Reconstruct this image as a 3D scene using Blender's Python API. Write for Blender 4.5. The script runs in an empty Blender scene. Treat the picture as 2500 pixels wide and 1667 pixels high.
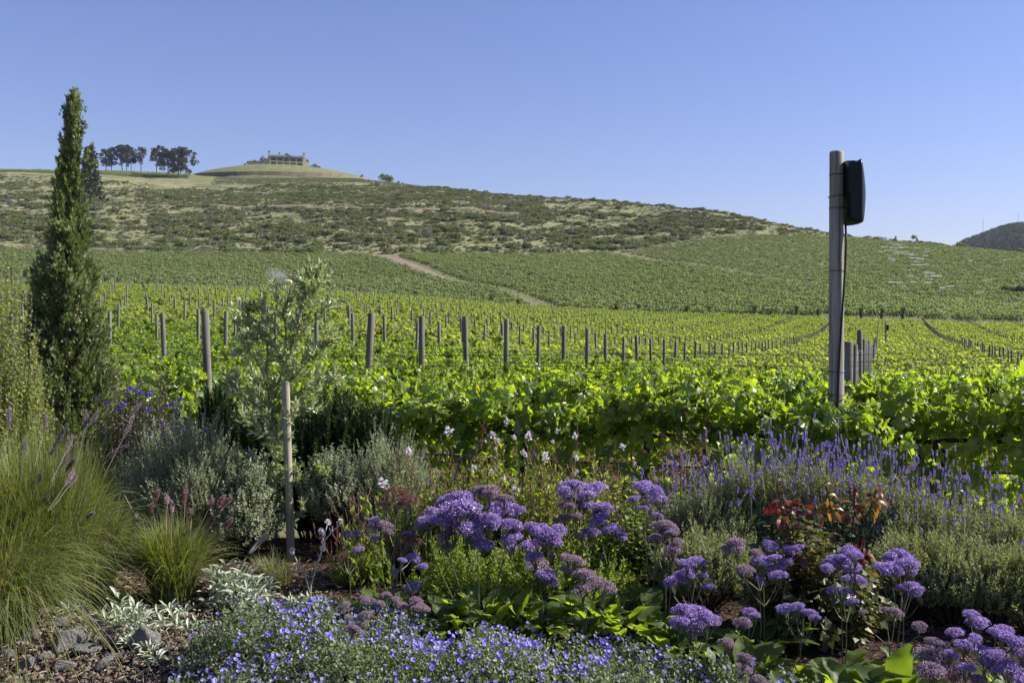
import bpy, math, time
import numpy as np
from mathutils import Vector, Matrix

T0 = time.time()
sc = bpy.context.scene
col = sc.collection
rng = np.random.default_rng(11)
R = math.radians

# ------------------------------------------------------------------ camera
F = 2431.0            # focal length in photograph pixels (35 mm on 36 mm)
EYE = 1.6
PITCH = R(1.02)
cam_d = bpy.data.cameras.new("camera")
cam_d.lens = 35.0
cam_d.sensor_width = 36.0
cam_d.clip_start = 0.05
cam_d.clip_end = 9000
cam = bpy.data.objects.new("camera", cam_d)
cam.location = (0, 0, EYE)
cam.rotation_euler = (R(90) - PITCH, 0, 0)
col.objects.link(cam)
sc.camera = cam
sc.render.resolution_x = 1024
sc.render.resolution_y = 682

# ------------------------------------------------------------------ light
SUN_AZ = R(8)        # measured from +x (right) towards +y (away from the camera)
SUN_EL = R(37)
world = bpy.data.worlds.new("World")
sc.world = world
world.use_nodes = True
wn = world.node_tree.nodes
wl = world.node_tree.links
wn.clear()
wo = wn.new("ShaderNodeOutputWorld")
bg = wn.new("ShaderNodeBackground")
sky = wn.new("ShaderNodeTexSky")
sky.sky_type = 'NISHITA'
sky.sun_disc = False
sky.sun_elevation = SUN_EL
sky.sun_rotation = R(90) - SUN_AZ
sky.altitude = 200
sky.air_density = 1.25
sky.dust_density = 0.25
sky.ozone_density = 2.2
tint = wn.new("ShaderNodeMix")
tint.data_type = 'RGBA'
tint.blend_type = 'MULTIPLY'
tint.inputs[0].default_value = 1.0
tint.inputs[7].default_value = (1.0, 0.96, 1.40, 1)
bg.inputs[1].default_value = 0.050
wl.new(sky.outputs[0], tint.inputs[6])
wl.new(tint.outputs[2], bg.inputs[0])
wl.new(bg.outputs[0], wo.inputs[0])

sd = bpy.data.lights.new("sun", 'SUN')
sd.energy = 5.0
sd.angle = R(0.5)
sd.color = (1.0, 0.955, 0.88)
sun = bpy.data.objects.new("sun", sd)
sv = Vector((math.cos(SUN_EL) * math.cos(SUN_AZ), math.cos(SUN_EL) * math.sin(SUN_AZ), math.sin(SUN_EL)))
sun.rotation_euler = sv.to_track_quat('Z', 'Y').to_euler()
sun.location = (60, 20, 60)
col.objects.link(sun)

sc.view_settings.view_transform = 'Standard'
sc.view_settings.look = 'None'
sc.view_settings.gamma = 1
sc.view_settings.use_curve_mapping = False
sc.view_settings.exposure = 1.02
cy = sc.cycles
cy.max_bounces = 6
cy.diffuse_bounces = 3
cy.glossy_bounces = 2
cy.transmission_bounces = 3
cy.transparent_max_bounces = 6
cy.use_denoising = True

# ------------------------------------------------------------------ pixel <-> place
def W(px, py, y):
    """The place seen at photograph pixel (px, py) at distance y in front of the camera."""
    vx, vy = (px - 1250.0) / F, (833.5 - py) / F
    dy = math.cos(PITCH) + vy * math.sin(PITCH)
    dz = -math.sin(PITCH) + vy * math.cos(PITCH)
    t = y / dy
    return np.array([vx * t, y, EYE + dz * t])

# ------------------------------------------------------------------ materials
HAZE = 0.00005
ALB = 0.70
def rgba(c): return (c[0], c[1], c[2], 1.0)
def alb(c): return (c[0] * ALB, c[1] * ALB, c[2] * ALB, 1.0)

def new_mat(name):
    m = bpy.data.materials.new(name)
    m.use_nodes = True
    nt = m.node_tree
    nt.nodes.clear()
    out = nt.nodes.new("ShaderNodeOutputMaterial")
    return m, nt.nodes, nt.links, out

BOOST = {'vine_leaf': 1.3, 'vine_far': 1.22, 'vine_mid': 1.35, 'statice_purple': 1.35, 'statice_mauve': 1.2, 'lavender_flower': 1.7, 'lavender_leaf': 1.0, 'grey_leaf': .95, 'bindweed_flower': 1.3, 'white_sleeve': 1.3, 'white_petal': 1.3, 'lambs_ear_leaf': 1.2, 'gaura_leaf': 1.05, 'bindweed_leaf': .95, 'olive_leaf': 1.35, 'cypress_spray': 1.4, 'hill_bush_leaf': 1.3, 'hill_bush_olive': 1.35, 'grass_blade': 1.2, 'silver_stem': 1.25}
def leafmat(name, cols, trans=None, amt=0.4, rough=0.5, spec=0.4, big=None):
    cols = [tuple(v * BOOST.get(name, 1) for v in c) for c in cols]
    """Leaf surface: a colour per leaf, light passing through, a sheen."""
    m, N, L, out = new_mat(name)
    geo = N.new("ShaderNodeNewGeometry")
    inf = N.new("ShaderNodeObjectInfo")
    a = N.new("ShaderNodeMath"); a.operation = 'ADD'
    f = N.new("ShaderNodeMath"); f.operation = 'FRACT'
    L.new(geo.outputs["Random Per Island"], a.inputs[0])
    L.new(inf.outputs["Random"], a.inputs[1])
    L.new(a.outputs[0], f.inputs[0])
    r = N.new("ShaderNodeValToRGB")
    els = r.color_ramp.elements
    while len(els) < len(cols): els.new(0.5)
    for i, c in enumerate(cols):
        els[i].position = i / (len(cols) - 1) if len(cols) > 1 else 0
        els[i].color = alb(c)
    L.new(f.outputs[0], r.inputs[0])
    src = r.outputs[0]
    if big:
        nz = N.new("ShaderNodeTexNoise"); nz.inputs["Scale"].default_value = big[0]
        nz.inputs["Detail"].default_value = 3
        L.new(geo.outputs["Position"], nz.inputs["Vector"])
        mp = N.new("ShaderNodeMapRange")
        mp.inputs[1].default_value = 0.35; mp.inputs[2].default_value = 0.65
        L.new(nz.outputs[0], mp.inputs[0])
        mx = N.new("ShaderNodeMix"); mx.data_type = 'RGBA'; mx.blend_type = 'MULTIPLY'
        mx.inputs[7].default_value = rgba(big[1])
        L.new(mp.outputs[0], mx.inputs[0]); L.new(src, mx.inputs[6])
        src = mx.outputs[2]
    p = N.new("ShaderNodeBsdfPrincipled")
    p.inputs["Roughness"].default_value = rough
    p.inputs["Specular IOR Level"].default_value = spec
    L.new(src, p.inputs["Base Color"])
    if amt > 0:
        tr = N.new("ShaderNodeBsdfTranslucent")
        mt = N.new("ShaderNodeMix"); mt.data_type = 'RGBA'; mt.blend_type = 'MULTIPLY'
        mt.inputs[0].default_value = 1.0
        mt.inputs[7].default_value = rgba(trans or (2.2, 2.2, 0.8))
        L.new(src, mt.inputs[6]); L.new(mt.outputs[2], tr.inputs[0])
        ms = N.new("ShaderNodeMixShader"); ms.inputs[0].default_value = amt
        L.new(p.outputs[0], ms.inputs[1]); L.new(tr.outputs[0], ms.inputs[2])
        L.new(ms.outputs[0], out.inputs[0])
    else:
        L.new(p.outputs[0], out.inputs[0])
    return m

def noisemat(name, c1, c2, scale=8, rough=0.85, stretch=(1, 1, 1), bump=0.3, spec=0.2, c3=None, dist=0.02, obj=True):
    m, N, L, out = new_mat(name)
    tc = N.new("ShaderNodeTexCoord")
    mpn = N.new("ShaderNodeMapping"); mpn.inputs["Scale"].default_value = stretch
    L.new(tc.outputs["Object"], mpn.inputs[0])
    inf = N.new("ShaderNodeObjectInfo")
    vm = N.new("ShaderNodeVectorMath"); vm.operation = 'ADD'
    mu = N.new("ShaderNodeMath"); mu.operation = 'MULTIPLY'; mu.inputs[1].default_value = 37.0
    L.new(inf.outputs["Random"], mu.inputs[0])
    L.new(mpn.outputs[0], vm.inputs[0]); L.new(mu.outputs[0], vm.inputs[1])
    nz = N.new("ShaderNodeTexNoise"); nz.inputs["Scale"].default_value = scale
    nz.inputs["Detail"].default_value = 6; nz.inputs["Roughness"].default_value = 0.65
    L.new(vm.outputs[0], nz.inputs["Vector"])
    r = N.new("ShaderNodeValToRGB"); els = r.color_ramp.elements
    els[0].position = 0.33; els[0].color = alb(c1)
    els[1].position = 0.68; els[1].color = alb(c2)
    if c3:
        e = els.new(0.8); e.color = alb(c3)
    L.new(nz.outputs[0], r.inputs[0])
    p = N.new("ShaderNodeBsdfPrincipled")
    p.inputs["Roughness"].default_value = rough
    p.inputs["Specular IOR Level"].default_value = spec
    L.new(r.outputs[0], p.inputs["Base Color"])
    if bump:
        b = N.new("ShaderNodeBump"); b.inputs["Strength"].default_value = bump
        b.inputs["Distance"].default_value = dist
        L.new(nz.outputs[0], b.inputs["Height"]); L.new(b.outputs[0], p.inputs["Normal"])
    L.new(p.outputs[0], out.inputs[0])
    return m

M = {}
M['vine_leaf'] = leafmat('vine_leaf', [(.10,.15,.04),(.14,.20,.045),(.19,.25,.055),(.12,.17,.04),(.24,.28,.07)], (3.05,3.0,.5), .52, .40, .5)
M['vine_far'] = leafmat('vine_far', [(.17,.22,.06),(.22,.27,.075),(.27,.31,.09),(.19,.24,.06)], (2.45,2.4,.6), .48, .6, .3)
M['vine_mid'] = leafmat('vine_mid', [(.13,.165,.07),(.17,.21,.09),(.21,.25,.11),(.26,.29,.14)], (1.7,1.75,.8), .36, .6, .3)
M['cane'] = noisemat('cane', (.10,.07,.04), (.2,.15,.09), 30)
M['shoot'] = leafmat('shoot', [(.14,.2,.06),(.18,.15,.07)], (1.5,1.5,.8), .2)
M['bark'] = noisemat('bark', (.035,.025,.02), (.11,.085,.06), 25, stretch=(1,1,.3), bump=.7)
M['post'] = noisemat('post_wood', (.13,.12,.10), (.31,.29,.24), 22, stretch=(1,1,.07), bump=.5, dist=.008)
M['pole'] = noisemat('pole_wood', (.14,.13,.105), (.62,.57,.47), 30, stretch=(1,1,.035), bump=.6, dist=.006, c3=(.40,.37,.30))
M['stake'] = noisemat('stake_wood', (.30,.265,.18), (.56,.50,.37), 24, stretch=(1,1,.06), bump=.5, dist=.006)
M['wire'] = noisemat('wire_metal', (.03,.03,.03), (.07,.07,.07), 10, .5, bump=0, spec=.5)
M['rust'] = noisemat('rusty_metal', (.03,.018,.013), (.075,.035,.022), 40, .8)
M['plastic'] = noisemat('dark_plastic', (.005,.014,.016), (.009,.02,.022), 5, .42, bump=0, spec=.22)
M['black'] = noisemat('black_rubber', (.008,.008,.009), (.014,.014,.015), 8, .5, bump=0, spec=.4)
M['tie'] = noisemat('plastic_tie', (.16,.3,.26), (.22,.36,.32), 8, .5, bump=0)
M['cypress'] = leafmat('cypress_spray', [(.10,.14,.055),(.15,.20,.08),(.22,.26,.12),(.30,.32,.18),(.12,.16,.06)], (1.5,1.5,.8), .28, .6, .25, big=(3.0,(.6,.65,.55)))
M['cone'] = noisemat('cypress_cone', (.22,.15,.1), (.4,.3,.22), 40)
M['olive'] = leafmat('olive_leaf', [(.16,.21,.09),(.23,.28,.12),(.34,.38,.23),(.46,.49,.36),(.20,.26,.10)], (1.8,1.8,.7), .3, .33, .65)
M['olive_bark'] = noisemat('olive_bark', (.16,.14,.11), (.3,.27,.22), 30)
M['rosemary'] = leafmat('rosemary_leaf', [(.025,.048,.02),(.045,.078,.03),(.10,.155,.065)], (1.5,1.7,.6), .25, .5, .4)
M['grey'] = leafmat('grey_leaf', [(.27,.31,.20),(.38,.42,.28),(.48,.51,.37),(.22,.27,.14)], (1.4,1.4,.8), .32, .7, .2)
M['lav'] = leafmat('lavender_leaf', [(.25,.29,.17),(.34,.38,.24),(.44,.46,.32),(.26,.29,.11)], (1.5,1.5,.8), .3, .65, .25, big=(2.2,(.85,.85,.55)))
M['lavstalk'] = leafmat('lavender_stalk', [(.40,.42,.33),(.48,.44,.42)], (1.2,1.2,1), .15)
M['lavflower'] = leafmat('lavender_flower', [(.14,.11,.28),(.22,.18,.39),(.34,.30,.50),(.09,.06,.15)], (1.3,1.1,1.5), .3)
M['gaura'] = leafmat('gaura_leaf', [(.15,.21,.05),(.20,.27,.065),(.27,.33,.09),(.15,.20,.05)], (2.4,2.3,.6), .46, .5, .3)
M['redstem'] = leafmat('red_stem', [(.28,.10,.08),(.40,.19,.14),(.24,.17,.09)], (1.5,1.2,1), .2)
M['white'] = leafmat('white_petal', [(.75,.70,.72),(.82,.78,.8),(.7,.55,.6)], (1,1,1), .35)
M['salvia'] = leafmat('salvia_flower', [(.09,.02,.2),(.16,.05,.34),(.05,.015,.12)], (1.4,1.2,1.4), .3)
M['lim_leaf'] = leafmat('broad_leaf', [(.08,.13,.035),(.11,.17,.04),(.14,.20,.05)], (4.2,3.8,.5), .52, .5, .3)
M['lim_stem'] = leafmat('flower_stem', [(.17,.21,.10),(.24,.25,.14)], (1.3,1.3,.8), .2)
M['lim_p'] = leafmat('statice_purple', [(.26,.14,.41),(.38,.24,.57),(.50,.38,.69),(.17,.07,.24),(.80,.75,.88),(.37,.25,.57),(.24,.15,.13)], (1.2,1.1,1.4), .3)
M['lim_m'] = leafmat('statice_mauve', [(.28,.17,.26),(.38,.26,.36),(.50,.41,.48),(.19,.10,.12),(.66,.57,.60),(.28,.18,.13)], (1.2,1.1,1.3), .3)
M['lim_r'] = leafmat('statice_rust', [(.18,.07,.05),(.27,.11,.08),(.32,.17,.13),(.12,.05,.04)], (1.4,1,1), .25)
M['bind_leaf'] = leafmat('bindweed_leaf', [(.15,.20,.09),(.22,.28,.14),(.34,.38,.25),(.46,.49,.36),(.11,.16,.05)], (1.7,1.8,.8), .32, .5, .5, big=(1.6,(.62,.72,.5)))
M['bind_flower'] = leafmat('bindweed_flower', [(.19,.16,.62),(.27,.23,.74),(.38,.35,.82),(.14,.10,.50)], (1.1,1.1,1.3), .35)
M['grass'] = leafmat('grass_blade', [(.09,.13,.035),(.14,.19,.05),(.20,.235,.075),(.11,.155,.04),(.32,.30,.16)], (2.1,2.0,.6), .4, .5, .35)
M['grassdry'] = leafmat('dry_grass_blade', [(.28,.22,.13),(.36,.29,.18),(.22,.17,.09)], (1.3,1.2,.8), .3)
M['plume'] = leafmat('grass_plume', [(.25,.19,.22),(.36,.29,.31),(.47,.40,.41)], (1.4,1.2,1.2), .3)
M['plumepink'] = leafmat('grass_plume_pink', [(.34,.18,.2),(.46,.3,.3),(.55,.42,.4)], (1.3,1.1,1.1), .3)
M['lamb'] = leafmat('lambs_ear_leaf', [(.36,.41,.29),(.46,.50,.39),(.56,.59,.50),(.34,.40,.22)], (1.1,1.2,.8), .2, .85, .15)
M['shrub_y'] = leafmat('pale_shrub_leaf', [(.22,.27,.08),(.30,.35,.11),(.38,.41,.17),(.17,.22,.06)], (2,2,.7), .4, .45, .4)
M['shrub_v'] = leafmat('violet_shrub_leaf', [(.15,.16,.09),(.23,.22,.14),(.17,.12,.09),(.30,.27,.2)], (1.4,1.4,.9), .25)
M['vflower'] = leafmat('violet_flower', [(.09,.05,.32),(.15,.09,.45),(.22,.14,.55)], (1.2,1.1,1.5), .3)
M['rose_g'] = leafmat('rose_leaf_green', [(.07,.10,.03),(.11,.14,.04),(.16,.17,.05),(.17,.11,.05)], (2.2,2.0,.5), .35, .45, .4)
M['rose_r'] = leafmat('rose_leaf_red', [(.12,.022,.022),(.19,.035,.035),(.22,.07,.04),(.08,.025,.02)], (1.7,1.0,.8), .3, .45, .4)
M['thorn'] = noisemat('rose_stem', (.07,.05,.03), (.13,.10,.05), 30)
M['silver'] = leafmat('silver_stem', [(.5,.52,.45),(.62,.63,.57)], (1,1,1), .15, .9)
M['rock'] = noisemat('rock', (.11,.11,.115), (.36,.33,.31), 7, .9, bump=.8, c3=(.26,.2,.15), dist=.03)
M['chip'] = leafmat('mulch_chip', [(.07,.045,.035),(.11,.075,.055),(.22,.16,.12),(.05,.033,.026)], None, 0, .9, .1)
M['straw'] = leafmat('straw_bit', [(.34,.27,.17),(.25,.18,.11),(.42,.36,.26)], None, 0, .9, .1)
M['pebble'] = noisemat('pebble', (.16,.13,.11), (.34,.27,.22), 12, .9)
M['pine'] = leafmat('pine_needles', [(.03,.045,.022),(.05,.065,.03),(.08,.09,.042)], (1.4,1.4,.7), .15, .6, .2)
M['pine_bark'] = noisemat('pine_bark', (.05,.04,.035), (.12,.09,.07), 2, bump=.5)
M['bush'] = leafmat('hill_bush_leaf', [(.11,.14,.055),(.15,.18,.07),(.20,.22,.09),(.12,.14,.075)], (1.6,1.6,.8), .28, .7, .2)
M['bush_o'] = leafmat('hill_bush_olive', [(.16,.17,.085),(.20,.205,.10),(.15,.135,.09)], (1.3,1.3,.8), .15, .8, .1)
M['bush_p'] = leafmat('hill_bush_pale', [(.27,.28,.2),(.36,.35,.28),(.24,.25,.16)], (1.2,1.2,.9), .15, .8, .1)
M['bush_d'] = leafmat('far_wood_leaf', [(.085,.10,.075),(.12,.135,.10)], (1.3,1.3,.8), .1, .8, .1)
M['plaster'] = noisemat('plaster', (.55,.47,.35), (.70,.60,.46), 1.5, bump=0)
M['trim'] = noisemat('trim', (.58,.54,.45), (.66,.61,.52), 2, bump=0)
M['roof'] = noisemat('slate_roof', (.10,.12,.15), (.17,.19,.22), 3, .6, bump=0)
M['dome'] = noisemat('dome_roof', (.17,.13,.12), (.25,.2,.18), 3, .7, bump=0)
M['glass'] = noisemat('window_glass', (.03,.035,.05), (.05,.06,.08), 3, .15, bump=0, spec=.8)
M['shutter'] = noisemat('dark_joinery', (.06,.045,.035), (.10,.08,.065), 3, .7, bump=0)
M['net'] = noisemat('white_sleeve', (.70,.70,.68), (.85,.85,.83), 2, .6, bump=0)
M['yellow'] = noisemat('yellow_tank', (.80,.62,.22), (.88,.70,.28), 2, .5, bump=0)
M['tractor'] = noisemat('tractor_paint', (.05,.08,.045), (.09,.12,.07), 2, .5, bump=0)
M['tyre'] = noisemat('tyre_rubber', (.02,.02,.02), (.04,.04,.04), 4, .9, bump=0)
M['skin'] = noisemat('skin', (.35,.22,.16), (.4,.26,.2), 4, .7, bump=0)
M['steel'] = noisemat('mast_steel', (.3,.3,.32), (.42,.42,.44), 2, .5, bump=0)
M['farpost'] = noisemat('far_post', (.30,.29,.25), (.42,.41,.36), 2, .8, bump=0)
M['track'] = noisemat('track_dirt', (.20,.15,.11), (.33,.26,.2), .35, .95, bump=.3, c3=(.22,.21,.12))

# ------------------------------------------------------------------ mesh building
class MB:
    """Collects vertices and faces as arrays, and links them as ONE mesh object."""
    def __init__(s): s.v = []; s.f = []; s.n = 0
    def add(s, V, Fc, mi=0):
        V = np.asarray(V, dtype=np.float64).reshape(-1, 3)
        Fc = np.asarray(Fc, dtype=np.int64)
        s.v.append(V); s.f.append((Fc + s.n, mi)); s.n += len(V)
    def mesh(s, name, mats, smooth=False):
        me = bpy.data.meshes.new(name)
        V = np.concatenate(s.v)
        me.vertices.add(len(V)); me.vertices.foreach_set('co', V.astype(np.float32).ravel())
        loops = np.concatenate([f.ravel() for f, _ in s.f])
        sizes = np.concatenate([np.full(len(f), f.shape[1]) for f, _ in s.f])
        mis = np.concatenate([np.full(len(f), mi) for f, mi in s.f])
        me.loops.add(len(loops)); me.loops.foreach_set('vertex_index', loops.astype(np.int32))
        me.polygons.add(len(sizes))
        st = np.concatenate([[0], np.cumsum(sizes)[:-1]])
        me.polygons.foreach_set('loop_start', st.astype(np.int32))
        me.polygons.foreach_set('material_index', mis.astype(np.int32))
        me.polygons.foreach_set('use_smooth', np.full(len(sizes), bool(smooth)))
        for m in (mats if isinstance(mats, (list, tuple)) else [mats]): me.materials.append(m)
        me.update(calc_edges=True)
        return me
    def build(s, name, mats, parent=None, loc=None, smooth=False):
        return link(s.mesh(name, mats, smooth), name, parent, loc)

def link(me, name, parent=None, loc=None, rz=0, sc_=1):
    o = bpy.data.objects.new(name, me)
    col.objects.link(o)
    if parent is not None: o.parent = parent
    if loc is not None: o.location = [float(v) for v in loc]
    if rz: o.rotation_euler = (0, 0, rz)
    if sc_ != 1: o.scale = (sc_, sc_, sc_) if not hasattr(sc_, '__len__') else sc_
    return o

def empty(name, loc, label=None, cat=None, group=None, rz=0):
    o = bpy.data.objects.new(name, None)
    o.empty_display_size = .2
    o.location = [float(v) for v in loc]
    o.rotation_euler = (0, 0, rz)
    col.objects.link(o)
    return tag(o, label, cat, group)

def tag(o, label=None, cat=None, group=None, kind=None):
    if label: o['label'] = label
    if cat: o['category'] = cat
    if group: o['group'] = group
    if kind: o['kind'] = kind
    return o

def norm(a):
    a = np.asarray(a, float)
    return a / np.maximum(np.linalg.norm(a, axis=-1, keepdims=True), 1e-9)

def frames(axis, hint):
    """Columns side, axis, normal for each row."""
    y = norm(axis)
    x = norm(np.cross(y, hint))
    z = np.cross(x, y)
    return np.stack([x, y, z], axis=-1)

def scatter(mb, tpl, pos, axis, hint, size, mi=0, wid=1.0):
    """Copies of a template (V, F) at pos, long side along axis, facing hint."""
    V, Fc = tpl
    V = np.asarray(V, float); Fc = np.asarray(Fc)
    n = len(pos)
    if n == 0: return
    B = frames(axis, hint)
    size = np.broadcast_to(np.asarray(size, float), (n,))
    S = V[None] * size[:, None, None]
    S = S * np.array([wid, 1, 1])
    out = np.einsum('nij,nkj->nki', B, S) + np.asarray(pos)[:, None, :]
    k = len(V)
    faces = (Fc[None] + (np.arange(n) * k)[:, None, None]).reshape(-1, Fc.shape[1])
    mb.add(out.reshape(-1, 3), faces, mi)

def tube(mb, pts, rad, seg=5, mi=0, cap=True):
    pts = np.asarray(pts, float)
    n = len(pts)
    rad = np.broadcast_to(np.asarray(rad, float), (n,))
    t = norm(np.gradient(pts, axis=0))
    ref = np.array([0.31, 0.2, 0.93]) if abs(t[0][2]) < .8 else np.array([1.0, .1, 0])
    x = norm(np.cross(t, ref)); y = np.cross(t, x)
    a = np.arange(seg) / seg * 2 * np.pi
    ring = (x[:, None] * np.cos(a)[None, :, None] + y[:, None] * np.sin(a)[None, :, None]) * rad[:, None, None] + pts[:, None]
    i = np.arange(n - 1)[:, None] * seg; j = np.arange(seg)[None]; k = (j + 1) % seg
    q = np.stack([i + j, i + k, i + seg + k, i + seg + j], -1).reshape(-1, 4)
    base = mb.n
    mb.add(ring.reshape(-1, 3), q, mi)
    if cap and seg > 2:
        mb.f.append((np.array([[base + (n - 1) * seg + s_ for s_ in range(seg)]]), mi))
        mb.f.append((np.array([[base + s_ for s_ in range(seg)][::-1]]), mi))

def tubes(mb, A, seg=3, r0=.003, r1=.001, mi=0):
    """Many thin tubes at once; A is (n, k, 3)."""
    A = np.asarray(A, float)
    n, k, _ = A.shape
    t = norm(np.gradient(A, axis=1))
    x = norm(np.cross(t, np.array([.9, .35, .2]))); y = np.cross(t, x)
    a = np.arange(seg) / seg * 2 * np.pi
    rad = np.linspace(r0, r1, k)[None, :, None, None]
    ring = (x[:, :, None] * np.cos(a)[None, None, :, None] + y[:, :, None] * np.sin(a)[None, None, :, None]) * rad + A[:, :, None]
    b = (np.arange(n) * k * seg)[:, None, None]
    i = np.arange(k - 1)[None, :, None] * seg
    j = np.arange(seg)[None, None]; j2 = (j + 1) % seg
    q = np.stack([b + i + j, b + i + j2, b + i + seg + j2, b + i + seg + j], -1).reshape(-1, 4)
    mb.add(ring.reshape(-1, 3), q, mi)

def box(mb, c, s, mi=0, rz=0.0):
    x, y, z = np.asarray(s, float) / 2
    V = np.array([[-x,-y,-z],[x,-y,-z],[x,y,-z],[-x,y,-z],[-x,-y,z],[x,-y,z],[x,y,z],[-x,y,z]])
    if rz:
        ca, sa = math.cos(rz), math.sin(rz)
        V = V @ np.array([[ca, sa, 0], [-sa, ca, 0], [0, 0, 1]])
    mb.add(V + np.asarray(c, float), [[0,3,2,1],[4,5,6,7],[0,1,5,4],[1,2,6,5],[2,3,7,6],[3,0,4,7]], mi)

def lathe(mb, prof, seg=16, c=(0, 0, 0), mi=0):
    prof = np.asarray(prof, float)
    a = np.arange(seg) / seg * 2 * np.pi
    V = np.stack([prof[:, None, 0] * np.cos(a), prof[:, None, 0] * np.sin(a), np.repeat(prof[:, 1:2], seg, 1)], -1) + np.asarray(c, float)
    n = len(prof)
    i = np.arange(n - 1)[:, None] * seg; j = np.arange(seg)[None]; k = (j + 1) % seg
    mb.add(V.reshape(-1, 3), np.stack([i + j, i + k, i + seg + k, i + seg + j], -1).reshape(-1, 4), mi)

def rdir(n, up=0.0):
    v = rng.normal(size=(n, 3)); v[:, 2] += up
    return norm(v)

# leaf shapes: x across, y along, z up from the blade
def lance(w=.22, fold=.06, bend=.12):
    V = [(0,0,0),(-w,.4,fold),(0,.45,bend*.4),(w,.4,fold),(0,1,-bend)]
    return V, [[0,2,1],[0,3,2],[1,2,4],[2,3,4]]
LANCE = lance(); THIN = lance(.12, .02, .1); OLIVE = lance(.15, .03, .1); OVAL = lance(.34, .08, .15)
NEEDLE = ([(-.09,0,0),(.09,0,0),(0,1,.05)], [[0,1,2]])
QUAD = ([(-.5,0,0),(.5,0,.06),(.45,1,-.05),(-.42,.95,.08)], [[0,1,2],[0,2,3]])
SPRAY = ([(0,0,0),(-.10,.55,.05),(0,1,0),(.10,.5,-.03),(-.30,.62,.1),(.28,.75,-.05)], [[0,3,1],[1,3,2],[0,1,4],[0,5,3]])
def vine_tpl(lo=False):
    half = [(.10,-.06),(.34,-.10),(.50,.12),(.40,.30),(.58,.52),(.32,.60),(.22,.90)] if not lo else [(.34,-.08),(.54,.45),(.26,.72)]
    out = [(0,.05)] + half + [(0,1.08)] + [(-x,y) for x, y in half[::-1]]
    V = [(0,.38,.05)] + [(x, y, -.28*abs(x) - .22*max(0,y-.4)**2 + (.06 if i % 2 else -.03)) for i, (x, y) in enumerate(out)]
    n = len(out)
    return V, [[0, 1 + i, 1 + (i + 1) % n] for i in range(n)]
VINE = vine_tpl(); VINELO = vine_tpl(True)
def curled(t, k, c):
    V, Fc = t; V = np.array(V); V[:, 2] += k * V[:, 0] ** 2 * 1.6 + c * (V[:, 1] - .4) ** 2; V[:, 0] *= 1 - abs(k) * .35
    return V.tolist(), Fc
VINES = [VINE, curled(VINE, .9, -.5), curled(VINE, -.8, .5)]
def broad_tpl(L=7, w=.30, wave=.05, bend=.35, seed=0):
    r = np.random.default_rng(seed)
    V = []; Fc = []
    for i in range(L):
        t = i / (L - 1)
        ww = w * (math.sin(math.pi * min(1, t * .93 + .04)) ** .7) * (.35 + .65 * min(1, t * 2.2))
        y = t * (1 - .15 * bend * t); z = .12 * math.sin(t * 2.2) - bend * t * t
        for s_ in (-1, -.5, 0, .5, 1):
            V.append((s_ * ww, y, z + abs(s_) * .10 * (1 - t) + (r.normal() * wave if abs(s_) == 1 else 0)))
    for i in range(L - 1):
        for j in range(4):
            a = i * 5 + j; Fc.append([a, a + 1, a + 6, a + 5])
    return V, Fc

def wands(n, rx, ry, H, m, t0=.25, inner=.3, pw=1.0, base=(0, 0, 0), jit=.12, vert=.35, full=True, leanx=0.0):
    """Curved shoots from a base disc to a dome. Returns shoot points (n, 6, 3) and, per leaf, pos, tangent, outward."""
    th = rng.uniform(0, 2 * np.pi, n)
    rho = np.sqrt(rng.uniform(0, 1, n))
    h = H * (1 - rho ** 2.4 * .75) ** pw * rng.uniform(1 - 2.2 * jit, 1 + jit, n)
    E = np.stack([rx * rho * np.cos(th) + leanx * h, ry * rho * np.sin(th), h], -1)
    if full: E[:, 2] *= np.where(rng.uniform(size=n) < .45, rng.uniform(.35, 1, n), 1)
    S = E * np.array([inner, inner, 0])
    C = S * (1 - vert) + np.stack([E[:, 0] * (1 - vert), E[:, 1] * (1 - vert), E[:, 2] * .62], -1) * 1.0
    t = np.linspace(0, 1, 6)[None, :, None]
    P = (1 - t) ** 2 * S[:, None] + 2 * t * (1 - t) * C[:, None] + t * t * E[:, None] + np.asarray(base, float)
    u = (t0 + (1 - t0) * (np.arange(m)[None] + rng.uniform(0, 1, (n, m))) / m)[..., None]
    L = (1 - u) ** 2 * S[:, None] + 2 * u * (1 - u) * C[:, None] + u * u * E[:, None] + np.asarray(base, float)
    T = norm(2 * (1 - u) * (C - S)[:, None] + 2 * u * (E - C)[:, None])
    ph = np.arange(m)[None] * 2.4 + rng.uniform(0, 6.28, (n, 1))
    x = norm(np.cross(T, np.array([.3, .9, .2]))); y = np.cross(T, x)
    O = x * np.cos(ph)[..., None] + y * np.sin(ph)[..., None]
    return P, L.reshape(-1, 3), T.reshape(-1, 3), O.reshape(-1, 3), E + np.asarray(base, float), u.reshape(-1)

def foliage(mb, w, tpl, size, ang=.7, jit=.25, mi=0, wid=1.0, stem=None, smi=1, droop=0.0):
    P, L, T, O, E, u = w
    n = len(L)
    ax = norm(T * math.cos(ang) + O * math.sin(ang) + rng.normal(size=(n, 3)) * jit * .4 + np.array([0, 0, -droop]))
    hint = norm(T * .8 + rng.normal(size=(n, 3)) * .5 + np.array([0, 0, .3]))
    sz = size * rng.uniform(.7, 1.25, n) * (1 - .35 * u)
    scatter(mb, tpl, L, ax, hint, sz, mi, wid)
    if stem: tubes(mb, P, 3, stem, stem * .4, smi)

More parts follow.
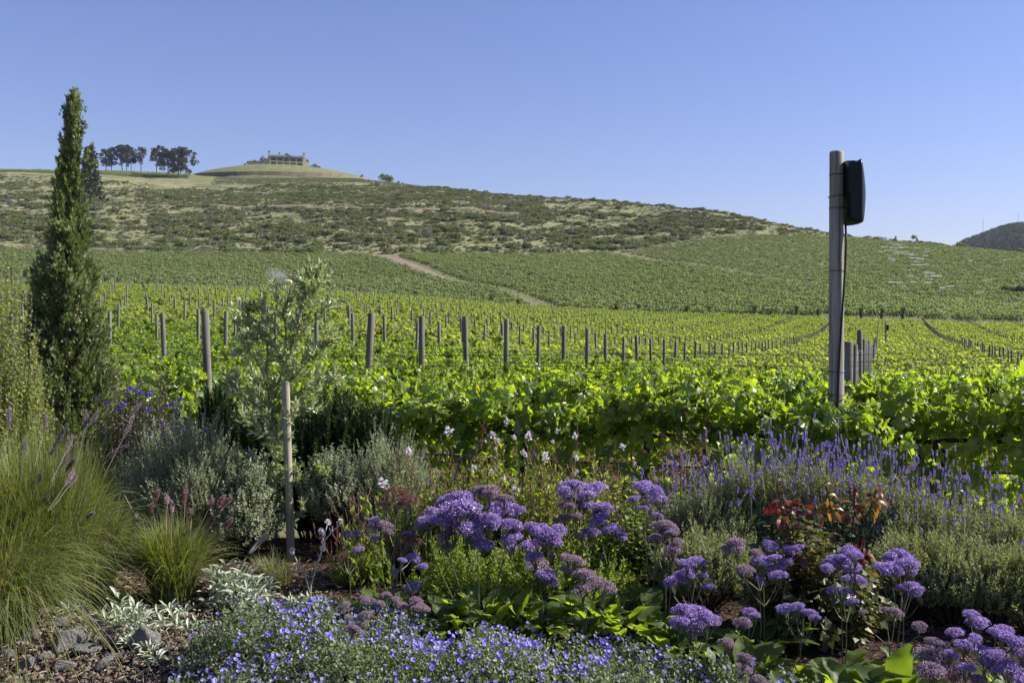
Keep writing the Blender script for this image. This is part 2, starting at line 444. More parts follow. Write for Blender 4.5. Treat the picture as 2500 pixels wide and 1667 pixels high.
def mound(rx, ry, H, n, m, tl=.10, cosmin=.02):
    """Leafy tufts set all over a dome: (tuft lines, leaf pos, tangent, outward, tips, u) like wands()."""
    th = rng.uniform(0, 2 * np.pi, n); ph = np.arccos(rng.uniform(cosmin, 1, n))
    lump = 1 + .13 * np.sin(th * 3 + ph * 5) + .09 * np.sin(th * 7 - ph * 9) + rng.normal(size=n) * .05
    depth = rng.uniform(.80, 1.0, n)
    N_ = np.stack([np.sin(ph) * np.cos(th), np.sin(ph) * np.sin(th), np.cos(ph)], -1)
    S = N_ * np.array([rx, ry, H]) * (lump * depth)[:, None]
    d = norm(N_ * .55 + np.array([0, 0, .75]) + rng.normal(size=(n, 3)) * .22)
    L_ = tl * rng.uniform(.6, 1.3, n)
    E = S + d * L_[:, None]
    t = np.linspace(0, 1, 4)[None, :, None]
    P = S[:, None] + (E - S)[:, None] * t
    u = ((np.arange(m)[None] + rng.uniform(0, 1, (n, m))) / m)[..., None]
    Lp = S[:, None] + (E - S)[:, None] * u
    T = np.repeat(d[:, None], m, 1)
    a = np.arange(m)[None] * 2.4 + rng.uniform(0, 6.28, (n, 1))
    x = norm(np.cross(T, np.array([.3, .9, .2]))); y = np.cross(T, x)
    O = x * np.cos(a)[..., None] + y * np.sin(a)[..., None]
    return P, Lp.reshape(-1, 3), T.reshape(-1, 3), O.reshape(-1, 3), E, u.reshape(-1)
# ================================================================== terrain
# heights below/above the eye, at photograph columns, by distance
near_l = [(1,-1.6),(4,-1.6),(7,-1.6),(9.5,-1.78),(14,-1.85),(30,-1.65)]
def ys(*a): return [(z, (790 - y) * z / F) for z, y in a]
COLS = [
 (-2500, near_l + [(60,-.5)] + ys((165,680),(185,672),(250,640),(340,605),(520,500),(700,440),(800,440),(1300,520),(3000,700))),
 (0,   near_l + [(60,-.3)] + ys((165,705),(185,702),(250,655),(335,618),(450,540),(600,455),(690,422),(780,413),(900,425),(1300,500),(3000,700))),
 (250, near_l + [(60,-.2)] + ys((165,714),(185,706),(250,665),(340,622),(450,545),(560,480),(660,438),(790,413),(900,425),(1300,500),(3000,700))),
 (440, near_l + [(60,-.25)] + ys((165,720),(185,713),(250,672),(344,625),(440,557),(520,506),(640,458),(700,438),(785,417),(850,422),(1200,470),(3000,700))),
 (510, near_l + [(60,-.3)] + ys((165,721),(185,715),(250,675),(345,626),(440,560),(520,507),(640,458),(700,438),(780,430),(850,432),(1200,480),(3000,700))),
 (695, near_l + [(60,-.5)] + ys((165,727),(185,720),(250,681),(348,628),(440,565),(520,510),(640,458),(715,438),(790,428),(850,430),(1200,480),(3000,700))),
 (870, near_l + [(60,-.6)] + ys((165,736),(185,730),(250,688),(350,628),(440,568),(520,509),(640,462),(720,437),(765,428),(850,440),(1200,500),(3000,700))),
 (1000,near_l[:5] + [(30,-1.9),(60,-1.0)] + ys((165,742),(185,735),(250,691),(355,628),(440,570),(530,511),(640,470),(730,450),(850,470),(1200,520),(3000,700))),
 (1250,near_l[:5] + [(30,-2.05),(60,-2.0),(100,-.9)] + ys((165,764),(185,754),(250,697),(368,628),(450,575),(540,516),(640,489),(710,471),(850,510),(1200,560),(3000,720))),
 (1500,near_l[:5] + [(22,-2.1),(36,-2.5),(60,-2.7),(100,-1.8)] + ys((165,780),(185,766),(240,720),(320,665),(395,628),(460,580),(560,522),(690,487),(850,530),(1200,600),(3000,720))),
 (1620,near_l[:5] + [(22,-2.1),(36,-2.6),(60,-2.9),(100,-2.2)] + ys((165,788),(185,768),(240,722),(310,665),(370,630),(430,600),(520,540),(680,488),(850,540),(1200,620),(3000,730))),
 (1740,near_l[:5] + [(22,-2.2),(36,-2.7),(70,-3.1),(100,-2.5)] + ys((165,790),(185,768),(240,724),(300,668),(370,625),(450,583),(530,545),(640,508),(800,550),(1200,640),(3000,735))),
 (1900,near_l[:5] + [(22,-2.3),(36,-2.8),(72,-3.15),(120,-2.6)] + ys((165,792),(185,769),(230,728),(300,678),(380,620),(450,580),(600,540),(760,560),(1200,660),(3000,740))),
 (2100,[(1,-1.6),(4,-1.6),(7,-1.6),(9.5,-1.85),(15,-2.1),(26,-2.43),(45,-3.1),(90,-3.1),(120,-2.65)] + ys((165,795),(185,770),(225,742),(300,685),(380,630),(480,583),(520,577),(700,620),(1200,690),(3000,745))),
 (2300,near_l[:5] + [(26,-2.6),(52,-3.1),(105,-3.0),(125,-2.4)] + ys((165,800),(185,775),(225,750),(300,695),(380,635),(460,594),(500,600),(700,650),(1200,700),(3000,750))),
 (2500,near_l[:5] + [(26,-2.7),(48,-3.4),(100,-3.2),(125,-2.5)] + ys((165,806),(185,780),(225,758),(290,700),(350,650),(410,613),(460,625),(700,670),(1200,720),(3000,755))),
 (5000,near_l[:5] + [(26,-2.7),(48,-3.4),(100,-3.2)] + ys((165,806),(225,770),(400,690),(700,700),(1200,730),(3000,760))),
]
ZL = np.linspace(math.log(1.0), math.log(3000.0), 420)
_az = np.array([math.atan((c[0] - 1250) / F) for c in COLS])
_tab = np.array([np.interp(ZL, [math.log(p[0]) for p in c[1]], [p[1] for p in c[1]]) for c in COLS])
AZ = np.linspace(_az[0], _az[-1], 500)
TAB = np.stack([np.interp(AZ, _az, _tab[:, j]) for j in range(len(ZL))], 1)
def smooth(A, k, axis):
    x = np.arange(-3 * k, 3 * k + 1); g = np.exp(-.5 * (x / k) ** 2); g /= g.sum()
    pad = [(0, 0), (0, 0)]; pad[axis] = (3 * k, 3 * k)
    B = np.pad(A, pad, mode='edge')
    return np.apply_along_axis(lambda r: np.convolve(r, g, 'valid'), axis, B)
TAB = smooth(smooth(TAB, 3, 1), 7, 0)

def vnoise(x, y, seed=0):
    xi = np.floor(x).astype(np.int64); yi = np.floor(y).astype(np.int64)
    fx = x - xi; fy = y - yi
    fx = fx * fx * (3 - 2 * fx); fy = fy * fy * (3 - 2 * fy)
    def h(a, b):
        n = (a * 374761393 + b * 668265263 + seed * 974711) & 0xffffffff
        n = ((n ^ (n >> 13)) * 1274126177) & 0xffffffff
        return ((n ^ (n >> 16)) & 0xffff) / 65535.0
    return (h(xi, yi) * (1 - fx) + h(xi + 1, yi) * fx) * (1 - fy) + (h(xi, yi + 1) * (1 - fx) + h(xi + 1, yi + 1) * fx) * fy
def fbm(x, y, seed=0, o=4):
    r = 0; a = .5; s_ = 0
    for i in range(o):
        r = r + a * vnoise(x * 2 ** i, y * 2 ** i, seed + i); s_ += a; a *= .55
    return r / s_

def base_z(px):
    """Distance at which the scrub hill begins, by photograph column."""
    return np.interp(px, [-2500, 0, 250, 695, 1000, 1250, 1500, 1620, 1740, 2060, 2300, 2500, 5000],
                     [330, 332, 338, 346, 353, 366, 397, 425, 452, 480, 452, 405, 400])
def height(x, y):
    x = np.asarray(x, float); y = np.asarray(y, float)
    yy = np.maximum(y, .05)
    az = np.arctan2(x, yy)
    d = np.where(y > 0, y, 1.0)
    d = np.maximum(d, np.hypot(x, y) * .45)
    fi = np.clip((az - AZ[0]) / (AZ[-1] - AZ[0]) * (len(AZ) - 1), 0, len(AZ) - 1.001)
    fj = np.clip((np.log(np.maximum(d, 1.0)) - ZL[0]) / (ZL[-1] - ZL[0]) * (len(ZL) - 1), 0, len(ZL) - 1.001)
    i = fi.astype(int); j = fj.astype(int); a = fi - i; b = fj - j
    h = (TAB[i, j] * (1 - a) + TAB[i + 1, j] * a) * (1 - b) + (TAB[i, j + 1] * (1 - a) + TAB[i + 1, j + 1] * a) * b
    px = 1250 + F * x / yy
    hill = np.clip((d - base_z(px)) / 60, 0, 1) * np.clip((720 - d) / 60, 0.15, 1)
    h = h + hill * ((fbm(x / 50, y / 70, 5) - .5) * 8 + (fbm(x / 11, y / 11, 9, 3) - .5) * 2.2)
    garden = np.clip((7.5 - np.hypot(x, y)) / 2, 0, 1)
    h = h + garden * (fbm(x * 2.2, y * 2.2, 3, 3) - .5) * .07
    # the bed drops to a stony edge at the near left corner
    h = h - .12 * np.clip((4.95 - y + (x + 1.9) * -.45) / .7, 0, 1) * np.clip((-.9 - x) / .5, 0, 1)
    return h + EYE
def H1(x, y): return float(height(np.array([x]), np.array([y]))[0])
def G(px, z):
    """Ground point at distance z under photograph column px."""
    x = (px - 1250) / F * z
    return np.array([x, z, H1(x, z)])

def track_mask(x, y):
    return 0
# polar sheet, fine where the photograph looks
azs = np.concatenate([np.linspace(-math.pi, -.62, 40)[:-1], np.linspace(-.62, .62, 620), np.linspace(.62, math.pi, 40)[1:]])
rs = np.concatenate([[.3], np.exp(np.linspace(math.log(1.2), math.log(60), 130)), np.exp(np.linspace(math.log(61), math.log(300), 120)), np.linspace(302, 900, 230), np.exp(np.linspace(math.log(910), math.log(3400), 30))])
AA, RR = np.meshgrid(azs, rs, indexing='ij')
X = RR * np.sin(AA); Y = RR * np.cos(AA)
Z = height(X, Y)
na, nr = X.shape
idx = np.arange(na * nr).reshape(na, nr)
q = np.stack([idx[:-1, :-1], idx[1:, :-1], idx[1:, 1:], idx[:-1, 1:]], -1).reshape(-1, 4)
tm = MB(); tm.add(np.stack([X, Y, Z], -1).reshape(-1, 3), q)

def terrain_material():
    m, N, L, out = new_mat('terrain')
    at = N.new("ShaderNodeAttribute"); at.attribute_name = 'zone'
    sep = N.new("ShaderNodeSeparateColor"); L.new(at.outputs["Color"], sep.inputs[0])
    geo = N.new("ShaderNodeNewGeometry")
    def noise(scale, det=5, r=.6):
        n = N.new("ShaderNodeTexNoise"); n.inputs["Scale"].default_value = scale
        n.inputs["Detail"].default_value = det; n.inputs["Roughness"].default_value = r
        L.new(geo.outputs["Position"], n.inputs["Vector"]); return n.outputs[0]
    def ramp(src, stops):
        r = N.new("ShaderNodeValToRGB"); e = r.color_ramp.elements
        while len(e) < len(stops): e.new(.5)
        for i, (p_, c) in enumerate(stops): e[i].position = p_; e[i].color = alb(c)
        L.new(src, r.inputs[0]); return r.outputs[0]
    def mix(f, a, b, mode='MIX'):
        x = N.new("ShaderNodeMix"); x.data_type = 'RGBA'; x.blend_type = mode
        if isinstance(f, float): x.inputs[0].default_value = f
        else: L.new(f, x.inputs[0])
        L.new(a, x.inputs[6]); L.new(b, x.inputs[7]); return x.outputs[2]
    # scrub hill: dry grass, green growth, bare brown patches
    hill = ramp(noise(.045, 8, .7), [(.36,(.14,.17,.065)),(.47,(.22,.24,.10)),(.56,(.32,.31,.16)),(.68,(.48,.45,.29))])
    hill2 = ramp(noise(.35, 6, .75), [(.35,(.14,.15,.07)),(.5,(.24,.23,.12)),(.68,(.42,.40,.27))])
    hill = mix(.5, hill, hill2)
    # vineyard floor: mown grass and pale soil
    field = ramp(noise(1.1, 5), [(.35,(.14,.17,.06)),(.5,(.21,.21,.10)),(.68,(.32,.27,.17))])
    # garden bed: dark mulch
    bed = ramp(noise(14, 8, .75), [(.34,(.035,.022,.016)),(.5,(.08,.05,.035)),(.62,(.16,.10,.07)),(.75,(.28,.19,.13))])
    lawn = ramp(noise(.25, 8, .75), [(.35,(.11,.135,.055)),(.5,(.19,.205,.09)),(.66,(.33,.31,.17))])
    c = mix(sep.outputs[0], field, hill)
    c = mix(sep.outputs[1], c, bed)
    c = mix(sep.outputs[2], c, lawn)
    p = N.new("ShaderNodeBsdfPrincipled"); p.inputs["Roughness"].default_value = .95
    p.inputs["Specular IOR Level"].default_value = .1
    L.new(c, p.inputs["Base Color"])
    b = N.new("ShaderNodeBump"); b.inputs["Strength"].default_value = .8; b.inputs["Distance"].default_value = .03
    L.new(noise(18, 8, .8), b.inputs["Height"]); L.new(b.outputs[0], p.inputs["Normal"])
    L.new(p.outputs[0], out.inputs[0])
    return m
M['terrain'] = terrain_material()
ground = tm.build('ground', M['terrain'], smooth=True)
tag(ground, kind='structure')
xx, yy_ = X.ravel(), Y.ravel()
PXg = np.where(yy_ > 1, 1250 + F * xx / np.maximum(yy_, 1), 0)
dd = np.maximum(yy_, np.hypot(xx, yy_) * .45)
zone = np.zeros((len(xx), 4), np.float32); zone[:, 3] = 1
zone[:, 0] = np.clip((dd - base_z(PXg)) / 6 + .5, 0, 1)
zone[:, 1] = np.clip((8.0 - np.hypot(xx, yy_)) / 1.0, 0, 1)
zone[:, 2] = np.clip((dd - 690) / 20, 0, 1) * (PXg < 900) * .8 + ((dd > 640) & (dd < 700) & (PXg > 480) & (PXg < 1150)) * .45
ca = ground.data.color_attributes.new('zone', 'FLOAT_COLOR', 'POINT')
ca.data.foreach_set('color', zone.ravel())

def strip(name, pts, width, mat, lift=.25, sub=12, jitter=.12, world=False):
    """A track draped over the ground through (px, z) points."""
    P = np.array([(((p[0] - 1250) / F * p[1]), p[1]) for p in pts]) if not world else np.array(pts, float)
    t = np.linspace(0, len(P) - 1, (len(P) - 1) * sub + 1)
    x = np.interp(t, np.arange(len(P)), P[:, 0]); y = np.interp(t, np.arange(len(P)), P[:, 1])
    x = np.convolve(np.pad(x, 4, mode='edge'), np.ones(9) / 9, 'valid'); y = np.convolve(np.pad(y, 4, mode='edge'), np.ones(9) / 9, 'valid')
    d = norm(np.stack([np.gradient(x), np.gradient(y)], -1)); nrm = np.stack([-d[:, 1], d[:, 0]], -1)
    wv = np.broadcast_to(width, (len(x),)) if np.isscalar(width) else np.interp(t, np.arange(len(P)), width)
    k = 6; mb = MB(); V = []
    for s_ in np.linspace(-1, 1, k):
        w_ = wv / 2 * (1 + (rng.uniform(-jitter, jitter, len(x)) if abs(s_) == 1 else 0))
        vx = x + nrm[:, 0] * s_ * w_; vy = y + nrm[:, 1] * s_ * w_
        V.append(np.stack([vx, vy, height(vx, vy) + (lift if abs(s_) < 1 else lift * .1)], -1))
    V = np.stack(V, 1); n = len(x)
    ii = np.arange(n * k).reshape(n, k)
    mb.add(V.reshape(-1, 3), np.stack([ii[:-1, :-1], ii[:-1, 1:], ii[1:, 1:], ii[1:, :-1]], -1).reshape(-1, 4))
    return tag(mb.build(name, mat, smooth=True), kind='structure')
strip('dirt_track', [(300,512),(420,516),(560,520),(695,522),(870,528),(1000,528),(1150,535),(1300,545),(1450,555),(1600,560)], 3.2, M['track'], .5)
strip('dirt_road', [(885,352),(930,345),(980,315),(1040,275),(1110,245),(1200,232)], [9,11,7,6,5,4], M['track'], .3)
strip('dirt_road', [(1440,385),(1560,398),(1650,425),(1745,452),(1900,460)], [3,8,8,4,3], M['track'], .35)
strip('dirt_road', [(1500,392),(1600,350),(1700,326),(1800,302),(1900,280),(2020,262),(2120,250),(2230,238)], [7,7,6.5,6,5,4.5,4,3], M['track'], .3)
strip('headland', [(1180,180),(1300,181),(1450,182),(1600,183),(1750,183),(1850,182)], [1,2,3,3.5,2.5,1], M['track'], .12)
strip('headland', [(-100,350),(100,352),(260,350),(330,348),(420,349),(500,352)], [4,6,10,8,5,3], M['track'], .35)

# ------------------------------------------------------------------ knoll with its cut earth bank, house lawn
def knoll():
    root = empty('knoll', (0, 0, 0)); root['kind'] = 'structure'
    cx, cy = (676 - 1250) / F * 785, 785.0
    A, B = 64.0, 52.0
    n = 96
    a = np.linspace(0, 2 * np.pi, n, endpoint=False)
    # top plane of the cut by direction, from pixels on its front rim
    zt = EYE + (790 - 419.5) * 733 / F
    rings = []
    for rr, zz, ns, tl in ((1.45, -15.0, .8, 1), (1.25, -9.5, .8, 1), (1.03, -3.9, .5, 1), (1.0, 0.0, .3, 1), (.97, .8, .3, .95), (.85, 3.2, .3, .8), (.7, 6.0, .3, .55), (.5, 8.8, .2, .3), (.32, 10.6, 0, 0), (.0001, 10.9, 0, 0)):
        r_ = rr + rng.normal(size=n) * .002
        x = cx + A * r_ * np.cos(a); y = cy + B * r_ * np.sin(a)
        tap = (1 - np.abs(np.cos(a)) ** 5) * (.85 + .15 * np.sin(a * 5)) if zz < 0 else 1
        z = zt + (zz * tap if rr < 1.1 else zz + 3.9 * (1 - (1 - np.abs(np.cos(a)) ** 5))) + (y - 733) * .085 * tl + rng.normal(size=n) * ns * .3
        rings.append(np.stack([x, y, z], -1))
    V = np.stack(rings, 0)
    k = len(rings)
    def part(i0, i1, name, mat):
        mb = MB(); ii = np.arange((i1 - i0 + 1) * n).reshape(i1 - i0 + 1, n)
        jj = np.roll(ii, -1, axis=1)
        mb.add(V[i0:i1 + 1].reshape(-1, 3), np.stack([ii[:-1], jj[:-1], jj[1:], ii[1:]], -1).reshape(-1, 4))
        return mb.build(name, mat, root, smooth=True)
    part(0, 2, 'knoll_apron', noisemat('apron_grass', (.13,.15,.06), (.26,.26,.13), .25, bump=.2))
    part(2, 3, 'earth_bank', noisemat('bank_earth', (.12,.095,.07), (.25,.21,.15), .5, stretch=(1,1,.12), bump=.5, dist=.4))
    part(3, k - 1, 'knoll_lawn', noisemat('knoll_grass', (.14,.17,.055), (.28,.27,.12), .25, bump=.2, c3=(.33,.3,.17)))
    return zt + 10.85
knoll_top = knoll()
# ================================================================== geometry-node scatter for uncountable masses
def gn_scatter(name, pts, rotz, scl, idx, sources, tilt=None):
    n = len(pts)
    me = bpy.data.meshes.new(name)
    me.vertices.add(n); me.vertices.foreach_set('co', np.asarray(pts, np.float32).ravel())
    rot = np.zeros((n, 3), np.float32); rot[:, 2] = rotz
    if tilt is not None: rot[:, :2] = tilt
    me.attributes.new('rot', 'FLOAT_VECTOR', 'POINT').data.foreach_set('vector', rot.ravel())
    s_ = np.asarray(scl, np.float32)
    if s_.ndim == 1: s_ = np.repeat(s_[:, None], 3, 1)
    me.attributes.new('scl', 'FLOAT_VECTOR', 'POINT').data.foreach_set('vector', np.ascontiguousarray(s_).ravel())
    me.attributes.new('pick', 'INT', 'POINT').data.foreach_set('value', np.asarray(idx, np.int32))
    o = link(me, name)
    ng = bpy.data.node_groups.new(name, 'GeometryNodeTree')
    ng.interface.new_socket('Geometry', in_out='INPUT', socket_type='NodeSocketGeometry')
    ng.interface.new_socket('Geometry', in_out='OUTPUT', socket_type='NodeSocketGeometry')
    N = ng.nodes; L = ng.links
    gi = N.new('NodeGroupInput'); go = N.new('NodeGroupOutput')
    j = N.new('GeometryNodeJoinGeometry')
    for so in sources:
        oi = N.new('GeometryNodeObjectInfo'); oi.inputs['Object'].default_value = so
        oi.inputs['As Instance'].default_value = True
        L.new(oi.outputs['Geometry'], j.inputs[0])
    ip = N.new('GeometryNodeInstanceOnPoints')
    ip.inputs['Pick Instance'].default_value = True
    def attr(nm, ty):
        a = N.new('GeometryNodeInputNamedAttribute'); a.data_type = ty; a.inputs[0].default_value = nm
        return [x for x in a.outputs if x.enabled and x.name == 'Attribute'][0]
    L.new(gi.outputs[0], ip.inputs['Points'])
    L.new(j.outputs[0], ip.inputs['Instance'])
    L.new(attr('pick', 'INT'), ip.inputs['Instance Index'])
    L.new(attr('rot', 'FLOAT_VECTOR'), ip.inputs['Rotation'])
    L.new(attr('scl', 'FLOAT_VECTOR'), ip.inputs['Scale'])
    L.new(ip.outputs[0], go.inputs[0])
    md = o.modifiers.new('scatter', 'NODES'); md.node_group = ng
    tag(o, kind='stuff')
    return o
def source(name, mb, mats, smooth=False):
    """An object that only supplies its mesh to a scatter (not in the scene itself)."""
    return bpy.data.objects.new(name, mb.mesh(name, mats, smooth))

# ================================================================== the near vineyard
VA = math.atan(900 / F)
DV = np.array([math.sin(VA), math.cos(VA)])       # across the rows, away from the camera
EV = np.array([math.cos(VA), -math.sin(VA)])      # along the rows
R0, DR = 8.62, 1.87
C0, DC = -0.31, 6.48
ROWANG = math.atan2(EV[1], EV[0])
def at_row(r, c): return DV * r + EV * c

def vine_leaves(mb, n, tpl, size, zlo=.5, zhi=1.55, half=.66, thick=.3, mi=0, shoots=True):
    ns = 13
    sx = np.linspace(-half, half, ns) + rng.normal(size=ns) * .05
    shoot_pts = []
    P = []; O = []
    per = n // ns
    for s_ in sx:
        side = rng.choice([-1, 1]); lean = rng.uniform(.02, thick) * side
        top = rng.uniform(zhi * .8, zhi * 1.1); lx = rng.normal() * .14
        droop = rng.uniform() < .3
        if rng.uniform() < .08: top = zhi * rng.uniform(1.05, 1.16); droop = False
        t = np.linspace(0, 1, 7)
        zz = .78 + (top - .78) * (t if not droop else np.sin(t * 2.4) * .9)
        pts = np.stack([s_ + lx * t, lean * t ** (1.0 if droop else 1.6) * (1.6 if droop else 1), zz], -1)
        shoot_pts.append(pts)
        u = rng.uniform(0, 1, per) ** .85
        q = np.stack([np.interp(u, t, pts[:, k]) for k in range(3)], -1)
        P.append(q); 
    P = np.concatenate(P)
    m = int(len(P) * .28)                       # leaves hanging under the cordon
    low = rng.choice(len(P), m, replace=False)
    P[low, 2] = rng.uniform(zlo, .95, m); P[low, 0] = rng.uniform(-half, half, m); P[low, 1] = rng.normal(size=m) * thick * .55
    out = rng.normal(size=P.shape); out[:, 2] *= .45
    out[:, 1] += np.sign(P[:, 1] + rng.normal(size=len(P)) * .1) * .9
    out = norm(out)
    pos = P + out * rng.uniform(.04, .13, (len(P), 1))
    ax = norm(out * .7 + rng.normal(size=P.shape) * .45 + np.array([0, 0, -.45]))
    hint = norm(out * .35 + rng.normal(size=P.shape) * .55 + np.array([0, 0, .75]))
    tl = tpl if isinstance(tpl, list) and isinstance(tpl[0], tuple) else [tpl]
    wh = rng.integers(0, len(tl), len(P)); szz = size * rng.uniform(.5, 1.2, len(P))
    for ti, t_ in enumerate(tl):
        s1 = wh == ti; scatter(mb, t_, pos[s1], ax[s1], hint[s1], szz[s1], mi)
    if shoots: tubes(mb, np.array(shoot_pts), 4, .0055, .002, 1)
    return mb

vine_meshes = [vine_leaves(MB(), 940, VINES, .097, zhi=1.12, thick=.34).mesh('foliage', [M['vine_leaf'], M['shoot']]) for _ in range(5)]
vine_low = [vine_leaves(MB(), 1100, VINES, .097, zlo=.12, zhi=1.12, thick=.34).mesh('foliage', [M['vine_leaf'], M['shoot']]) for _ in range(3)]
def trunk_mb():
    mb = MB()
    k = 7; t = np.linspace(0, 1, k)
    pts = np.stack([np.cumsum(rng.normal(size=k) * .012), np.cumsum(rng.normal(size=k) * .012), t * .8 - .05], -1)
    tube(mb, pts, np.linspace(.032, .024, k) + rng.uniform(0, .006, k), 8)
    for s_ in (-1, 1):
        q = np.stack([pts[-1, 0] + s_ * t * .62, pts[-1, 1] + np.sin(t * 5) * .015, pts[-1, 2] + .02 - .03 * (1 - t) ** 3 + np.cumsum(rng.normal(size=k) * .004)], -1)
        tube(mb, q, np.linspace(.022, .014, k), 6)
    return mb
trunk_meshes = [trunk_mb().mesh('trunk', M['bark'], True) for _ in range(3)]
big_leaf = []
for i in range(4):
    mb = MB(); V, Fc = VINE; V = np.array(V); V[:, 2] *= (.6 + .35 * i); V[:, 2] += .05 * np.sin(V[:, 1] * 5 + i)
    mb.add(V * .12, Fc); tube(mb, [(0, .01, 0), (0, -.05, .02), (0, -.09, .05)], .0022, 3, 1)
    big_leaf.append(mb.mesh('leaf', [M['vine_leaf'], M['shoot']]))

def fit_frame(x, y, m=60):
    px = 1250 + F * x / y
    return -m < px < 2500 + m

def set_basis(o, pos, axis, hint, s_=1.0):
    B = frames(np.array([axis]), np.array([hint]))[0]
    o.matrix_local = Matrix.Translation([float(v) for v in pos]) @ Matrix(B.tolist()).to_4x4() @ Matrix.Diagonal((s_, s_, s_, 1))

ords_ = ["front", "second", "third", "fourth", "fifth", "sixth", "seventh", "eighth", "ninth", "tenth", "eleventh", "twelfth", "thirteenth", "fourteenth"]
def zone_txt(px):
    Z = [(60, "at the left edge"), (200, "behind the cypress"), (290, "just right of the cypress"), (380, "above the violet shrub"), (480, "left of the thick grey post"), (560, "right of the thick grey post"),
         (640, "by the leaning rusty rod"), (740, "behind the olive sapling"), (820, "just right of the olive"), (900, "above the right rosemary"), (1000, "above the level grey bush"), (1100, "left of the salvia spikes"),
         (1200, "above the longest salvia spike"), (1300, "behind the tallest white flowered wands"), (1400, "above the double statice heads"), (1500, "above the tall lilac statice"), (1600, "above the leafy green rose"),
         (1700, "above the thorny rose"), (1800, "above the left end of the lavender"), (1900, "above the tallest lavender spikes"), (2020, "just left of the tall pole"), (2140, "just right of the tall pole"),
         (2240, "right of the distant pole"), (2340, "above the stout violet statice"), (2440, "near the right edge"), (9999, "at the right edge")]
    for a_, t_ in Z:
        if px < a_: return t_
n_v = 0
front_txt = [(0, 260, "grapevine in the front row hidden behind the cypress"), (260, 420, "grapevine of the front row above the violet flowering shrub"),
             (420, 560, "grapevine of the front row around the thick grey post"), (560, 760, "grapevine of the front row behind the olive sapling"),
             (760, 960, "grapevine of the front row with bare trunk showing above grey bush"), (960, 1150, "grapevine of the front row behind the white flowered wands"),
             (1150, 1350, "bright leaved grapevine of the front row behind the salvia spikes"), (1350, 1550, "grapevine of the front row behind the tall reddish wands"),
             (1550, 1740, "grapevine of the front row behind the thorny red leaved rose"), (1740, 1930, "shaded grapevine just beside the tall pole above lavender spikes"),
             (1930, 2130, "grapevine growing round the foot of the tall pole"), (2130, 2330, "bright grapevine of the front row above the lavender hedge"),
             (2330, 2700, "grapevine of the front row at the far end of the lavender")]
used_txt = set()
VSP = 1.12
near_limit_row = 0
count = 0
far_pts = []
GRP_V = "grapevines trained in rows on the trellis"
for k in range(0, 88):
    r = R0 + DR * k
    cs = np.arange(-120, 120) * VSP + .3 + (k % 3) * .2
    for c in cs:
        x, y = at_row(r, c)
        if y < 4 or not fit_frame(x, y, 260 if k < 8 else 60): continue
        if y > 171: continue
        if count < 292 and k < 14:
            z = H1(x, y)
            px = 1250 + F * x / y
            lab = "grapevine of the " + ords_[k] + " row, " + zone_txt(px)
            if k == 0:
                for a_, b_, t_ in front_txt:
                    if a_ <= max(px, 0) < b_ or (px >= 2330 and b_ == 2700):
                        lab = t_; break
                if lab in used_txt: lab = "second " + lab
                used_txt.add(lab)
            root = empty('grapevine', (x, y, z), lab, 'grapevine', GRP_V, ROWANG + (math.pi if rng.uniform() < .5 else 0) )
            f = link(vine_low[rng.integers(3)] if (k == 0 and px > 1150) else vine_meshes[rng.integers(5)], 'foliage', root)
            f.scale = (1, 1, rng.uniform(.94, 1.06))
            link(trunk_meshes[rng.integers(3)], 'trunk', root)
            if k == 0:
                inv = root.rotation_euler.z
                flip = -1 if abs(inv - ROWANG) > 1 else 1
                for _ in range(34):
                    p = np.array([rng.uniform(-.6, .6), flip * -rng.uniform(.22, .42), rng.uniform(.45, 1.25)])
                    p[1] *= 1 - .25 * (p[2] > 1.15)
                    axv = norm(np.array([rng.normal() * .7, flip * -.35, -.5 + rng.normal() * .5]))
                    hn = norm(np.array([rng.normal() * .6, flip * -.6 + rng.normal() * .3, .55]))
                    lf = link(big_leaf[rng.integers(4)], 'leaf', root)
                    set_basis(lf, p, axv, hn, rng.uniform(.7, 1.2))
            count += 1
        else:
            far_pts.append((x, y))
far_pts = np.array(far_pts)
mid_src = [source('vine_clump', vine_leaves(MB(), 400, VINELO, .17, zlo=.35, zhi=1.32, thick=.42), [M['vine_far'], M['shoot']]) for _ in range(5)]
jx = far_pts + rng.normal(size=far_pts.shape) * .05
pz = height(jx[:, 0], jx[:, 1])
n = len(jx)
vy = gn_scatter('vineyard_rows', np.column_stack([jx, pz]), ROWANG + np.where(rng.uniform(size=n) < .5, 0, math.pi), np.column_stack([np.ones(n), np.ones(n), rng.uniform(.85, 1.1, n)]), rng.integers(0, 5, n), mid_src)
tag(vy, "bright green vineyard rows covering the valley floor", "vineyard")

# grass between the rows
def grass_tuft_mb(nb=26, hgt=.12, rad=.12, wd=.006):
    mb = MB()
    a = rng.uniform(0, 6.28, nb); b = rng.uniform(0, rad, nb)
    base = np.stack([b * np.cos(a), b * np.sin(a), np.zeros(nb) - .01], -1)
    tip = base + np.stack([np.cos(a) * .5, np.sin(a) * .5, np.ones(nb) * 1.3], -1) * hgt * rng.uniform(.5, 1.1, (nb, 1))
    w_ = np.stack([-np.sin(a), np.cos(a), np.zeros(nb)], -1) * wd
    V = np.stack([base - w_, base + w_, tip], 1).reshape(-1, 3)
    mb.add(V, np.arange(nb * 3).reshape(nb, 3))
    return mb
tuft = [source('tuft', grass_tuft_mb(40, .16, .18, .008), M['grass']), source('tuft', grass_tuft_mb(40, .12, .2, .008), M['grassdry'])]
ng_ = 5200
r = rng.uniform(7.7, 26, ng_); cxy = rng.uniform(-14, 12, ng_)
gp = DV[None] * r[:, None] + EV[None] * cxy[:, None]
gp = gp[gp[:, 1] > 7]
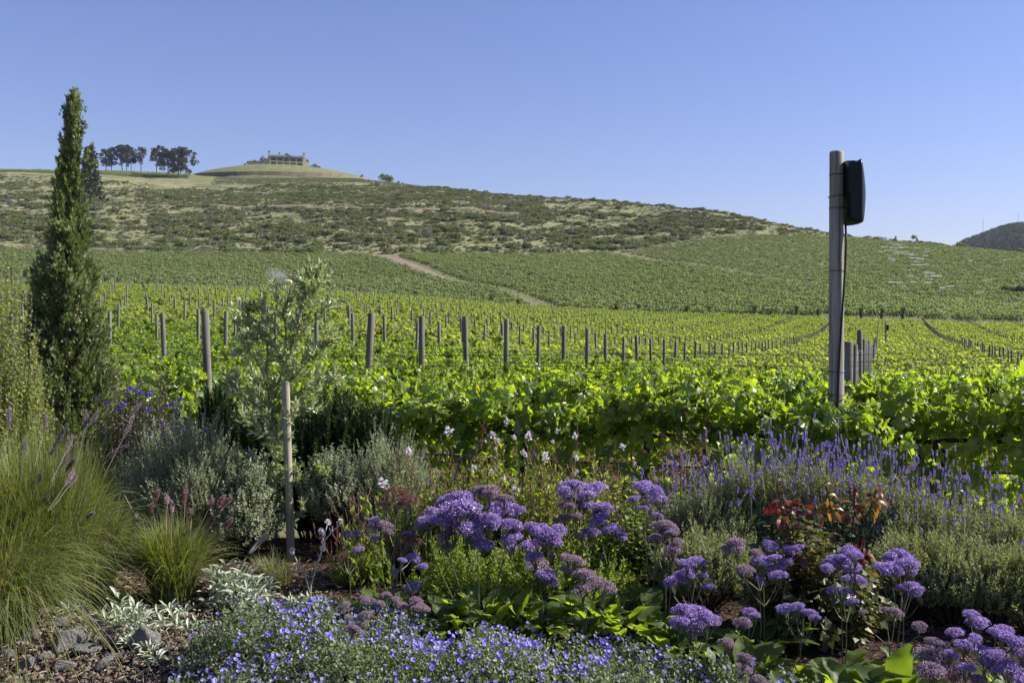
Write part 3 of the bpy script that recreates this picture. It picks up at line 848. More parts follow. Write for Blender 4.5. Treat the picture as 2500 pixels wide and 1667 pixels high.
o = gn_scatter('grass', np.column_stack([gp, height(gp[:, 0], gp[:, 1])]), rng.uniform(0, 6, len(gp)), rng.uniform(.6, 1.4, len(gp)), rng.integers(0, 2, len(gp)), tuft)
tag(o, "short mown grass on the lanes between the vine rows", "grass")

# ---------------------------------------------------------------- trellis posts
def post_mb(rad=.052, hgt=2.0, seed=0):
    mb = MB(); k = 9; t = np.linspace(0, 1, k)
    pts = np.stack([np.zeros(k), np.zeros(k), -.3 + t * (hgt + .3)], -1)
    rr = rad * (1.06 - .10 * t)
    tube(mb, pts, rr, 12)
    V = mb.v[0]
    V[-12:, :2] *= .9; V[-24:-12, 2] = hgt - .012
    return mb
post_meshes = [post_mb(.047).mesh('trellis_post', M['post'], True), post_mb(.042, 1.95).mesh('trellis_post', M['post'], True), post_mb(.051).mesh('trellis_post', M['post'], True)]
for me in post_meshes:
    for p_ in me.polygons:
        if len(p_.vertices) > 4: p_.use_smooth = False
cand = []
for k in range(0, 88):
    r = R0 + DR * k
    for j in range(-30, 24):
        x, y = at_row(r, C0 + DC * j + (.26 if (k == 0 and j == -1) else 0))
        if y < 5 or y > 168 or not fit_frame(x, y, 20): continue
        if (k == 0 and j == 0) or (k == 1 and j == -1): continue   # taken by the tall pole; hidden behind the olive
        cand.append((y, x, k, j))
cand.sort()
ords = ["first", "second", "third", "fourth", "fifth", "sixth", "seventh", "eighth", "ninth", "tenth", "eleventh", "twelfth"]
GRP_P = "wooden trellis posts in the vineyard"
far_posts = []
oc = {}
for i, (y, x, k, j) in enumerate(cand):
    if i < 290:
        if j == -1 and k == 0: lab = "thick grey trellis post above the violet shrub, nearest in the vineyard"
        elif j == -1 and 2 <= k < 14: lab = ords[k - 2] + " post of the line running from the olive sapling toward the tall pole"
        elif j == 0 and k < 10: lab = ords[k - 1] + " post in the tight line just beyond the tall pole"
        elif j == -2 and k < 12: lab = ords[k] + " post of the line rising from behind the cypress to the olive sapling"
        else: lab = "grey trellis post of the " + (ords_[k] if k < 14 else "farther") + (" row, " if k < 14 else " rows, ") + zone_txt(1250 + F * x / y)
        po = link(post_meshes[rng.integers(3)], 'trellis_post', None, (x, y, H1(x, y)), rng.uniform(0, 6))
        po.rotation_euler = (rng.normal() * .022, rng.normal() * .022, rng.uniform(0, 6))
        po.scale = (1, 1, rng.uniform(.97, 1.02) * (.85 if (j == 0 and k < 5) else 1))
        tag(po, lab, 'post', GRP_P)
    else: far_posts.append((x, y))
fp = np.array(far_posts)
ps = source('far_post', post_mb(.045, 1.8), M['post'])
ex = []
for k in range(20, 88, 1):                       # thin intermediate stakes between the posts
    for j in range(-30, 24):
        for f_ in (.5,):
            x, y = at_row(R0 + DR * k, C0 + DC * (j + f_))
            if 45 < y < 168 and fit_frame(x, y) and rng.uniform() < .55: ex.append((x, y))
ex = np.array(ex)
allp = np.concatenate([fp, ex])
sc3 = np.ones((len(allp), 3)); sc3[len(fp):, :2] = .4; sc3[len(fp):, 2] = .9
o = gn_scatter('distant_trellis_posts', np.column_stack([allp, height(allp[:, 0], allp[:, 1])]), rng.uniform(0, 6, len(allp)), sc3, np.zeros(len(allp)), [ps])
tag(o, "countless small grey trellis posts dotting the farther vine rows", "posts")

# ---------------------------------------------------------------- wires
wire_txt = {}
for k in range(0, 4):
    r = R0 + DR * k
    for h_, hn in ((.80, 'cordon'), (1.12, 'middle'), (1.37, 'upper'), (1.46, 'top')):
        if k > 1 and h_ < 1.3: continue
        cs = np.arange(-22, 20, 1.55)
        pts = np.array([at_row(r, c) for c in cs])
        pts = pts[pts[:, 1] > 2.5]
        off = .055 if hn in ('middle', 'top') else -.055
        pts = pts - DV * off
        z = height(pts[:, 0], pts[:, 1]) + h_ + rng.normal(size=len(pts)) * .006
        mb = MB(); tube(mb, np.column_stack([pts, z]), .0019, 4)
        o = mb.build('trellis_wire', M['wire'], smooth=True)
        tag(o, f"{hn} wire of the {ords[k]} trellis row, strung from post to post", 'wire', 'trellis wires')
# drip irrigation pipe under the first row
pts = np.array([at_row(R0 - .05, c) for c in np.arange(-13, 10, .6)]); pts = pts[pts[:, 1] > 2.5]
mb = MB(); tube(mb, np.column_stack([pts, height(pts[:, 0], pts[:, 1]) + .48 + np.sin(pts[:, 0] * 2) * .02]), .009, 6)
tag(mb.build('drip_pipe', M['black'], smooth=True), "black irrigation pipe hung below the vines of the first row", "pipe")

# ================================================================== farther vineyards on the slope
def small_clump(n=60, size=.24, mat='vine_mid', L=1.3, T=.28, z0=.35, z1=1.45):
    mb = MB()
    pos = np.stack([rng.uniform(-L / 2, L / 2, n), rng.normal(size=n) * T * .6, rng.uniform(z0, z1, n)], -1)
    scatter(mb, QUAD, pos, rdir(n), rdir(n, .6), size * rng.uniform(.6, 1.2, n))
    tube(mb, [(0, 0, -.1), (0, 0, .7)], .03, 4, 1)
    return source('vine_clump', mb, [M[mat], M['bark']])
src_mid = [small_clump(70, .27, 'vine_mid', 1.5, .34, .3, 1.55) for _ in range(5)]
src_up = [small_clump(60, .26, 'vine_mid', 1.5, .36, .3, 1.35) for _ in range(4)]
def line_y(z, pts): return np.interp(z, [p[0] for p in pts], [p[1] for p in pts])
def block(name, label, ang, inside, src, dr, sp, rng_box, posts=True, ev=6.0, seedj=.12):
    """Rows at an angle over a region of the ground."""
    e = np.array([math.cos(ang), math.sin(ang)]); d = np.array([-e[1], e[0]])
    x0, x1, y0, y1 = rng_box
    c = np.array([(x0 + x1) / 2, (y0 + y1) / 2]); ext = math.hypot(x1 - x0, y1 - y0) / 2
    rr = np.arange(-ext, ext, dr); cc = np.arange(-ext, ext, sp)
    RR_, CC_ = np.meshgrid(rr, cc, indexing='ij')
    CC_ = CC_ + rng.uniform(-.3, .3, CC_.shape) + rng.uniform(0, 1.2, (len(rr), 1))
    bend = np.sin(CC_ / 60.0) * 2.0
    P = c + RR_[..., None] * d + CC_[..., None] * e + bend[..., None] * d
    P = P.reshape(-1, 2)
    P = P[(P[:, 1] > y0) & (P[:, 1] < y1)]
    px = 1250 + F * P[:, 0] / P[:, 1]
    m = inside(px, P[:, 1]) & (px > -40) & (px < 2540)
    m &= rng.uniform(size=len(P)) > .09
    P = P[m]; n = len(P)
    z = height(P[:, 0], P[:, 1])
    o = gn_scatter(name, np.column_stack([P, z]), ang + rng.normal(size=n) * seedj, np.column_stack([np.ones(n), np.ones(n), rng.uniform(.75, 1.12, n)]), rng.integers(0, len(src), n), src)
    tag(o, label, 'vineyard')
    if posts:
        q = np.arange(-ext, ext, ev)
        A_, B_ = np.meshgrid(rr, q, indexing='ij')
        Q = (c + A_[..., None] * d + B_[..., None] * e + (np.sin(B_ / 60.0) * 2.0)[..., None] * d).reshape(-1, 2)
        Q = Q[(Q[:, 1] > y0) & (Q[:, 1] < y1)]
        px = 1250 + F * Q[:, 0] / Q[:, 1]
        Q = Q + rng.normal(size=Q.shape) * .25
        Q = Q[inside(px, Q[:, 1]) & (px > -40) & (px < 2540) & (rng.uniform(size=len(Q)) > .3)]
        return o, Q
    return o, None
near_edge = 177.5
def roadL(z): return line_y(z, [(185, 1330), (230, 1215), (245, 1118), (275, 1045), (315, 985), (345, 935), (352, 890), (400, 800)])
def roadR(z): return line_y(z, [(230, 2330), (238, 2240), (250, 2125), (262, 2025), (280, 1905), (302, 1803), (326, 1702), (350, 1602), (392, 1502), (405, 1440), (500, 1300)])
allQ = []
o, Q = block('left_slope_vineyard', "dark green vineyard on the slope left of the pale dirt road", R(-2), lambda px, z: (z > near_edge) & (z < base_z(px) - 5) & (px < roadL(z) - 34) & ~((np.abs(px - 706) < 55) & (z < 222) & (z > 200)), src_mid, 4.6, .95, (-170, 60, 177, 352)); allQ.append(Q)
o, Q = block('middle_slope_vineyard', "dark green vineyard with fine level rows between the two dirt roads", R(3), lambda px, z: (z > near_edge) & (z < base_z(px) - 5) & (px > roadL(z) + 34) & (px < roadR(z) - 22), src_mid, 4.6, .95, (-70, 140, 177, 420)); allQ.append(Q)
o, Q = block('upper_slope_vineyard', "striped young vineyard high on the slope beyond the tall pole", R(7), lambda px, z: (z > 190) & (z < base_z(px) - 6) & (px > roadR(z) + 22) & (z > line_y(px, [(1400, 190), (2000, 240), (2130, 232), (2250, 246), (2400, 236), (2500, 226)])), src_up, 7.0, .95, (20, 260, 190, 490)); allQ.append(Q)
o, Q = block('lower_valley_vineyard', "strip of green vines beside the posts at the valley bottom", R(-8), lambda px, z: (z > near_edge) & (px > roadR(z) - 12) & (z < line_y(px, [(1400, 190), (2000, 236), (2130, 226), (2250, 238), (2400, 229), (2500, 219)])), src_mid, 2.4, 1.15, (60, 160, 176, 250)); allQ.append(Q)
Q = np.concatenate(allQ)
fps = source('slope_post', post_mb(.03, 1.75), M['farpost'])
o = gn_scatter('slope_vineyard_posts', np.column_stack([Q, height(Q[:, 0], Q[:, 1])]), np.zeros(len(Q)), np.ones(len(Q)), np.zeros(len(Q)), [fps])
tag(o, "tiny pale posts speckling the vineyards on the slope", "posts")
o, Q = block('ridge_vineyard', "faint vine rows on the upper slope just below the knoll", R(4), lambda px, z: (px > 475 + 90 * fbm(px / 30, z / 9, 3)) & (px < 1120) & (fbm(px / 60, z / 8, 8) > .38) & (z > line_y(px, [(470, 662), (695, 650), (900, 695), (1120, 728)])) & (z < line_y(px, [(470, 722), (690, 724), (880, 745), (1120, 733)])), [small_clump(50, .24, 'bush_o', 1.4, .4, .1, .9) for _ in range(3)], 5.0, 1.3, (-230, -30, 640, 750), posts=False)
# plateau vineyard below the skyline pines
o, Q = block('plateau_vineyard', "dark vine rows on the plateau below the skyline pines", R(2), lambda px, z: (px < 465) & (z > line_y(px, [(-100, 705), (200, 705), (300, 690), (465, 705)])) & (z < 735), src_mid, 3.0, 1.6, (-480, -200, 690, 740), posts=False)
# ================================================================== hillside scrub
def bush_mesh(n=420, mat='bush', flat=.62, size=.17, seed=0):
    mb = MB()
    lob = rng.normal(size=(5, 3)) * np.array([.42, .42, .12]) + np.array([0, 0, .32])
    which = rng.integers(0, 5, n)
    d = rdir(n, .35)
    pos = lob[which] + d * rng.uniform(.25, .48, (n, 1)) * np.array([1, 1, .8])
    pos[:, 2] = np.abs(pos[:, 2]) * flat * 1.5
    scatter(mb, QUAD, pos, norm(d + rdir(n) * .8), norm(d + rdir(n) * .5), size * rng.uniform(.5, 1.15, n))
    a = np.linspace(0, 6.28, 5)[:4]
    for t_ in a: tube(mb, [(0, 0, -.1), (.2 * math.cos(t_), .2 * math.sin(t_), .4)], [.05, .02], 4, 1)
    return mb.mesh('bush', [M[mat], M['bark']])
bm = [bush_mesh(mat='bush') for _ in range(4)] + [bush_mesh(mat='bush_o') for _ in range(2)] + [bush_mesh(mat='bush_p', n=300) for _ in range(1)]
def hill_points(n):
    px = rng.uniform(-60, 2560, n * 3); z = rng.uniform(330, 760, n * 3)
    keep = rng.uniform(size=n * 3) < (z / 760)
    px, z = px[keep], z[keep]
    zb = base_z(px)
    top = np.interp(px, [-60, 250, 480, 695, 900, 1100, 1300, 1740, 1900, 2100, 2300, 2560], [672, 640, 630, 634, 690, 735, 722, 645, 603, 525, 468, 425])
    m = (z > zb + 1.5) & (z < top)
    px, z = px[m], z[m]
    x = (px - 1250) / F * z
    dn = fbm(x / 38, z / 16, 31, 4)
    s_ = (z - base_z(px)) / (top[m] - base_z(px))
    band = .5 + .25 * np.sin(s_ * 9 + px / 400)
    # clearings: pale gully at the left, open grass patch low in the middle, tracks
    clear = ((np.abs(px - (300 + (z - 345) * 0.1)) < 70) & (z < 560)) * .75 + ((np.abs(px - 1010) < 230) & (s_ < .3)) * .5 + ((px > 1100) & (px < 1500) & (s_ < .12)) * .4
    trk = np.abs(z - np.interp(px, [300, 700, 1150, 1600], [513, 522, 535, 560])) < 2.6
    p_ = np.clip((dn - .46) * 9.0, 0, 1) * (1 - clear) * (~trk)
    k = rng.uniform(size=len(x)) < np.maximum(p_, .10 * (~trk))
    return x[k], z[k], px[k], s_[k], dn[k]
x, z, px, s_, dn = hill_points(26000)
n = len(x)
zz = height(x, z)
size = np.exp(rng.normal(size=n) * .55) * 1.15 * np.where(s_ > .55, .85, 1.1) * np.where(s_ > .8, .65, 1)
size = np.minimum(size, 2.7)
tp = rng.choice(7, n, p=[.21, .21, .21, .15, .09, .08, .05])
upper = (s_ > .62) & (px < 1000)
tp = np.where(upper & (rng.uniform(size=n) < .6), 4 + rng.integers(0, 2, n), tp)
app = size / z
order = np.argsort(-app * (s_ > 0))
big = order[:290]; rest = order[290:]
GRP_B = "bushes scattered over the scrub hillside"
for i in big:
    o = link(bm[tp[i]], 'hillside_bush', None, (x[i], z[i], zz[i] - .1), rng.uniform(0, 6))
    s3 = size[i] * 1.15; o.scale = (s3, s3, s3 * rng.uniform(.7, .95))
    kind_ = ["dark green", "olive brown", "pale grey"][0 if tp[i] < 4 else (1 if tp[i] < 6 else 2)]
    where = next(t_ for a_, t_ in [(70, "at the left edge"), (260, "behind the cypress"), (420, "below the skyline pines"), (560, "above the spray mist"), (700, "below the villa"), (800, "below the right end of the villa"), (880, "above the top of the pale road"), (960, "below the ridge trees"),
        (1060, "right of the pale road top"), (1160, "above the middle vineyard, left part"), (1260, "above the middle vineyard"), (1360, "above the middle vineyard, right part"), (1460, "left of the upper dirt road"), (1560, "above the foot of the upper dirt road"), (1680, "above the upper dirt road"), (1800, "on the right shoulder"), (1960, "left of the tall pole"), (9999, "right of the tall pole")] if px[i] < a_)
    tag(o, kind_ + " scrub bush " + ("low" if s_[i] < .15 else "midway" if s_[i] < .45 else "high") + " on the hill, " + where, 'bush', GRP_B)
bsrc = [bpy.data.objects.new('bush', m_) for m_ in bm]
sz = size[rest]
o = gn_scatter('hillside_scrub', np.column_stack([x[rest], z[rest], zz[rest] - .1]), rng.uniform(0, 6, len(rest)), np.column_stack([sz, sz, sz * rng.uniform(.6, .95, len(rest))]), tp[rest], bsrc)
tag(o, "dense low scrub covering the hillside", "scrub")
# fine low growth and grass clumps between the bushes
n = 70000
px = rng.uniform(-50, 2550, n); z = rng.uniform(335, 770, n)
top = np.interp(px, [-60, 250, 480, 695, 900, 1100, 1300, 1740, 1900, 2100, 2300, 2560], [690, 660, 640, 640, 735, 750, 730, 650, 607, 530, 470, 430])
m = (z > base_z(px) + 1) & (z < top) & (np.abs(z - np.interp(px, [300, 700, 1150, 1600], [513, 522, 535, 560])) > 2.2)
px, z = px[m], z[m]; x = (px - 1250) / F * z
m = rng.uniform(size=len(x)) < np.clip((fbm(x / 20, z / 9, 51, 4) - .3) * 3, .12, 1); x, z = x[m], z[m]; n = len(x)
if True:
    k_ = 26000; pu = rng.uniform(330, 1330, k_); zu = rng.uniform(528, 700, k_); mu_ = (zu < np.interp(pu, [330, 480, 695, 900, 1330], [600, 625, 632, 680, 716])) & (np.abs(zu - np.interp(pu, [300, 700, 1150, 1600], [513, 522, 535, 560])) > 3)
    x = np.concatenate([x, ((pu - 1250) / F * zu)[mu_]]); z = np.concatenate([z, zu[mu_]]); n = len(x)
sz = np.exp(rng.normal(size=n) * .35) * .5
o = gn_scatter('hillside_undergrowth', np.column_stack([x, z, height(x, z) - .05]), rng.uniform(0, 6, n), np.column_stack([sz, sz, sz * .7]), rng.choice(7, n, p=[.14, .14, .14, .14, .16, .16, .12]), bsrc)
tag(o, "low grey green undergrowth between the hillside bushes", "scrub")

# scattered pale rocks on the right shoulder of the hill
rock_src = []
for i in range(3):
    mb = MB(); V = rdir(14) * rng.uniform(.6, 1, (14, 1)) * np.array([1, .8, .6])
    import bmesh
    b_ = bmesh.new(); vs = [b_.verts.new(v) for v in V]; bmesh.ops.convex_hull(b_, input=vs)
    b_.verts.ensure_lookup_table(); b_.verts.index_update()
    vv = [v.co[:] for v in b_.verts]; ff = [[v.index for v in f.verts] for f in b_.faces if len(f.verts) == 3]
    mb.add(vv, ff); b_.free(); rock_src.append(source('boulder', mb, M['rock']))
px = rng.uniform(1600, 2000, 420); z = rng.uniform(470, 620, 420)
m = (z > base_z(px) + 15) & (z < np.interp(px, [1600, 1740, 1900, 2000], [670, 630, 590, 560])); px, z = px[m], z[m]
x = (px - 1250) / F * z
o = gn_scatter('hillside_rocks', np.column_stack([x, z, height(x, z)]), rng.uniform(0, 6, len(x)), rng.uniform(.3, 1.1, len(x)), rng.integers(0, 3, len(x)), rock_src)
tag(o, "pale rocks strewn over the right shoulder of the hill", "rocks")

# ------------------------------------------------------------------ overgrown end posts along the headland
def overgrown():
    mb = MB(); n = 210
    t = rng.uniform(0, 1, n) ** .8
    zz = .15 + t * 1.95
    rad = .26 + .22 * np.clip((t - .55) * 2.5, 0, 1)
    a = rng.uniform(0, 6.28, n)
    pos = np.stack([np.cos(a) * rad * rng.uniform(.3, 1, n), np.sin(a) * rad * rng.uniform(.3, 1, n), zz], -1)
    pos[:, 0] += rng.normal() * .1 * t
    scatter(mb, QUAD, pos, rdir(n), rdir(n, .5), .24 * rng.uniform(.6, 1.2, n))
    return mb.mesh('foliage', M['bush'])
og = [overgrown() for _ in range(4)]
ogp = post_mb(.07, 2.1).mesh('post', M['post'], True)
for i, (px, yb) in enumerate([(55, 680), (258, 697), (290, 699), (330, 694), (362, 702), (395, 699), (430, 700), (583, 712), (613, 713), (681, 713), (752, 717), (816, 718), (880, 722), (1013, 726), (1200, 733), (1265, 737), (1505, 753), (1563, 754), (1678, 757), (1733, 756), (1842, 752), (1945, 750), (1998, 749), (2103, 750), (2152, 751), (2204, 752)]):
    z = 176.0 + (i % 3) * 1.5
    p = G(px, z)
    root = empty('overgrown_post', p, "dark leafy climber smothering an end post at the edge of the bright vineyard", 'climber', 'overgrown end posts along the headland', rng.uniform(0, 6))
    root.scale = [rng.uniform(.85, 1.15)] * 3
    link(og[i % 4], 'foliage', root); link(ogp, 'post', root)

# ------------------------------------------------------------------ trees on the skyline
def pine_mesh(h=18, crown0=.4, w=.5, layers=9, seed=0, bare=True):
    """A maritime pine: bare trunk, flat tufted limbs, crown in separate clumps."""
    mt = MB(); mc = MB()
    k = 8; t = np.linspace(0, 1, k)
    lean = rng.normal(size=2) * .5
    tr = np.stack([lean[0] * t ** 1.5, lean[1] * t ** 1.5, t * h * .93], -1)
    tube(mt, tr, np.linspace(.34, .1, k) * h / 18, 7)
    for i in range(layers * 3):
        f = crown0 + (1 - crown0) * (i / (layers * 3 - 1)) ** .9
        q = (f - crown0) / (1 - crown0)
        rad = w * h * .5 * (math.sin(math.pi * min(1, .22 + q * .72)) ** .7) * rng.uniform(.55, 1.1)
        a = rng.uniform(0, 6.28)
        b0 = np.array([np.interp(f * .93, t * .93, tr[:, 0]), np.interp(f * .93, t * .93, tr[:, 1]), f * h * .93])
        e = b0 + np.array([math.cos(a) * rad, math.sin(a) * rad, rng.uniform(.02, .1) * h * (1 if q < .8 else .3)])
        tube(mt, [b0 - (0, 0, .02 * h), (b0 + e) / 2 + (0, 0, .01 * h), e], [.11 * h / 18, .08 * h / 18, .03], 4)
        n = 62
        cr = h * rng.uniform(.045, .10)
        d = rdir(n, .25)
        s_ = rng.uniform(.25, 1, (n, 1)) ** .5
        pos = e + d * s_ * np.array([cr * 1.25, cr * 1.25, cr * .62])
        scatter(mc, QUAD, pos, norm(d + rdir(n) * .6), rdir(n, .4), h * .034 * rng.uniform(.5, 1.2, n))
    return mt.mesh('trunk', M['pine_bark'], True), mc.mesh('crown', M['pine'])
pm = [pine_mesh(18, .24, .62, 11), pine_mesh(18, .3, .6, 10), pine_mesh(18, .34, .52), pine_mesh(18, .2, .72, 13), pine_mesh(18, .24, .82, 14)]
def pine(px, ytop, ybase, z, v, label, group=None, wid=1.0):
    p = W(px, ybase, z)
    h = (W(px, ytop, z) - p)[2]
    root = empty('pine_tree', p - np.array([0, 0, .3]), label, 'tree', group, rng.uniform(0, 6))
    s_ = h / 18.0
    root.scale = (s_ * wid, s_ * wid, s_)
    link(pm[v][0], 'trunk', root); link(pm[v][1], 'crown', root)
GP = "pines on the skyline"
for px, yt, yb, z, v, w_, lab in [
    (259, 364, 418, 800, 0, 1.0, "leftmost skyline pine beside the dark conifer, low leaning crown"),
    (272, 358, 418, 802, 3, .8, "second skyline pine with a dark rounded crown"),
    (298, 352, 418, 805, 1, .95, "slender pine with flat crown, tallest pair of the left group"),
    (309, 353, 418, 800, 3, .7, "thick trunked pine of the tallest pair in the left group"),
    (320, 357, 418, 803, 1, .7, "pine with layered boughs between two gaps of sky"),
    (344, 358, 418, 801, 2, .8, "small pine with bare forked trunk, last of the left group"),
    (382, 355, 418, 800, 0, .95, "first pine of the right group with loose airy crown"),
    (402, 366, 417, 795, 3, .8, "dark dense pine in the middle of the right group"),
    (410, 362, 441, 706, 4, .82, "broad dark pine standing in front on the dirt edge"),
    (436, 357, 441, 704, 1, .8, "pine with bent bare trunk between two dense crowns"),
    (454, 360, 441, 705, 4, .75, "round crowned pine, rightmost of the skyline pines"),
]: pine(px, yt, yb, z, v, lab, GP, w_)
# the big conifer standing behind the cypress
def conifer_mesh(h=24):
    mt = MB(); mc = MB()
    tube(mt, [(0, 0, -1), (.1, 0, h * .5), (0, .1, h)], [.42, .25, .04], 8)
    for i in range(70):
        f = .2 + .8 * (i / 69); a = i * 2.4
        rad = h * .30 * (1.10 - f) * rng.uniform(.7, 1.25)
        b0 = np.array([0, 0, f * h]); e = b0 + np.array([math.cos(a) * rad, math.sin(a) * rad, -rad * .35])
        tube(mt, [b0, e], [.07, .02], 4)
        m_ = 34; u = rng.uniform(.2, 1, (m_, 1)); pos = b0 * (1 - u) + e * u + rng.normal(size=(m_, 3)) * np.array([.5, .5, .35])
        scatter(mc, QUAD, pos, norm((e - b0) + rdir(m_) * rad * .7), rdir(m_, .5), .8 * rng.uniform(.5, 1.2, m_))
    return mt.mesh('trunk', M['pine_bark'], True), mc.mesh('crown', M['pine'])
a_, b_ = conifer_mesh()
p = W(220, 502, 520); h = W(222, 358, 520)[2] - p[2]
root = empty('conifer_tree', p, "big dark conifer with drooping boughs behind the pointed cypress", 'tree')
root.scale = [h / 24] * 3
link(a_, 'trunk', root); link(b_, 'crown', root)
# small trees on the ridge right of the knoll
rt = [bush_mesh(420, 'bush', 1.0, .2) for _ in range(2)]
rtt = MB(); tube(rtt, [(0, 0, -.2), (0, 0, .5)], [.06, .03], 5); rtt = rtt.mesh('trunk', M['bark'])
for px, yb, w_, z, lab in [(933, 440, 14, 752, "larger round tree on the ridge right of the knoll"), (952, 444, 14, 748, "smaller round tree beside the larger one on the ridge"),
                           (884, 432, 8, 760, "tiny spiky tree just right of the knoll"), (972, 448, 8, 745, "tiny dark tree on the falling ridge"), (984, 451, 7, 742, "last tiny tree of the ridge group"),
                           (2228, 583, 13, 468, "lone dark tree on the skyline right of the tall pole"), (2240, 587, 8, 466, "low bush at the foot of the lone skyline tree"),
                           (598, 405, 8, 770, "small green tree at the left edge of the knoll lawn"), (2186, 582, 8, 480, "small shrub on the skyline between pole and lone tree")]:
    p = W(px, yb, z); s_ = w_ / F * z * (.8 if w_ > 13 else .5)
    root = empty('ridge_tree', p, lab, 'tree', 'small trees on the ridge', rng.uniform(0, 6)); root.scale = (s_, s_, s_ * 1.05)
    link(rt[0 if w_ > 10 else 1], 'crown', root); link(rtt, 'trunk', root)
# dark thicket at the right edge
p = G(2480, 262); mb = MB()
n = 900; d = rdir(n, .3); pos = d * rng.uniform(.5, 1, (n, 1)) ** .4 * np.array([4.6, 2.5, 1.7]) * (1 + .25 * np.sin(d[:, :1] * 9)); pos[:, 2] = np.abs(pos[:, 2])
scatter(mb, QUAD, pos, norm(d + rdir(n) * .7), norm(d + rdir(n) * .5), .5 * rng.uniform(.5, 1.2, n))
tag(mb.build('thicket', M['bush_d'], loc=p), "dark rounded thicket among the vines at the right edge", "thicket")

# ------------------------------------------------------------------ wooded far hill and its masts
fa = np.linspace(2335, 3400, 90); fz = np.linspace(0, 1, 14)
hy = np.interp(fa, [2335, 2385, 2410, 2450, 2480, 2500, 2700, 3000, 3400], [628, 608, 597, 584, 577, 576, 566, 585, 615])
mb = MB(); V = []
for i, a in enumerate(fa):
    for t in fz:
        z = 1500 + t * 700
        top = W(a, hy[i], 2200)[2]; bot = W(a, 640, 1500)[2]
        x_ = (a - 1250) / F * z
        V.append((x_, z, bot + (top - bot) * (math.sin(t * math.pi / 2) ** .9) + (fbm(np.array([x_ / 60]), np.array([z / 60]), 7)[0] - .5) * 14 * (1 - t)))
V = np.array(V); ii = np.arange(len(fa) * len(fz)).reshape(len(fa), len(fz))
mb.add(V, np.stack([ii[:-1, :-1], ii[1:, :-1], ii[1:, 1:], ii[:-1, 1:]], -1).reshape(-1, 4))
back = V.reshape(len(fa), len(fz), 3)[:, -1]; bb = back.copy(); bb[:, 1] += 500; bb[:, 2] -= 260
mb.add(np.concatenate([back, bb]), [[i, i + 1, len(fa) + i + 1, len(fa) + i] for i in range(len(fa) - 1)])
tag(mb.build('far_hill', noisemat('far_hill_ground', (.05,.06,.035), (.10,.10,.06), .02, bump=0), smooth=True), kind='structure')
k = 5000
i_ = rng.uniform(0, len(fa) - 1.01, k); j_ = (rng.uniform(0, 1, k) ** .7) * (len(fz) - 1.01)
V3 = V.reshape(len(fa), len(fz), 3); a0 = i_.astype(int); b0 = j_.astype(int)
fi, fj = (i_ - a0)[:, None], (j_ - b0)[:, None]
P = (V3[a0, b0] * (1 - fi) + V3[a0 + 1, b0] * fi) * (1 - fj) + (V3[a0, b0 + 1] * (1 - fi) + V3[a0 + 1, b0 + 1] * fi) * fj
wood = [source('wood_tree', (lambda mb: (scatter(mb, QUAD, (d := rdir(110, .3)) * np.array([.42, .42, .55]) * rng.uniform(.6, 1, (110, 1)) + (0, 0, .5), d, rdir(110, .5), .26), mb)[1])(MB()), M['bush_d']) for _ in range(3)]
o = gn_scatter('wooded_hillside', P, rng.uniform(0, 6, k), np.column_stack([rng.uniform(9, 15, k)] * 2 + [rng.uniform(9, 17, k)]), rng.integers(0, 3, k), wood)
tag(o, "dark pine wood covering the far hill at the right edge", "wood")
for px, yt, yb, lab in [(2400, 536, 570, "thin lattice mast above the left flank of the wooded hill"), (2486, 521, 556, "taller thin mast above the crest of the wooded hill")]:
    b = W(px, yb, 2150); t = W(px, yt, 2150); hh = t[2] - b[2]
    root = empty('radio_mast', b, lab, 'mast', 'masts on the wooded hill')
    mb = MB()
    for s_ in ((-1, -1), (1, -1), (0, 1)): tube(mb, [(s_[0] * 1.0, s_[1] * 1.0, -4), (s_[0] * .5, s_[1] * .5, hh)], .13, 4)
    mb.build('leg_frame', M['steel'], root)
    mb = MB()
    for q_ in range(9):
        z0 = hh * q_ / 9; z1 = hh * (q_ + 1) / 9; s0 = 1 - q_ / 18; s1 = 1 - (q_ + 1) / 18
        c3 = [(-s0, -s0, z0), (s1, -s1, z1)], [(s0, -s0, z0), (0, s1, z1)], [(0, s0, z0), (-s1, -s1, z1)]
        for c_ in c3: tube(mb, c_, .08, 4)
    mb.build('bracing', M['steel'], root)
    mb = MB(); tube(mb, [(0, 0, hh - .5), (0, 0, hh + 3)], .1, 5); mb.build('antenna', M['steel'], root)

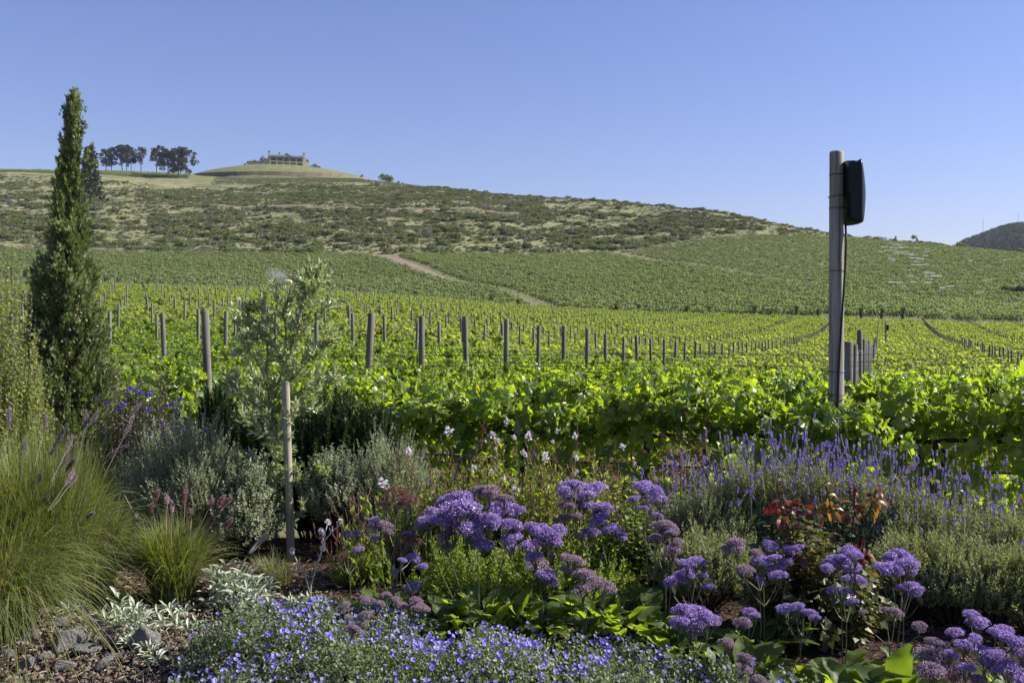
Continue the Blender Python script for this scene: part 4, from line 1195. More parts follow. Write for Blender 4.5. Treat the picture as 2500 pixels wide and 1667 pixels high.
# ------------------------------------------------------------------ the house on the knoll
def house():
    z0 = W(700, 405.8, 778)
    z0[2] = knoll_top - .1
    root = empty('hilltop_house', z0, "two storey sandstone villa with pillared verandas on the grassy knoll", 'house', None, R(18))
    root.scale = (1.05, 1.05, 1.04)
    Wd, D, Hh = 24.5, 9.0, 7.0
    def part(name, mat, fn, parent=root, smooth=False):
        mb = MB(); fn(mb); return mb.build(name, mat, parent, smooth=smooth)
    # veranda recess 2.6 m deep: back wall, floors, end walls
    part('wall', M['plaster'], lambda mb: (box(mb, (0, D / 2 + 1.3, Hh / 2), (Wd, D - 2.6, Hh))))
    part('end_wall', M['plaster'], lambda mb: box(mb, (-Wd / 2 - .41, D / 2, Hh / 2 + .3), (.8, D, Hh + .6)))
    part('end_wall', M['plaster'], lambda mb: box(mb, (Wd / 2 + 1.01, D / 2 + .6, Hh / 2 + .3), (2.0, D + .5, Hh + .6)))
    part('balcony', M['trim'], lambda mb: (box(mb, (0, 1.1, 3.45), (Wd - .02, 2.9, .42))))
    part('eave', M['trim'], lambda mb: box(mb, (0, 1.0, 6.85), (Wd - .04, 3.0, .32)))
    part('terrace', M['trim'], lambda mb: box(mb, (0, .3, -.4), (Wd + 3, 4.5, .8)))
    for i in range(6):
        xx_ = -Wd / 2 + .4 + i * (Wd - .8) / 5
        part('column', M['trim'], lambda mb: box(mb, (xx_, -.05, 1.62), (.5, .5, 3.24)))
        part('column', M['trim'], lambda mb: box(mb, (xx_, -.05, 5.18), (.42, .42, 3.02)))
    for i in range(5):
        xx_ = -Wd / 2 + .4 + (i + .5) * (Wd - .8) / 5
        for zf in (0, 3.7):
            w_ = part('window', M['shutter'], lambda mb: (box(mb, (xx_, 2.56, zf + 1.35), (2.9, .12, 2.6))))
            part('pane', M['glass'], lambda mb: (box(mb, (xx_ - .68, 2.47, zf + 1.35), (1.2, .06, 2.3)), box(mb, (xx_ + .68, 2.47, zf + 1.35), (1.2, .06, 2.3))), w_)
        def rail(mb):
            for q_ in range(12): box(mb, (xx_ - 1.95 + q_ * .355, -.18, 4.15), (.05, .05, .95))
            box(mb, (xx_, -.18, 4.66), (4.3, .08, .07))
        part('railing', M['shutter'], rail)
    def roof(mb):
        y0, y1, zr, ze = -.9, D + .5, 9.0, 7.04
        x0, x1 = -Wd / 2 - .3, Wd / 2 + .3
        V = [(x0, y0, ze), (x1, y0, ze), (x1, y1, ze), (x0, y1, ze), (x0 + .4, D / 2, zr), (x1 - .4, D / 2, zr)]
        mb.add(V, [[0, 1, 5, 4], [2, 3, 4, 5]]); mb.add(V, [[1, 2, 5], [3, 0, 4], ]); mb.add(V, [[0, 3, 2, 1]])
    part('roof', M['roof'], roof)
    def ped(mb):
        V = [(-3.4, -1.0, 7.06), (3.4, -1.0, 7.06), (0, -1.0, 9.5), (-3.4, 3.5, 7.06), (3.4, 3.5, 7.06), (0, 4.5, 9.5)]
        mb.add(V, [[0, 1, 2], [3, 5, 4]]); mb.add(V, [[0, 3, 4, 1]])
    pd = part('pediment', M['plaster'], ped)
    part('oculus', M['glass'], lambda mb: (lambda s_: mb.add([(math.cos(a) * .45, -1.03, 7.95 + math.sin(a) * .45) for a in np.linspace(0, 6.28, 13)[:-1]], [list(range(12))]))(0), pd)
    def pr(mb):
        for s_ in (-1, 1):
            V = [(s_ * 3.9, -1.3, 6.98), (0, -1.3, 9.78), (0, 4.6, 9.78), (s_ * 3.9, 4.6, 6.98), (s_ * 3.9, -1.3, 6.76), (0, -1.3, 9.56), (0, 4.6, 9.56), (s_ * 3.9, 4.6, 6.76)]
            mb.add(V, [[0, 1, 2, 3], [4, 7, 6, 5], [0, 4, 5, 1], [3, 2, 6, 7], [0, 3, 7, 4]])
    part('pediment_roof', M['roof'], pr)
    for cx_, ch in ((-Wd / 2 - .4, 10.6), (-4.9, 10.1), (Wd / 2 + .5, 10.4)):
        c = part('chimney', M['plaster'], lambda mb: box(mb, (cx_, 2.2, ch / 2 + 2.6), (1.5, 1.2, ch - 5.2)) if cx_ != -4.9 else box(mb, (cx_, 4.4, 9.2), (.9, .9, 2.0)))
        part('chimney_cap', M['roof'], lambda mb: (box(mb, (cx_, 2.2 if cx_ != -4.9 else 4.4, ch + .11), (1.9 if cx_ != -4.9 else 1.2, 1.5, .22)), box(mb, (cx_, 2.2 if cx_ != -4.9 else 4.4, ch + .5), (.8, .6, .5))), c)
    # left: turret with domed roof, low wing; right: side wall block, low gable with arched window
    tx = -Wd / 2 - 4.6
    part('turret', M['plaster'], lambda mb: lathe(mb, [(2.3, -1), (2.3, 4.3), (2.5, 4.35), (2.5, 4.6)], 14, (tx, 3.0, 0)), smooth=False)
    part('turret_roof', M['dome'], lambda mb: lathe(mb, [(2.6, 4.58), (2.2, 5.4), (1.5, 6.3), (.55, 6.9), (.3, 7.1), (.25, 7.5), (.01, 7.9)], 14, (tx, 3.0, 0)), smooth=True)
    part('turret_window', M['glass'], lambda mb: box(mb, (tx, .68, 3.3), (1.3, .2, 1.2)))
    part('side_wing', M['plaster'], lambda mb: (box(mb, (-Wd / 2 - 2.3, 4.6, 2.6), (2.9, 6, 5.4)), box(mb, (tx - 6.6, 4.2, 1.0), (9.2, 6.5, 2.6))))
    def lroof(mb):
        x0, x1, y0, y1, ze, zr = tx - 11.8, tx - 1.6, .3, 8.1, 2.3, 3.7
        V = [(x0, y0, ze), (x1, y0, ze), (x1, y1, ze), (x0, y1, ze), (x0 + 2.6, 4.2, zr), (x1 - .5, 4.2, zr)]
        mb.add(V, [[0, 1, 5, 4], [2, 3, 4, 5]]); mb.add(V, [[1, 2, 5], [3, 0, 4]])
        V = [(tx - 8.2, -.6, 2.2), (tx - 4.6, -.6, 2.2), (tx - 6.4, -.6, 3.9), (tx - 8.2, 4, 2.2), (tx - 4.6, 4, 2.2), (tx - 6.4, 4, 3.9)]
        mb.add(V, [[0, 2, 5, 3], [1, 4, 5, 2]]); mb.add(V, [[0, 1, 2]])
    part('side_wing_roof', M['roof'], lroof)
    rx = Wd / 2 + 2.0
    part('side_block', M['plaster'], lambda mb: box(mb, (rx + 1.11, 5.2, 2.4), (2.2, 5.5, 4.9)))
    def broof(mb):
        V = [(rx - .1, 2.2, 4.9), (rx + 2.6, 2.2, 4.9), (rx + .9, 2.2, 6.8), (rx - .1, 8.2, 4.9), (rx + 2.6, 8.2, 4.9), (rx + .9, 8.2, 6.8)]
        mb.add(V, [[0, 2, 5, 3], [1, 4, 5, 2]]); mb.add(V, [[0, 1, 2], [3, 5, 4]])
    part('side_block_roof', M['dome'], broof)
    gx = rx + 6.4
    def gable(mb):
        V = [(gx - 3.4, 2, -.6), (gx + 3.4, 2, -.6), (gx + 3.4, 2, 1.3), (gx, 2, 3.1), (gx - 3.4, 2, 1.3)]
        B = [(a, 8, c) for a, b, c in V]
        mb.add(V + B, [[0, 1, 2, 3, 4]]); mb.add(V + B, [[0, 4, 9, 5], [1, 6, 7, 2]])
    gb = part('gable_wing', M['plaster'], gable)
    part('arched_window', M['glass'], lambda mb: mb.add([(gx - .9, 1.96, -.1), (gx + .9, 1.96, -.1)] + [(gx + math.cos(a) * .9, 1.96, .8 + math.sin(a) * .9) for a in np.linspace(0, math.pi, 9)], [list(range(11))]), gb)
    def groof(mb):
        for s_ in (-1, 1):
            V = [(gx + s_ * 4.6, 1.5, .95), (gx + s_ * 3.0, 1.5, 1.55), (gx, 1.5, 3.3), (gx, 8.3, 3.3), (gx + s_ * 3.0, 8.3, 1.55), (gx + s_ * 4.6, 8.3, .95)]
            U = [(a, b, c - .3) for a, b, c in V]
            mb.add(V + U, [[0, 1, 4, 5], [1, 2, 3, 4], [6, 11, 10, 7], [7, 10, 9, 8], [0, 6, 7, 1], [1, 7, 8, 2], [0, 5, 11, 6]])
    part('gable_roof', M['roof'], groof)
house()

# ------------------------------------------------------------------ tractor pulling a sprayer, with its mist
def tractor():
    p = G(703, 210)
    def wheel(parent, x, y, r, w):
        mb = MB()
        prof = [(r * .55, -w / 2), (r * .95, -w / 2), (r, -w * .3), (r, w * .3), (r * .95, w / 2), (r * .55, w / 2)]
        lathe(mb, prof, 16)
        wv = mb.v[0]; mb.v[0] = np.stack([wv[:, 0], wv[:, 2], wv[:, 1]], -1)
        t = mb.build('wheel', M['tyre'], parent, (x, y, r), smooth=True)
        mb = MB(); lathe(mb, [(.001, -w * .2), (r * .56, -w * .25), (r * .56, w * .25), (.001, w * .2)], 14)
        wv = mb.v[0]; mb.v[0] = np.stack([wv[:, 0], wv[:, 2], wv[:, 1]], -1)
        mb.build('rim', M['yellow'], t)
    s = empty('sprayer_trailer', p, "small yellow tank sprayer trailing its mist among the slope vines", 'sprayer', None, R(-4))
    s.scale = (.72, .72, .8)
    mb = MB(); lathe(mb, [(.01, -1.25), (.55, -1.2), (.72, -.95), (.75, 0), (.72, .95), (.55, 1.2), (.01, 1.25)], 16)
    v = mb.v[0]; mb.v[0] = np.stack([v[:, 2], v[:, 1], v[:, 0] * .8 + 1.35], -1); mb.build('tank', M['yellow'], s, smooth=True)
    mb = MB(); lathe(mb, [(.01, -.15), (.62, -.15), (.7, 0), (.62, .15), (.01, .15)], 16); v = mb.v[0]; mb.v[0] = np.stack([v[:, 2] - 1.45, v[:, 1], v[:, 0] + 1.1], -1)
    mb.build('fan', M['shutter'], s, smooth=True)
    mb = MB(); box(mb, (0, 0, .62), (2.9, .7, .12)); box(mb, (1.9, 0, .55), (1.2, .12, .12)); mb.build('chassis', M['shutter'], s)
    for yy2 in (-.75, .75): wheel(s, -.2, yy2, .45, .28)
    t = empty('tractor', G(748, 211), "small dark green tractor driving ahead of the yellow sprayer", 'tractor', None, R(-4))
    mb = MB(); box(mb, (.9, 0, 1.15), (1.7, .75, .7)); box(mb, (-.5, 0, 1.05), (1.2, .9, .6)); mb.build('body', M['tractor'], t)
    mb = MB(); box(mb, (-.55, 0, 2.45), (1.3, 1.2, .1)); [box(mb, (-.55 + a, b, 1.85), (.08, .08, 1.15)) for a in (-.55, .55) for b in (-.5, .5)]; mb.build('canopy', M['shutter'], t)
    mb = MB(); box(mb, (-.7, 0, 1.45), (.5, .5, .15)); box(mb, (-.95, 0, 1.7), (.12, .5, .5)); mb.build('seat', M['black'], t)
    mb = MB(); tube(mb, [(1.3, .2, 1.4), (1.3, .2, 2.2)], .05, 6); mb.build('exhaust', M['shutter'], t)
    mb = MB(); tube(mb, [(0, 0, 1.3), (-.15, 0, 1.75)], .03, 5); lathe(mb, [(.17, 0), (.2, .02), (.17, .04)], 10, (-.15, 0, 1.74)); mb.build('steering_wheel', M['black'], t)
    for x_, y_, r_ in ((-.6, -.75, .68), (-.6, .75, .68), (1.3, -.6, .42), (1.3, .6, .42)): wheel(t, x_, y_, r_, .34)
    # spray mist: a soft cloud of droplets
    m, N, L, out = new_mat('mist')
    tc = N.new('ShaderNodeTexCoord'); gr = N.new('ShaderNodeTexGradient'); gr.gradient_type = 'SPHERICAL'
    L.new(tc.outputs['Object'], gr.inputs[0])
    nz = N.new('ShaderNodeTexNoise'); nz.inputs['Scale'].default_value = 2.2; nz.inputs['Detail'].default_value = 4
    L.new(tc.outputs['Object'], nz.inputs[0])
    mu = N.new('ShaderNodeMath'); mu.operation = 'MULTIPLY'; L.new(gr.outputs[1], mu.inputs[0]); L.new(nz.outputs[0], mu.inputs[1])
    m2 = N.new('ShaderNodeMath'); m2.operation = 'MULTIPLY'; m2.inputs[1].default_value = .26; L.new(mu.outputs[0], m2.inputs[0])
    pv = N.new('ShaderNodeVolumePrincipled'); pv.inputs['Color'].default_value = (.9, .93, 1, 1)
    L.new(m2.outputs[0], pv.inputs['Density']); L.new(pv.outputs[0], out.inputs['Volume'])
    mb = MB(); lathe(mb, [(.001, -1), (.5, -.87), (.87, -.5), (1, 0), (.87, .5), (.5, .87), (.001, 1)], 16)
    q = W(681, 674, 209)
    o = mb.build('spray_mist', m, None, q, smooth=True); o.scale = (3.6, 2.2, 1.9); o.rotation_euler = (0, R(22), 0)
    tag(o, "pale blue puff of spray mist behind the yellow tank", "mist", kind='stuff')
tractor()

# ------------------------------------------------------------------ white vine sleeves on the right slope
px_list = [(2132,582,26),(2150,586,22),(2160,590,30),(2166,594,20),(2125,588,14),(2178,602,28),(2190,606,26),(2186,613,34),(2205,612,24),(2158,611,18),(2238,614,16),(2173,620,30),(2195,624,22),(2210,624,16),(2150,623,20),(2262,617,14),
           (2262,623,14),(2188,628,20),(2214,630,30),(2225,631,16),(2258,633,14),(2176,641,20),(2180,646,12),(2230,639,26),(2245,642,20),(2236,648,12),(2240,657,34),(2262,655,12),(2225,670,16),(2268,677,30),(2285,685,30),(2222,685,14),(2190,702,30),(2175,702,16),(2270,694,14),(2230,701,16),(2265,702,20),(2318,712,22),(2300,716,14),
           (2300,590,26),(2320,594,18),(2340,596,20),(2280,598,12),(2368,646,10),(2452,645,12)]
from_h = []
def hit(px, py):
    """Where the ray through a pixel meets the ground."""
    zs = np.linspace(60, 900, 1700)
    d = W(px, py, 1.0) - np.array([0, 0, EYE]); 
    P = d[None] * zs[:, None]
    g = height(P[:, 0], P[:, 1]) - EYE
    k = np.argmax(P[:, 2] < g)
    return zs[k] if P[k, 2] < g[k] else None
slv = None
for px, py, w_ in px_list:
    z = hit(px, py)
    if z is None or z > 600: continue
    p = G(px, z)
    L_ = w_ / F * z
    nn = max(3, int(L_ / 1.0))
    mb = MB()
    ang = R(7)
    for i in range(int(nn)):
        dx = (i - nn / 2) * L_ / nn
        x_, y_ = p[0] + dx * math.cos(ang), p[1] + dx * math.sin(ang)
        tube(mb, [(x_ - p[0], y_ - p[1], H1(x_, y_) - p[2] + .1), (x_ - p[0] + rng.normal() * .05, y_ - p[1], H1(x_, y_) - p[2] + 1.35)], [.10, .10], 5)
        tube(mb, [(x_ - p[0], y_ - p[1], H1(x_, y_) - p[2] + 1.36), (x_ - p[0] + L_ / nn, y_ - p[1] + L_ / nn * math.tan(ang), H1(x_, y_) - p[2] + 1.36)], [.13, .13], 5)
    o = mb.build('vine_sleeve', M['net'], None, p)
    tag(o, "white sleeving along a young vine row, " + ("top" if py < 597 else "upper part" if py < 622 else "middle part" if py < 660 else "bottom") + " of the white scatter, " + ("left side" if px < 2165 else "centre" if px < 2225 else "right side" if px < 2290 else "far right"), 'sleeve', 'white sleeves on the right slope vines')
# ================================================================== tall pole with its loudspeaker
def round_pole(rad, hgt, seg=24, k=26, flare=.08, wob=.004):
    mb = MB(); t = np.linspace(0, 1, k)
    pts = np.stack([np.zeros(k), np.zeros(k), -.3 + t * (hgt + .3)], -1)
    tube(mb, pts, rad * (1 + flare * (1 - 2 * t)), seg)
    V = mb.v[0]; a = np.arctan2(V[:, 1], V[:, 0])
    g = 1 + wob / rad * (np.sin(a * 3 + V[:, 2] * 2) * .5 + np.sin(a * 11 + V[:, 2] * .7) * .35 + rng.normal(size=len(V)) * .25)
    V[:, :2] *= g[:, None]
    V[-seg:, :2] *= .93; V[-2 * seg:-seg, 2] = hgt - .012
    return mb
def flat_caps(me):
    for p_ in me.polygons:
        if len(p_.vertices) > 4: p_.use_smooth = False
    return me
PZ = 7.82
pb = np.array([(2043 - 1250) / F * PZ, PZ, 0]); pb[2] = H1(pb[0], pb[1])
ptop = W(2041, 370, PZ)[2]
pole_me = flat_caps(round_pole(.0575, ptop - pb[2]).mesh('tall_pole', M['pole'], True))
pole = link(pole_me, 'tall_pole', None, pb)
pole.rotation_euler = (0, -R(.15), 0)
tag(pole, "tall weathered wooden pole rising from the front vines, loudspeaker near its top", 'pole', 'tall poles carrying loudspeakers')
def speaker(parent):
    out = [(485,290),(530,292),(575,284),(605,300),(660,284),(720,260),(745,330),(768,420),(790,540),(806,680),(811,800),(806,920),(797,1040),(784,1150),(768,1215),(715,1240),(615,1252),(590,1215),(520,1195),(520,1000),(512,830),(486,790),(484,500)]
    ctr = np.array([(1980 + x / 6.27, 350 + y / 6.27) for x, y in out])
    P3 = np.array([W(a, b, PZ) for a, b in ctr]) - np.array([pb[0], 0, pb[2]])
    x, z = P3[:, 0], P3[:, 2]
    x0 = x.min(); mb = MB(); rings = []
    ss = np.array([-1, -.94, -.75, -.4, 0, .4, .75, .94, 1.0])
    zc = (z.max() + z.min()) / 2
    for s_ in ss:
        inset = .34 * abs(s_) ** 2.4 + (.05 if abs(s_) == 1 else 0)
        xs = x0 + (x - x0) * (1 - inset * ((x - x0) / (x.max() - x0)) ** 1.5)
        zs = zc + (z - zc) * (1 - .05 * abs(s_) ** 3 - (.02 if abs(s_) == 1 else 0))
        rings.append(np.stack([xs, np.full(len(x), s_ * .15), zs], -1))
    V = np.array(rings); n = len(x); ii = np.arange(len(ss) * n).reshape(len(ss), n); jj = np.roll(ii, -1, 1)
    mb.add(V.reshape(-1, 3), np.stack([ii[:-1], jj[:-1], jj[1:], ii[1:]], -1).reshape(-1, 4))
    mb.add(V[0], [list(range(n))]); mb.add(V[-1], [list(range(n))[::-1]])
    me = mb.mesh('shell', M['plastic'], True)
    return me, (x0, zc, z.min(), z.max(), x.max())
sp_me, (sx0, szc, sz0, sz1, sx1) = speaker(None)
sp_me = flat_caps(sp_me)
def bracket_mb():
    mb = MB()
    for zz in (szc - .12, szc + .14): box(mb, (sx0 - .012, 0, zz), (.03, .07, .035)); tube(mb, [(math.cos(a) * .064, math.sin(a) * .064, zz) for a in np.linspace(0, 6.28, 20)], .003, 4)
    return mb
spk = empty('loudspeaker', pb, "dark green black loudspeaker with curved front strapped high on the tall pole", 'loudspeaker', 'loudspeakers on tall poles')
link(sp_me, 'shell', spk)
bracket_mb().build('bracket', M['black'], spk)
cab = []
for px, py, dy in [(2062, 545, -.02), (2061, 590, -.05), (2058, 640, -.062), (2054, 700, -.064), (2049, 770, -.066), (2044, 850, -.067), (2040, 930, -.068), (2037, 1010, -.07), (2036, 1100, -.07)]:
    p = W(px, py, PZ); p[1] = PZ + dy; 
    cab.append(p - pb)
mb = MB(); tube(mb, cab, .0085, 8)
c = link(mb.mesh('speaker_cable', M['black'], True), 'speaker_cable', None, pb)
tag(c, "thick black cable running down the tall pole from the loudspeaker", 'cable')
mb = MB()
for py in (480, 660, 905, 963):
    zc_ = W(2041, py, PZ)[2] - pb[2]
    r_ = .066
    tube(mb, [(math.cos(a) * r_, math.sin(a) * r_, zc_ + .004 * math.sin(a + py)) for a in np.linspace(0, 2 * math.pi, 26)], .0026, 4)
mb.build('binding_wire', M['wire'], pole)
lv = empty('grapevine', G(2052, 7.66), "low leafy vine shoots wrapping the foot of the tall pole", 'grapevine', GRP_V, ROWANG)
link(vine_leaves(MB(), 300, VINES, .105, zlo=.1, zhi=.98, half=.34, thick=.16).mesh('foliage', [M['vine_leaf'], M['shoot']]), 'foliage', lv)
# the far twin of the pole
p2 = G(2163, 88)
po2 = link(pole_me, 'tall_pole', None, p2); po2.scale = (1.5, 1.5, 1.05)
tag(po2, "small distant wooden pole with a dark loudspeaker among the posts", 'pole', 'tall poles carrying loudspeakers')
sp2 = empty('loudspeaker', p2, "tiny dark loudspeaker on the distant pole", 'loudspeaker', 'loudspeakers on tall poles'); sp2.scale = (1.25, 1.25, 1.0)
link(sp_me, 'shell', sp2)

# ================================================================== trees by the bed
def cypress():
    z0 = 8.4
    prof = [(215,181,.5),(232,180,5),(260,177,17),(300,176,22),(350,174,26),(400,168,33),(480,163,43),(560,168,60),(620,163,72),(680,155,90),(760,160,102),(850,168,110),(930,175,108),(1010,180,92)]
    ctr = [(W(cx, y, z0), hw / F * z0) for y, cx, hw in prof]
    base = np.array([(168 - 1250) / F * z0, z0, 0]); base[2] = H1(base[0], z0)
    root = empty('cypress_tree', base, "tall narrow cypress tapering to a leaning pointed tip", 'tree')
    zs = np.array([c[0][2] - base[2] for c in ctr])[::-1]; xs = np.array([c[0][0] - base[0] for c in ctr])[::-1]; rs_ = np.array([c[1] for c in ctr])[::-1]
    mt = MB(); t = np.linspace(0, 1, 10)
    tube(mt, [(np.interp(zz, zs, xs) * min(1, zz / .8), 0, zz) for zz in np.linspace(-.1, zs[-1] - .1, 14)], np.linspace(.055, .006, 14), 8)
    for a in (1.0, 3.0, 5.0): tube(mt, [(0, 0, .1), (.15 * math.cos(a), .15 * math.sin(a), .6), (.2 * math.cos(a), .2 * math.sin(a), 1.5)], [.03, .022, .01], 6)
    mt.build('trunk', M['bark'], root, smooth=True)
    mc = MB(); P = []; A = []; twigs = []
    npl = 1050
    for i in range(npl):
        zt = zs[0] + (zs[-1] - zs[0]) * rng.uniform(.0, 1) ** 1.0
        if rng.uniform() > np.interp(zt, zs, rs_) / rs_.max() * 1.1 + .18: continue
        a = rng.uniform(0, 6.28)
        Rr = np.interp(zt, zs, rs_)
        lump = 1 + .2 * math.sin(a * 3 + zt * 5) + .13 * math.sin(a * 7 - zt * 9) + (rng.uniform(.05, .3) if rng.uniform() < .12 else 0)
        rr = Rr * lump * (rng.uniform(.5, 1.0) ** .5) * np.interp(zt / zs[-1], [.3, .6, 1], [.88, .78, .60])
        # front face keeps a dark cleft low down
        cx_ = np.interp(zt, zs, xs)
        tip = np.array([cx_ + rr * math.cos(a), rr * math.sin(a), zt])
        ln = rng.uniform(.16, .34) * (.6 + .4 * Rr / rs_.max())
        st = tip - np.array([math.cos(a) * ln * .5, math.sin(a) * ln * .5, ln * .95])
        mid = (st + tip) / 2 + np.array([math.cos(a), math.sin(a), -.3]) * ln * .10
        tt = np.linspace(0, 1, 5)[:, None]
        tw = (1 - tt) ** 2 * st + 2 * tt * (1 - tt) * mid + tt * tt * tip
        twigs.append(tw)
        m_ = 42
        u = rng.uniform(.05, 1.0, (m_, 1))
        q_ = (1 - u) ** 2 * st + 2 * u * (1 - u) * mid + u * u * tip
        side = rdir(m_) * (1 - u * .8) * .055
        P.append(q_ + side * .6); A.append(norm(tip - st) * .9 + norm(side) * .55)
    P = np.concatenate(P); A = norm(np.concatenate(A))
    scatter(mc, SPRAY, P, A, rdir(len(P)), .052 * rng.uniform(.6, 1.25, len(P)))
    tubes(mc, np.array(twigs), 3, .0035, .001, 1)
    # stray leaders: the forked tip and the spur on the right
    for (x1, z1), (x2, z2) in [((205, 400), (222, 352)), ((210, 430), (232, 395)), ((196, 330), (205, 300)), ((176, 300), (181, 222)), ((172, 300), (166, 236)), ((182, 300), (192, 252)), ((168, 330), (158, 262)), ((160, 380), (148, 330))]:
        a_ = W(x1, z1, z0) - base; b_ = W(x2, z2, z0) - base
        u = rng.uniform(0, 1, (60, 1)); scatter(mc, SPRAY, a_ + (b_ - a_) * u + rdir(60) * .012, norm((b_ - a_) + rdir(60) * .12), rdir(60), .045)
    mc.build('crown', [M['cypress'], M['bark']], root)
    mk = MB(); V = rdir(24); 
    lathe(mk, [(.001, -1), (.6, -.8), (.95, -.3), (.95, .3), (.6, .8), (.001, 1)], 8)
    km = mk.mesh('cone', M['cone'], True)
    for cx_, cy_ in [(223,726),(222,757),(219,771),(229,765),(239,783),(210,805),(195,832),(259,828),(142,830),(171,851),(290,830),(211,859),(205,891),(258,908),(219,948),(171,972),(163,1010),(176,1016),(257,797),(135,832),(137,834),(247,830)]:
        zt = W(cx_, cy_, z0)[2] - base[2]
        Rr = np.interp(zt, zs, rs_); cc = np.interp(zt, zs, xs)
        x_ = (cx_ - 1250) / F * z0 - base[0]
        yy2 = -math.sqrt(max(.0, 1 - min(1, ((x_ - cc) / (Rr * 1.02)) ** 2))) * Rr * .95
        o = link(km, 'cone', root, (x_, yy2, zt)); o.scale = [rng.uniform(.010, .015)] * 3
cypress()

def olive():
    z0 = 6.95
    base = G(672, z0)
    root = empty('olive_tree', base, "young olive sapling with silvery leaves tied to a wooden stake", 'tree')
    def P(px, py, dy=0): return W(px, py, z0 + dy) - base
    mains = [
        ([(676,1320),(672,1200),(668,1080),(664,1010),(690,900),(722,840),(740,780),(765,720),(778,655)], .011, 0),
        ([(655,1322),(660,1240),(652,1180)], .009, -.03),
        ([(664,1010),(650,930),(655,840),(640,780),(628,745)], .008, -.1),
        ([(690,900),(700,820),(690,760),(684,730)], .007, .08),
        ([(722,840),(735,760),(748,715),(741,700)], .006, -.08),
        ([(664,1010),(630,960),(612,900),(606,850)], .006, .1),
        ([(668,1040),(640,1000),(590,965),(560,950)], .005, -.12),
        ([(690,900),(740,880),(790,850),(812,835)], .005, -.1),
        ([(664,1010),(720,960),(780,930),(826,925)], .006, .05),
        ([(664,990),(700,940),(745,890),(770,860)], .006, -.15),
        ([(668,1080),(630,1050),(600,1020)], .004, .12),
        ([(668,1060),(700,1040),(740,1000)], .004, -.1),
        ([(700,830),(660,800),(612,775),(600,760)], .004, -.12),
        ([(672,1200),(640,1170),(600,1150),(575,1140)], .004, -.15),
        ([(672,1180),(700,1150),(728,1130)], .004, -.18),
        ([(670,1200),(720,1180),(775,1155)], .004, -.1),
        ([(655,1240),(610,1220),(585,1200)], .004, -.12),
        ([(676,1260),(715,1260),(745,1255)], .003, -.15),
        ([(655,1230),(640,1270),(612,1290)], .003, -.15),
        ([(660,1150),(680,1120),(690,1095)], .003, -.15),
        ([(740,780),(775,765),(792,745)], .003, .06),
        ([(655,840),(620,835),(598,820)], .003, .05),
        ([(668,1080),(650,1130),(640,1180)], .004, -.14),
    ]
    mt = MB(); ml = MB(); LP = []; LA = []
    for pts, r_, dy in mains:
        k = len(pts)
        C = np.array([P(a, b, dy * (i / max(1, k - 1))) for i, (a, b) in enumerate(pts)])
        C[1:, 1] += rng.normal(size=k - 1) * .02
        tt = np.linspace(0, k - 1, k * 4); C = np.stack([np.interp(tt, np.arange(k), C[:, j]) for j in range(3)], -1)
        C[1:-1] = (C[:-2] + C[1:-1] * 2 + C[2:]) / 4
        tube(mt, C, np.linspace(r_, .002, len(C)), 6)
        Lg = np.linalg.norm(np.diff(C, axis=0), axis=1).sum()
        ntw = int(Lg * 26) + 4
        for _ in range(ntw):
            u = rng.uniform(.12 if r_ < .01 else .3, 1) * (len(C) - 1); i = int(min(u, len(C) - 2)); b0 = C[i] + (C[i + 1] - C[i]) * (u - i)
            d0 = norm(norm(C[i + 1] - C[i]) * .8 + rdir(1)[0] * .8 + np.array([0, 0, .35])); ln = rng.uniform(.06, .17)
            e = b0 + d0 * ln; tube(mt, [b0, (b0 + e) / 2 + rdir(1)[0] * .006, e], [.0018, .0014, .0008], 3)
            nl = int(ln * 85)
            for q_ in range(nl):
                s_ = (q_ + 1) / nl
                o = norm(np.cross(d0, rdir(1)[0]))
                for sg in (-1, 1):
                    LP.append(b0 + (e - b0) * s_); LA.append(norm(d0 * .75 + o * sg * .65))
            LP.append(e); LA.append(d0)
    tb = mt.build('trunk', M['olive_bark'], root, smooth=True)
    LP = np.array(LP); LA = np.array(LA)
    # thin the leaves so the sky and vines show through
    scatter(ml, OLIVE, LP, norm(LA + rdir(len(LP)) * .25), rdir(len(LP), .4), .056 * rng.uniform(.55, 1.2, len(LP)), wid=1.0)
    ml.build('foliage', M['olive'], root)
    print('olive leaves', len(LP))
olive()
# stake
zst = 6.8
sb = G(708, zst); 
me = flat_caps(round_pole(.0275, 1.27, 14, 12, .03, .0015).mesh('wooden_stake', M['stake'], True))
st = link(me, 'wooden_stake', None, (sb[0], sb[1], sb[2]))
tp_ = W(697, 930, zst)
st.scale = (1, 1, (tp_[2] - sb[2]) / 1.27); st.rotation_euler = (0, math.atan2(tp_[0] - sb[0], tp_[2] - sb[2]), 0)
tag(st, "round wooden stake with flat top supporting the olive sapling", 'stake')
for py, xx2 in ((1032, 702), (1055, 703), (1300, 707)):
    p = W(xx2, py, zst); mb = MB()
    tube(mb, [(math.cos(a) * .036, math.sin(a) * .036, .003 * math.sin(2 * a)) for a in np.linspace(0, 6.28, 18)] , .0022, 4)
    tube(mb, [(-.03, .02, 0), (-.07, .08, .01), (-.12, .12, .0)], .002, 4)
    tag(mb.build('plant_tie', M['tie'], None, p), {1032: "pale green tie around the stake, the upper of the close pair", 1055: "pale green tie around the stake, the lower of the close pair", 1300: "pale green tie near the foot of the stake"}[py], 'tie', 'ties on the olive stake')
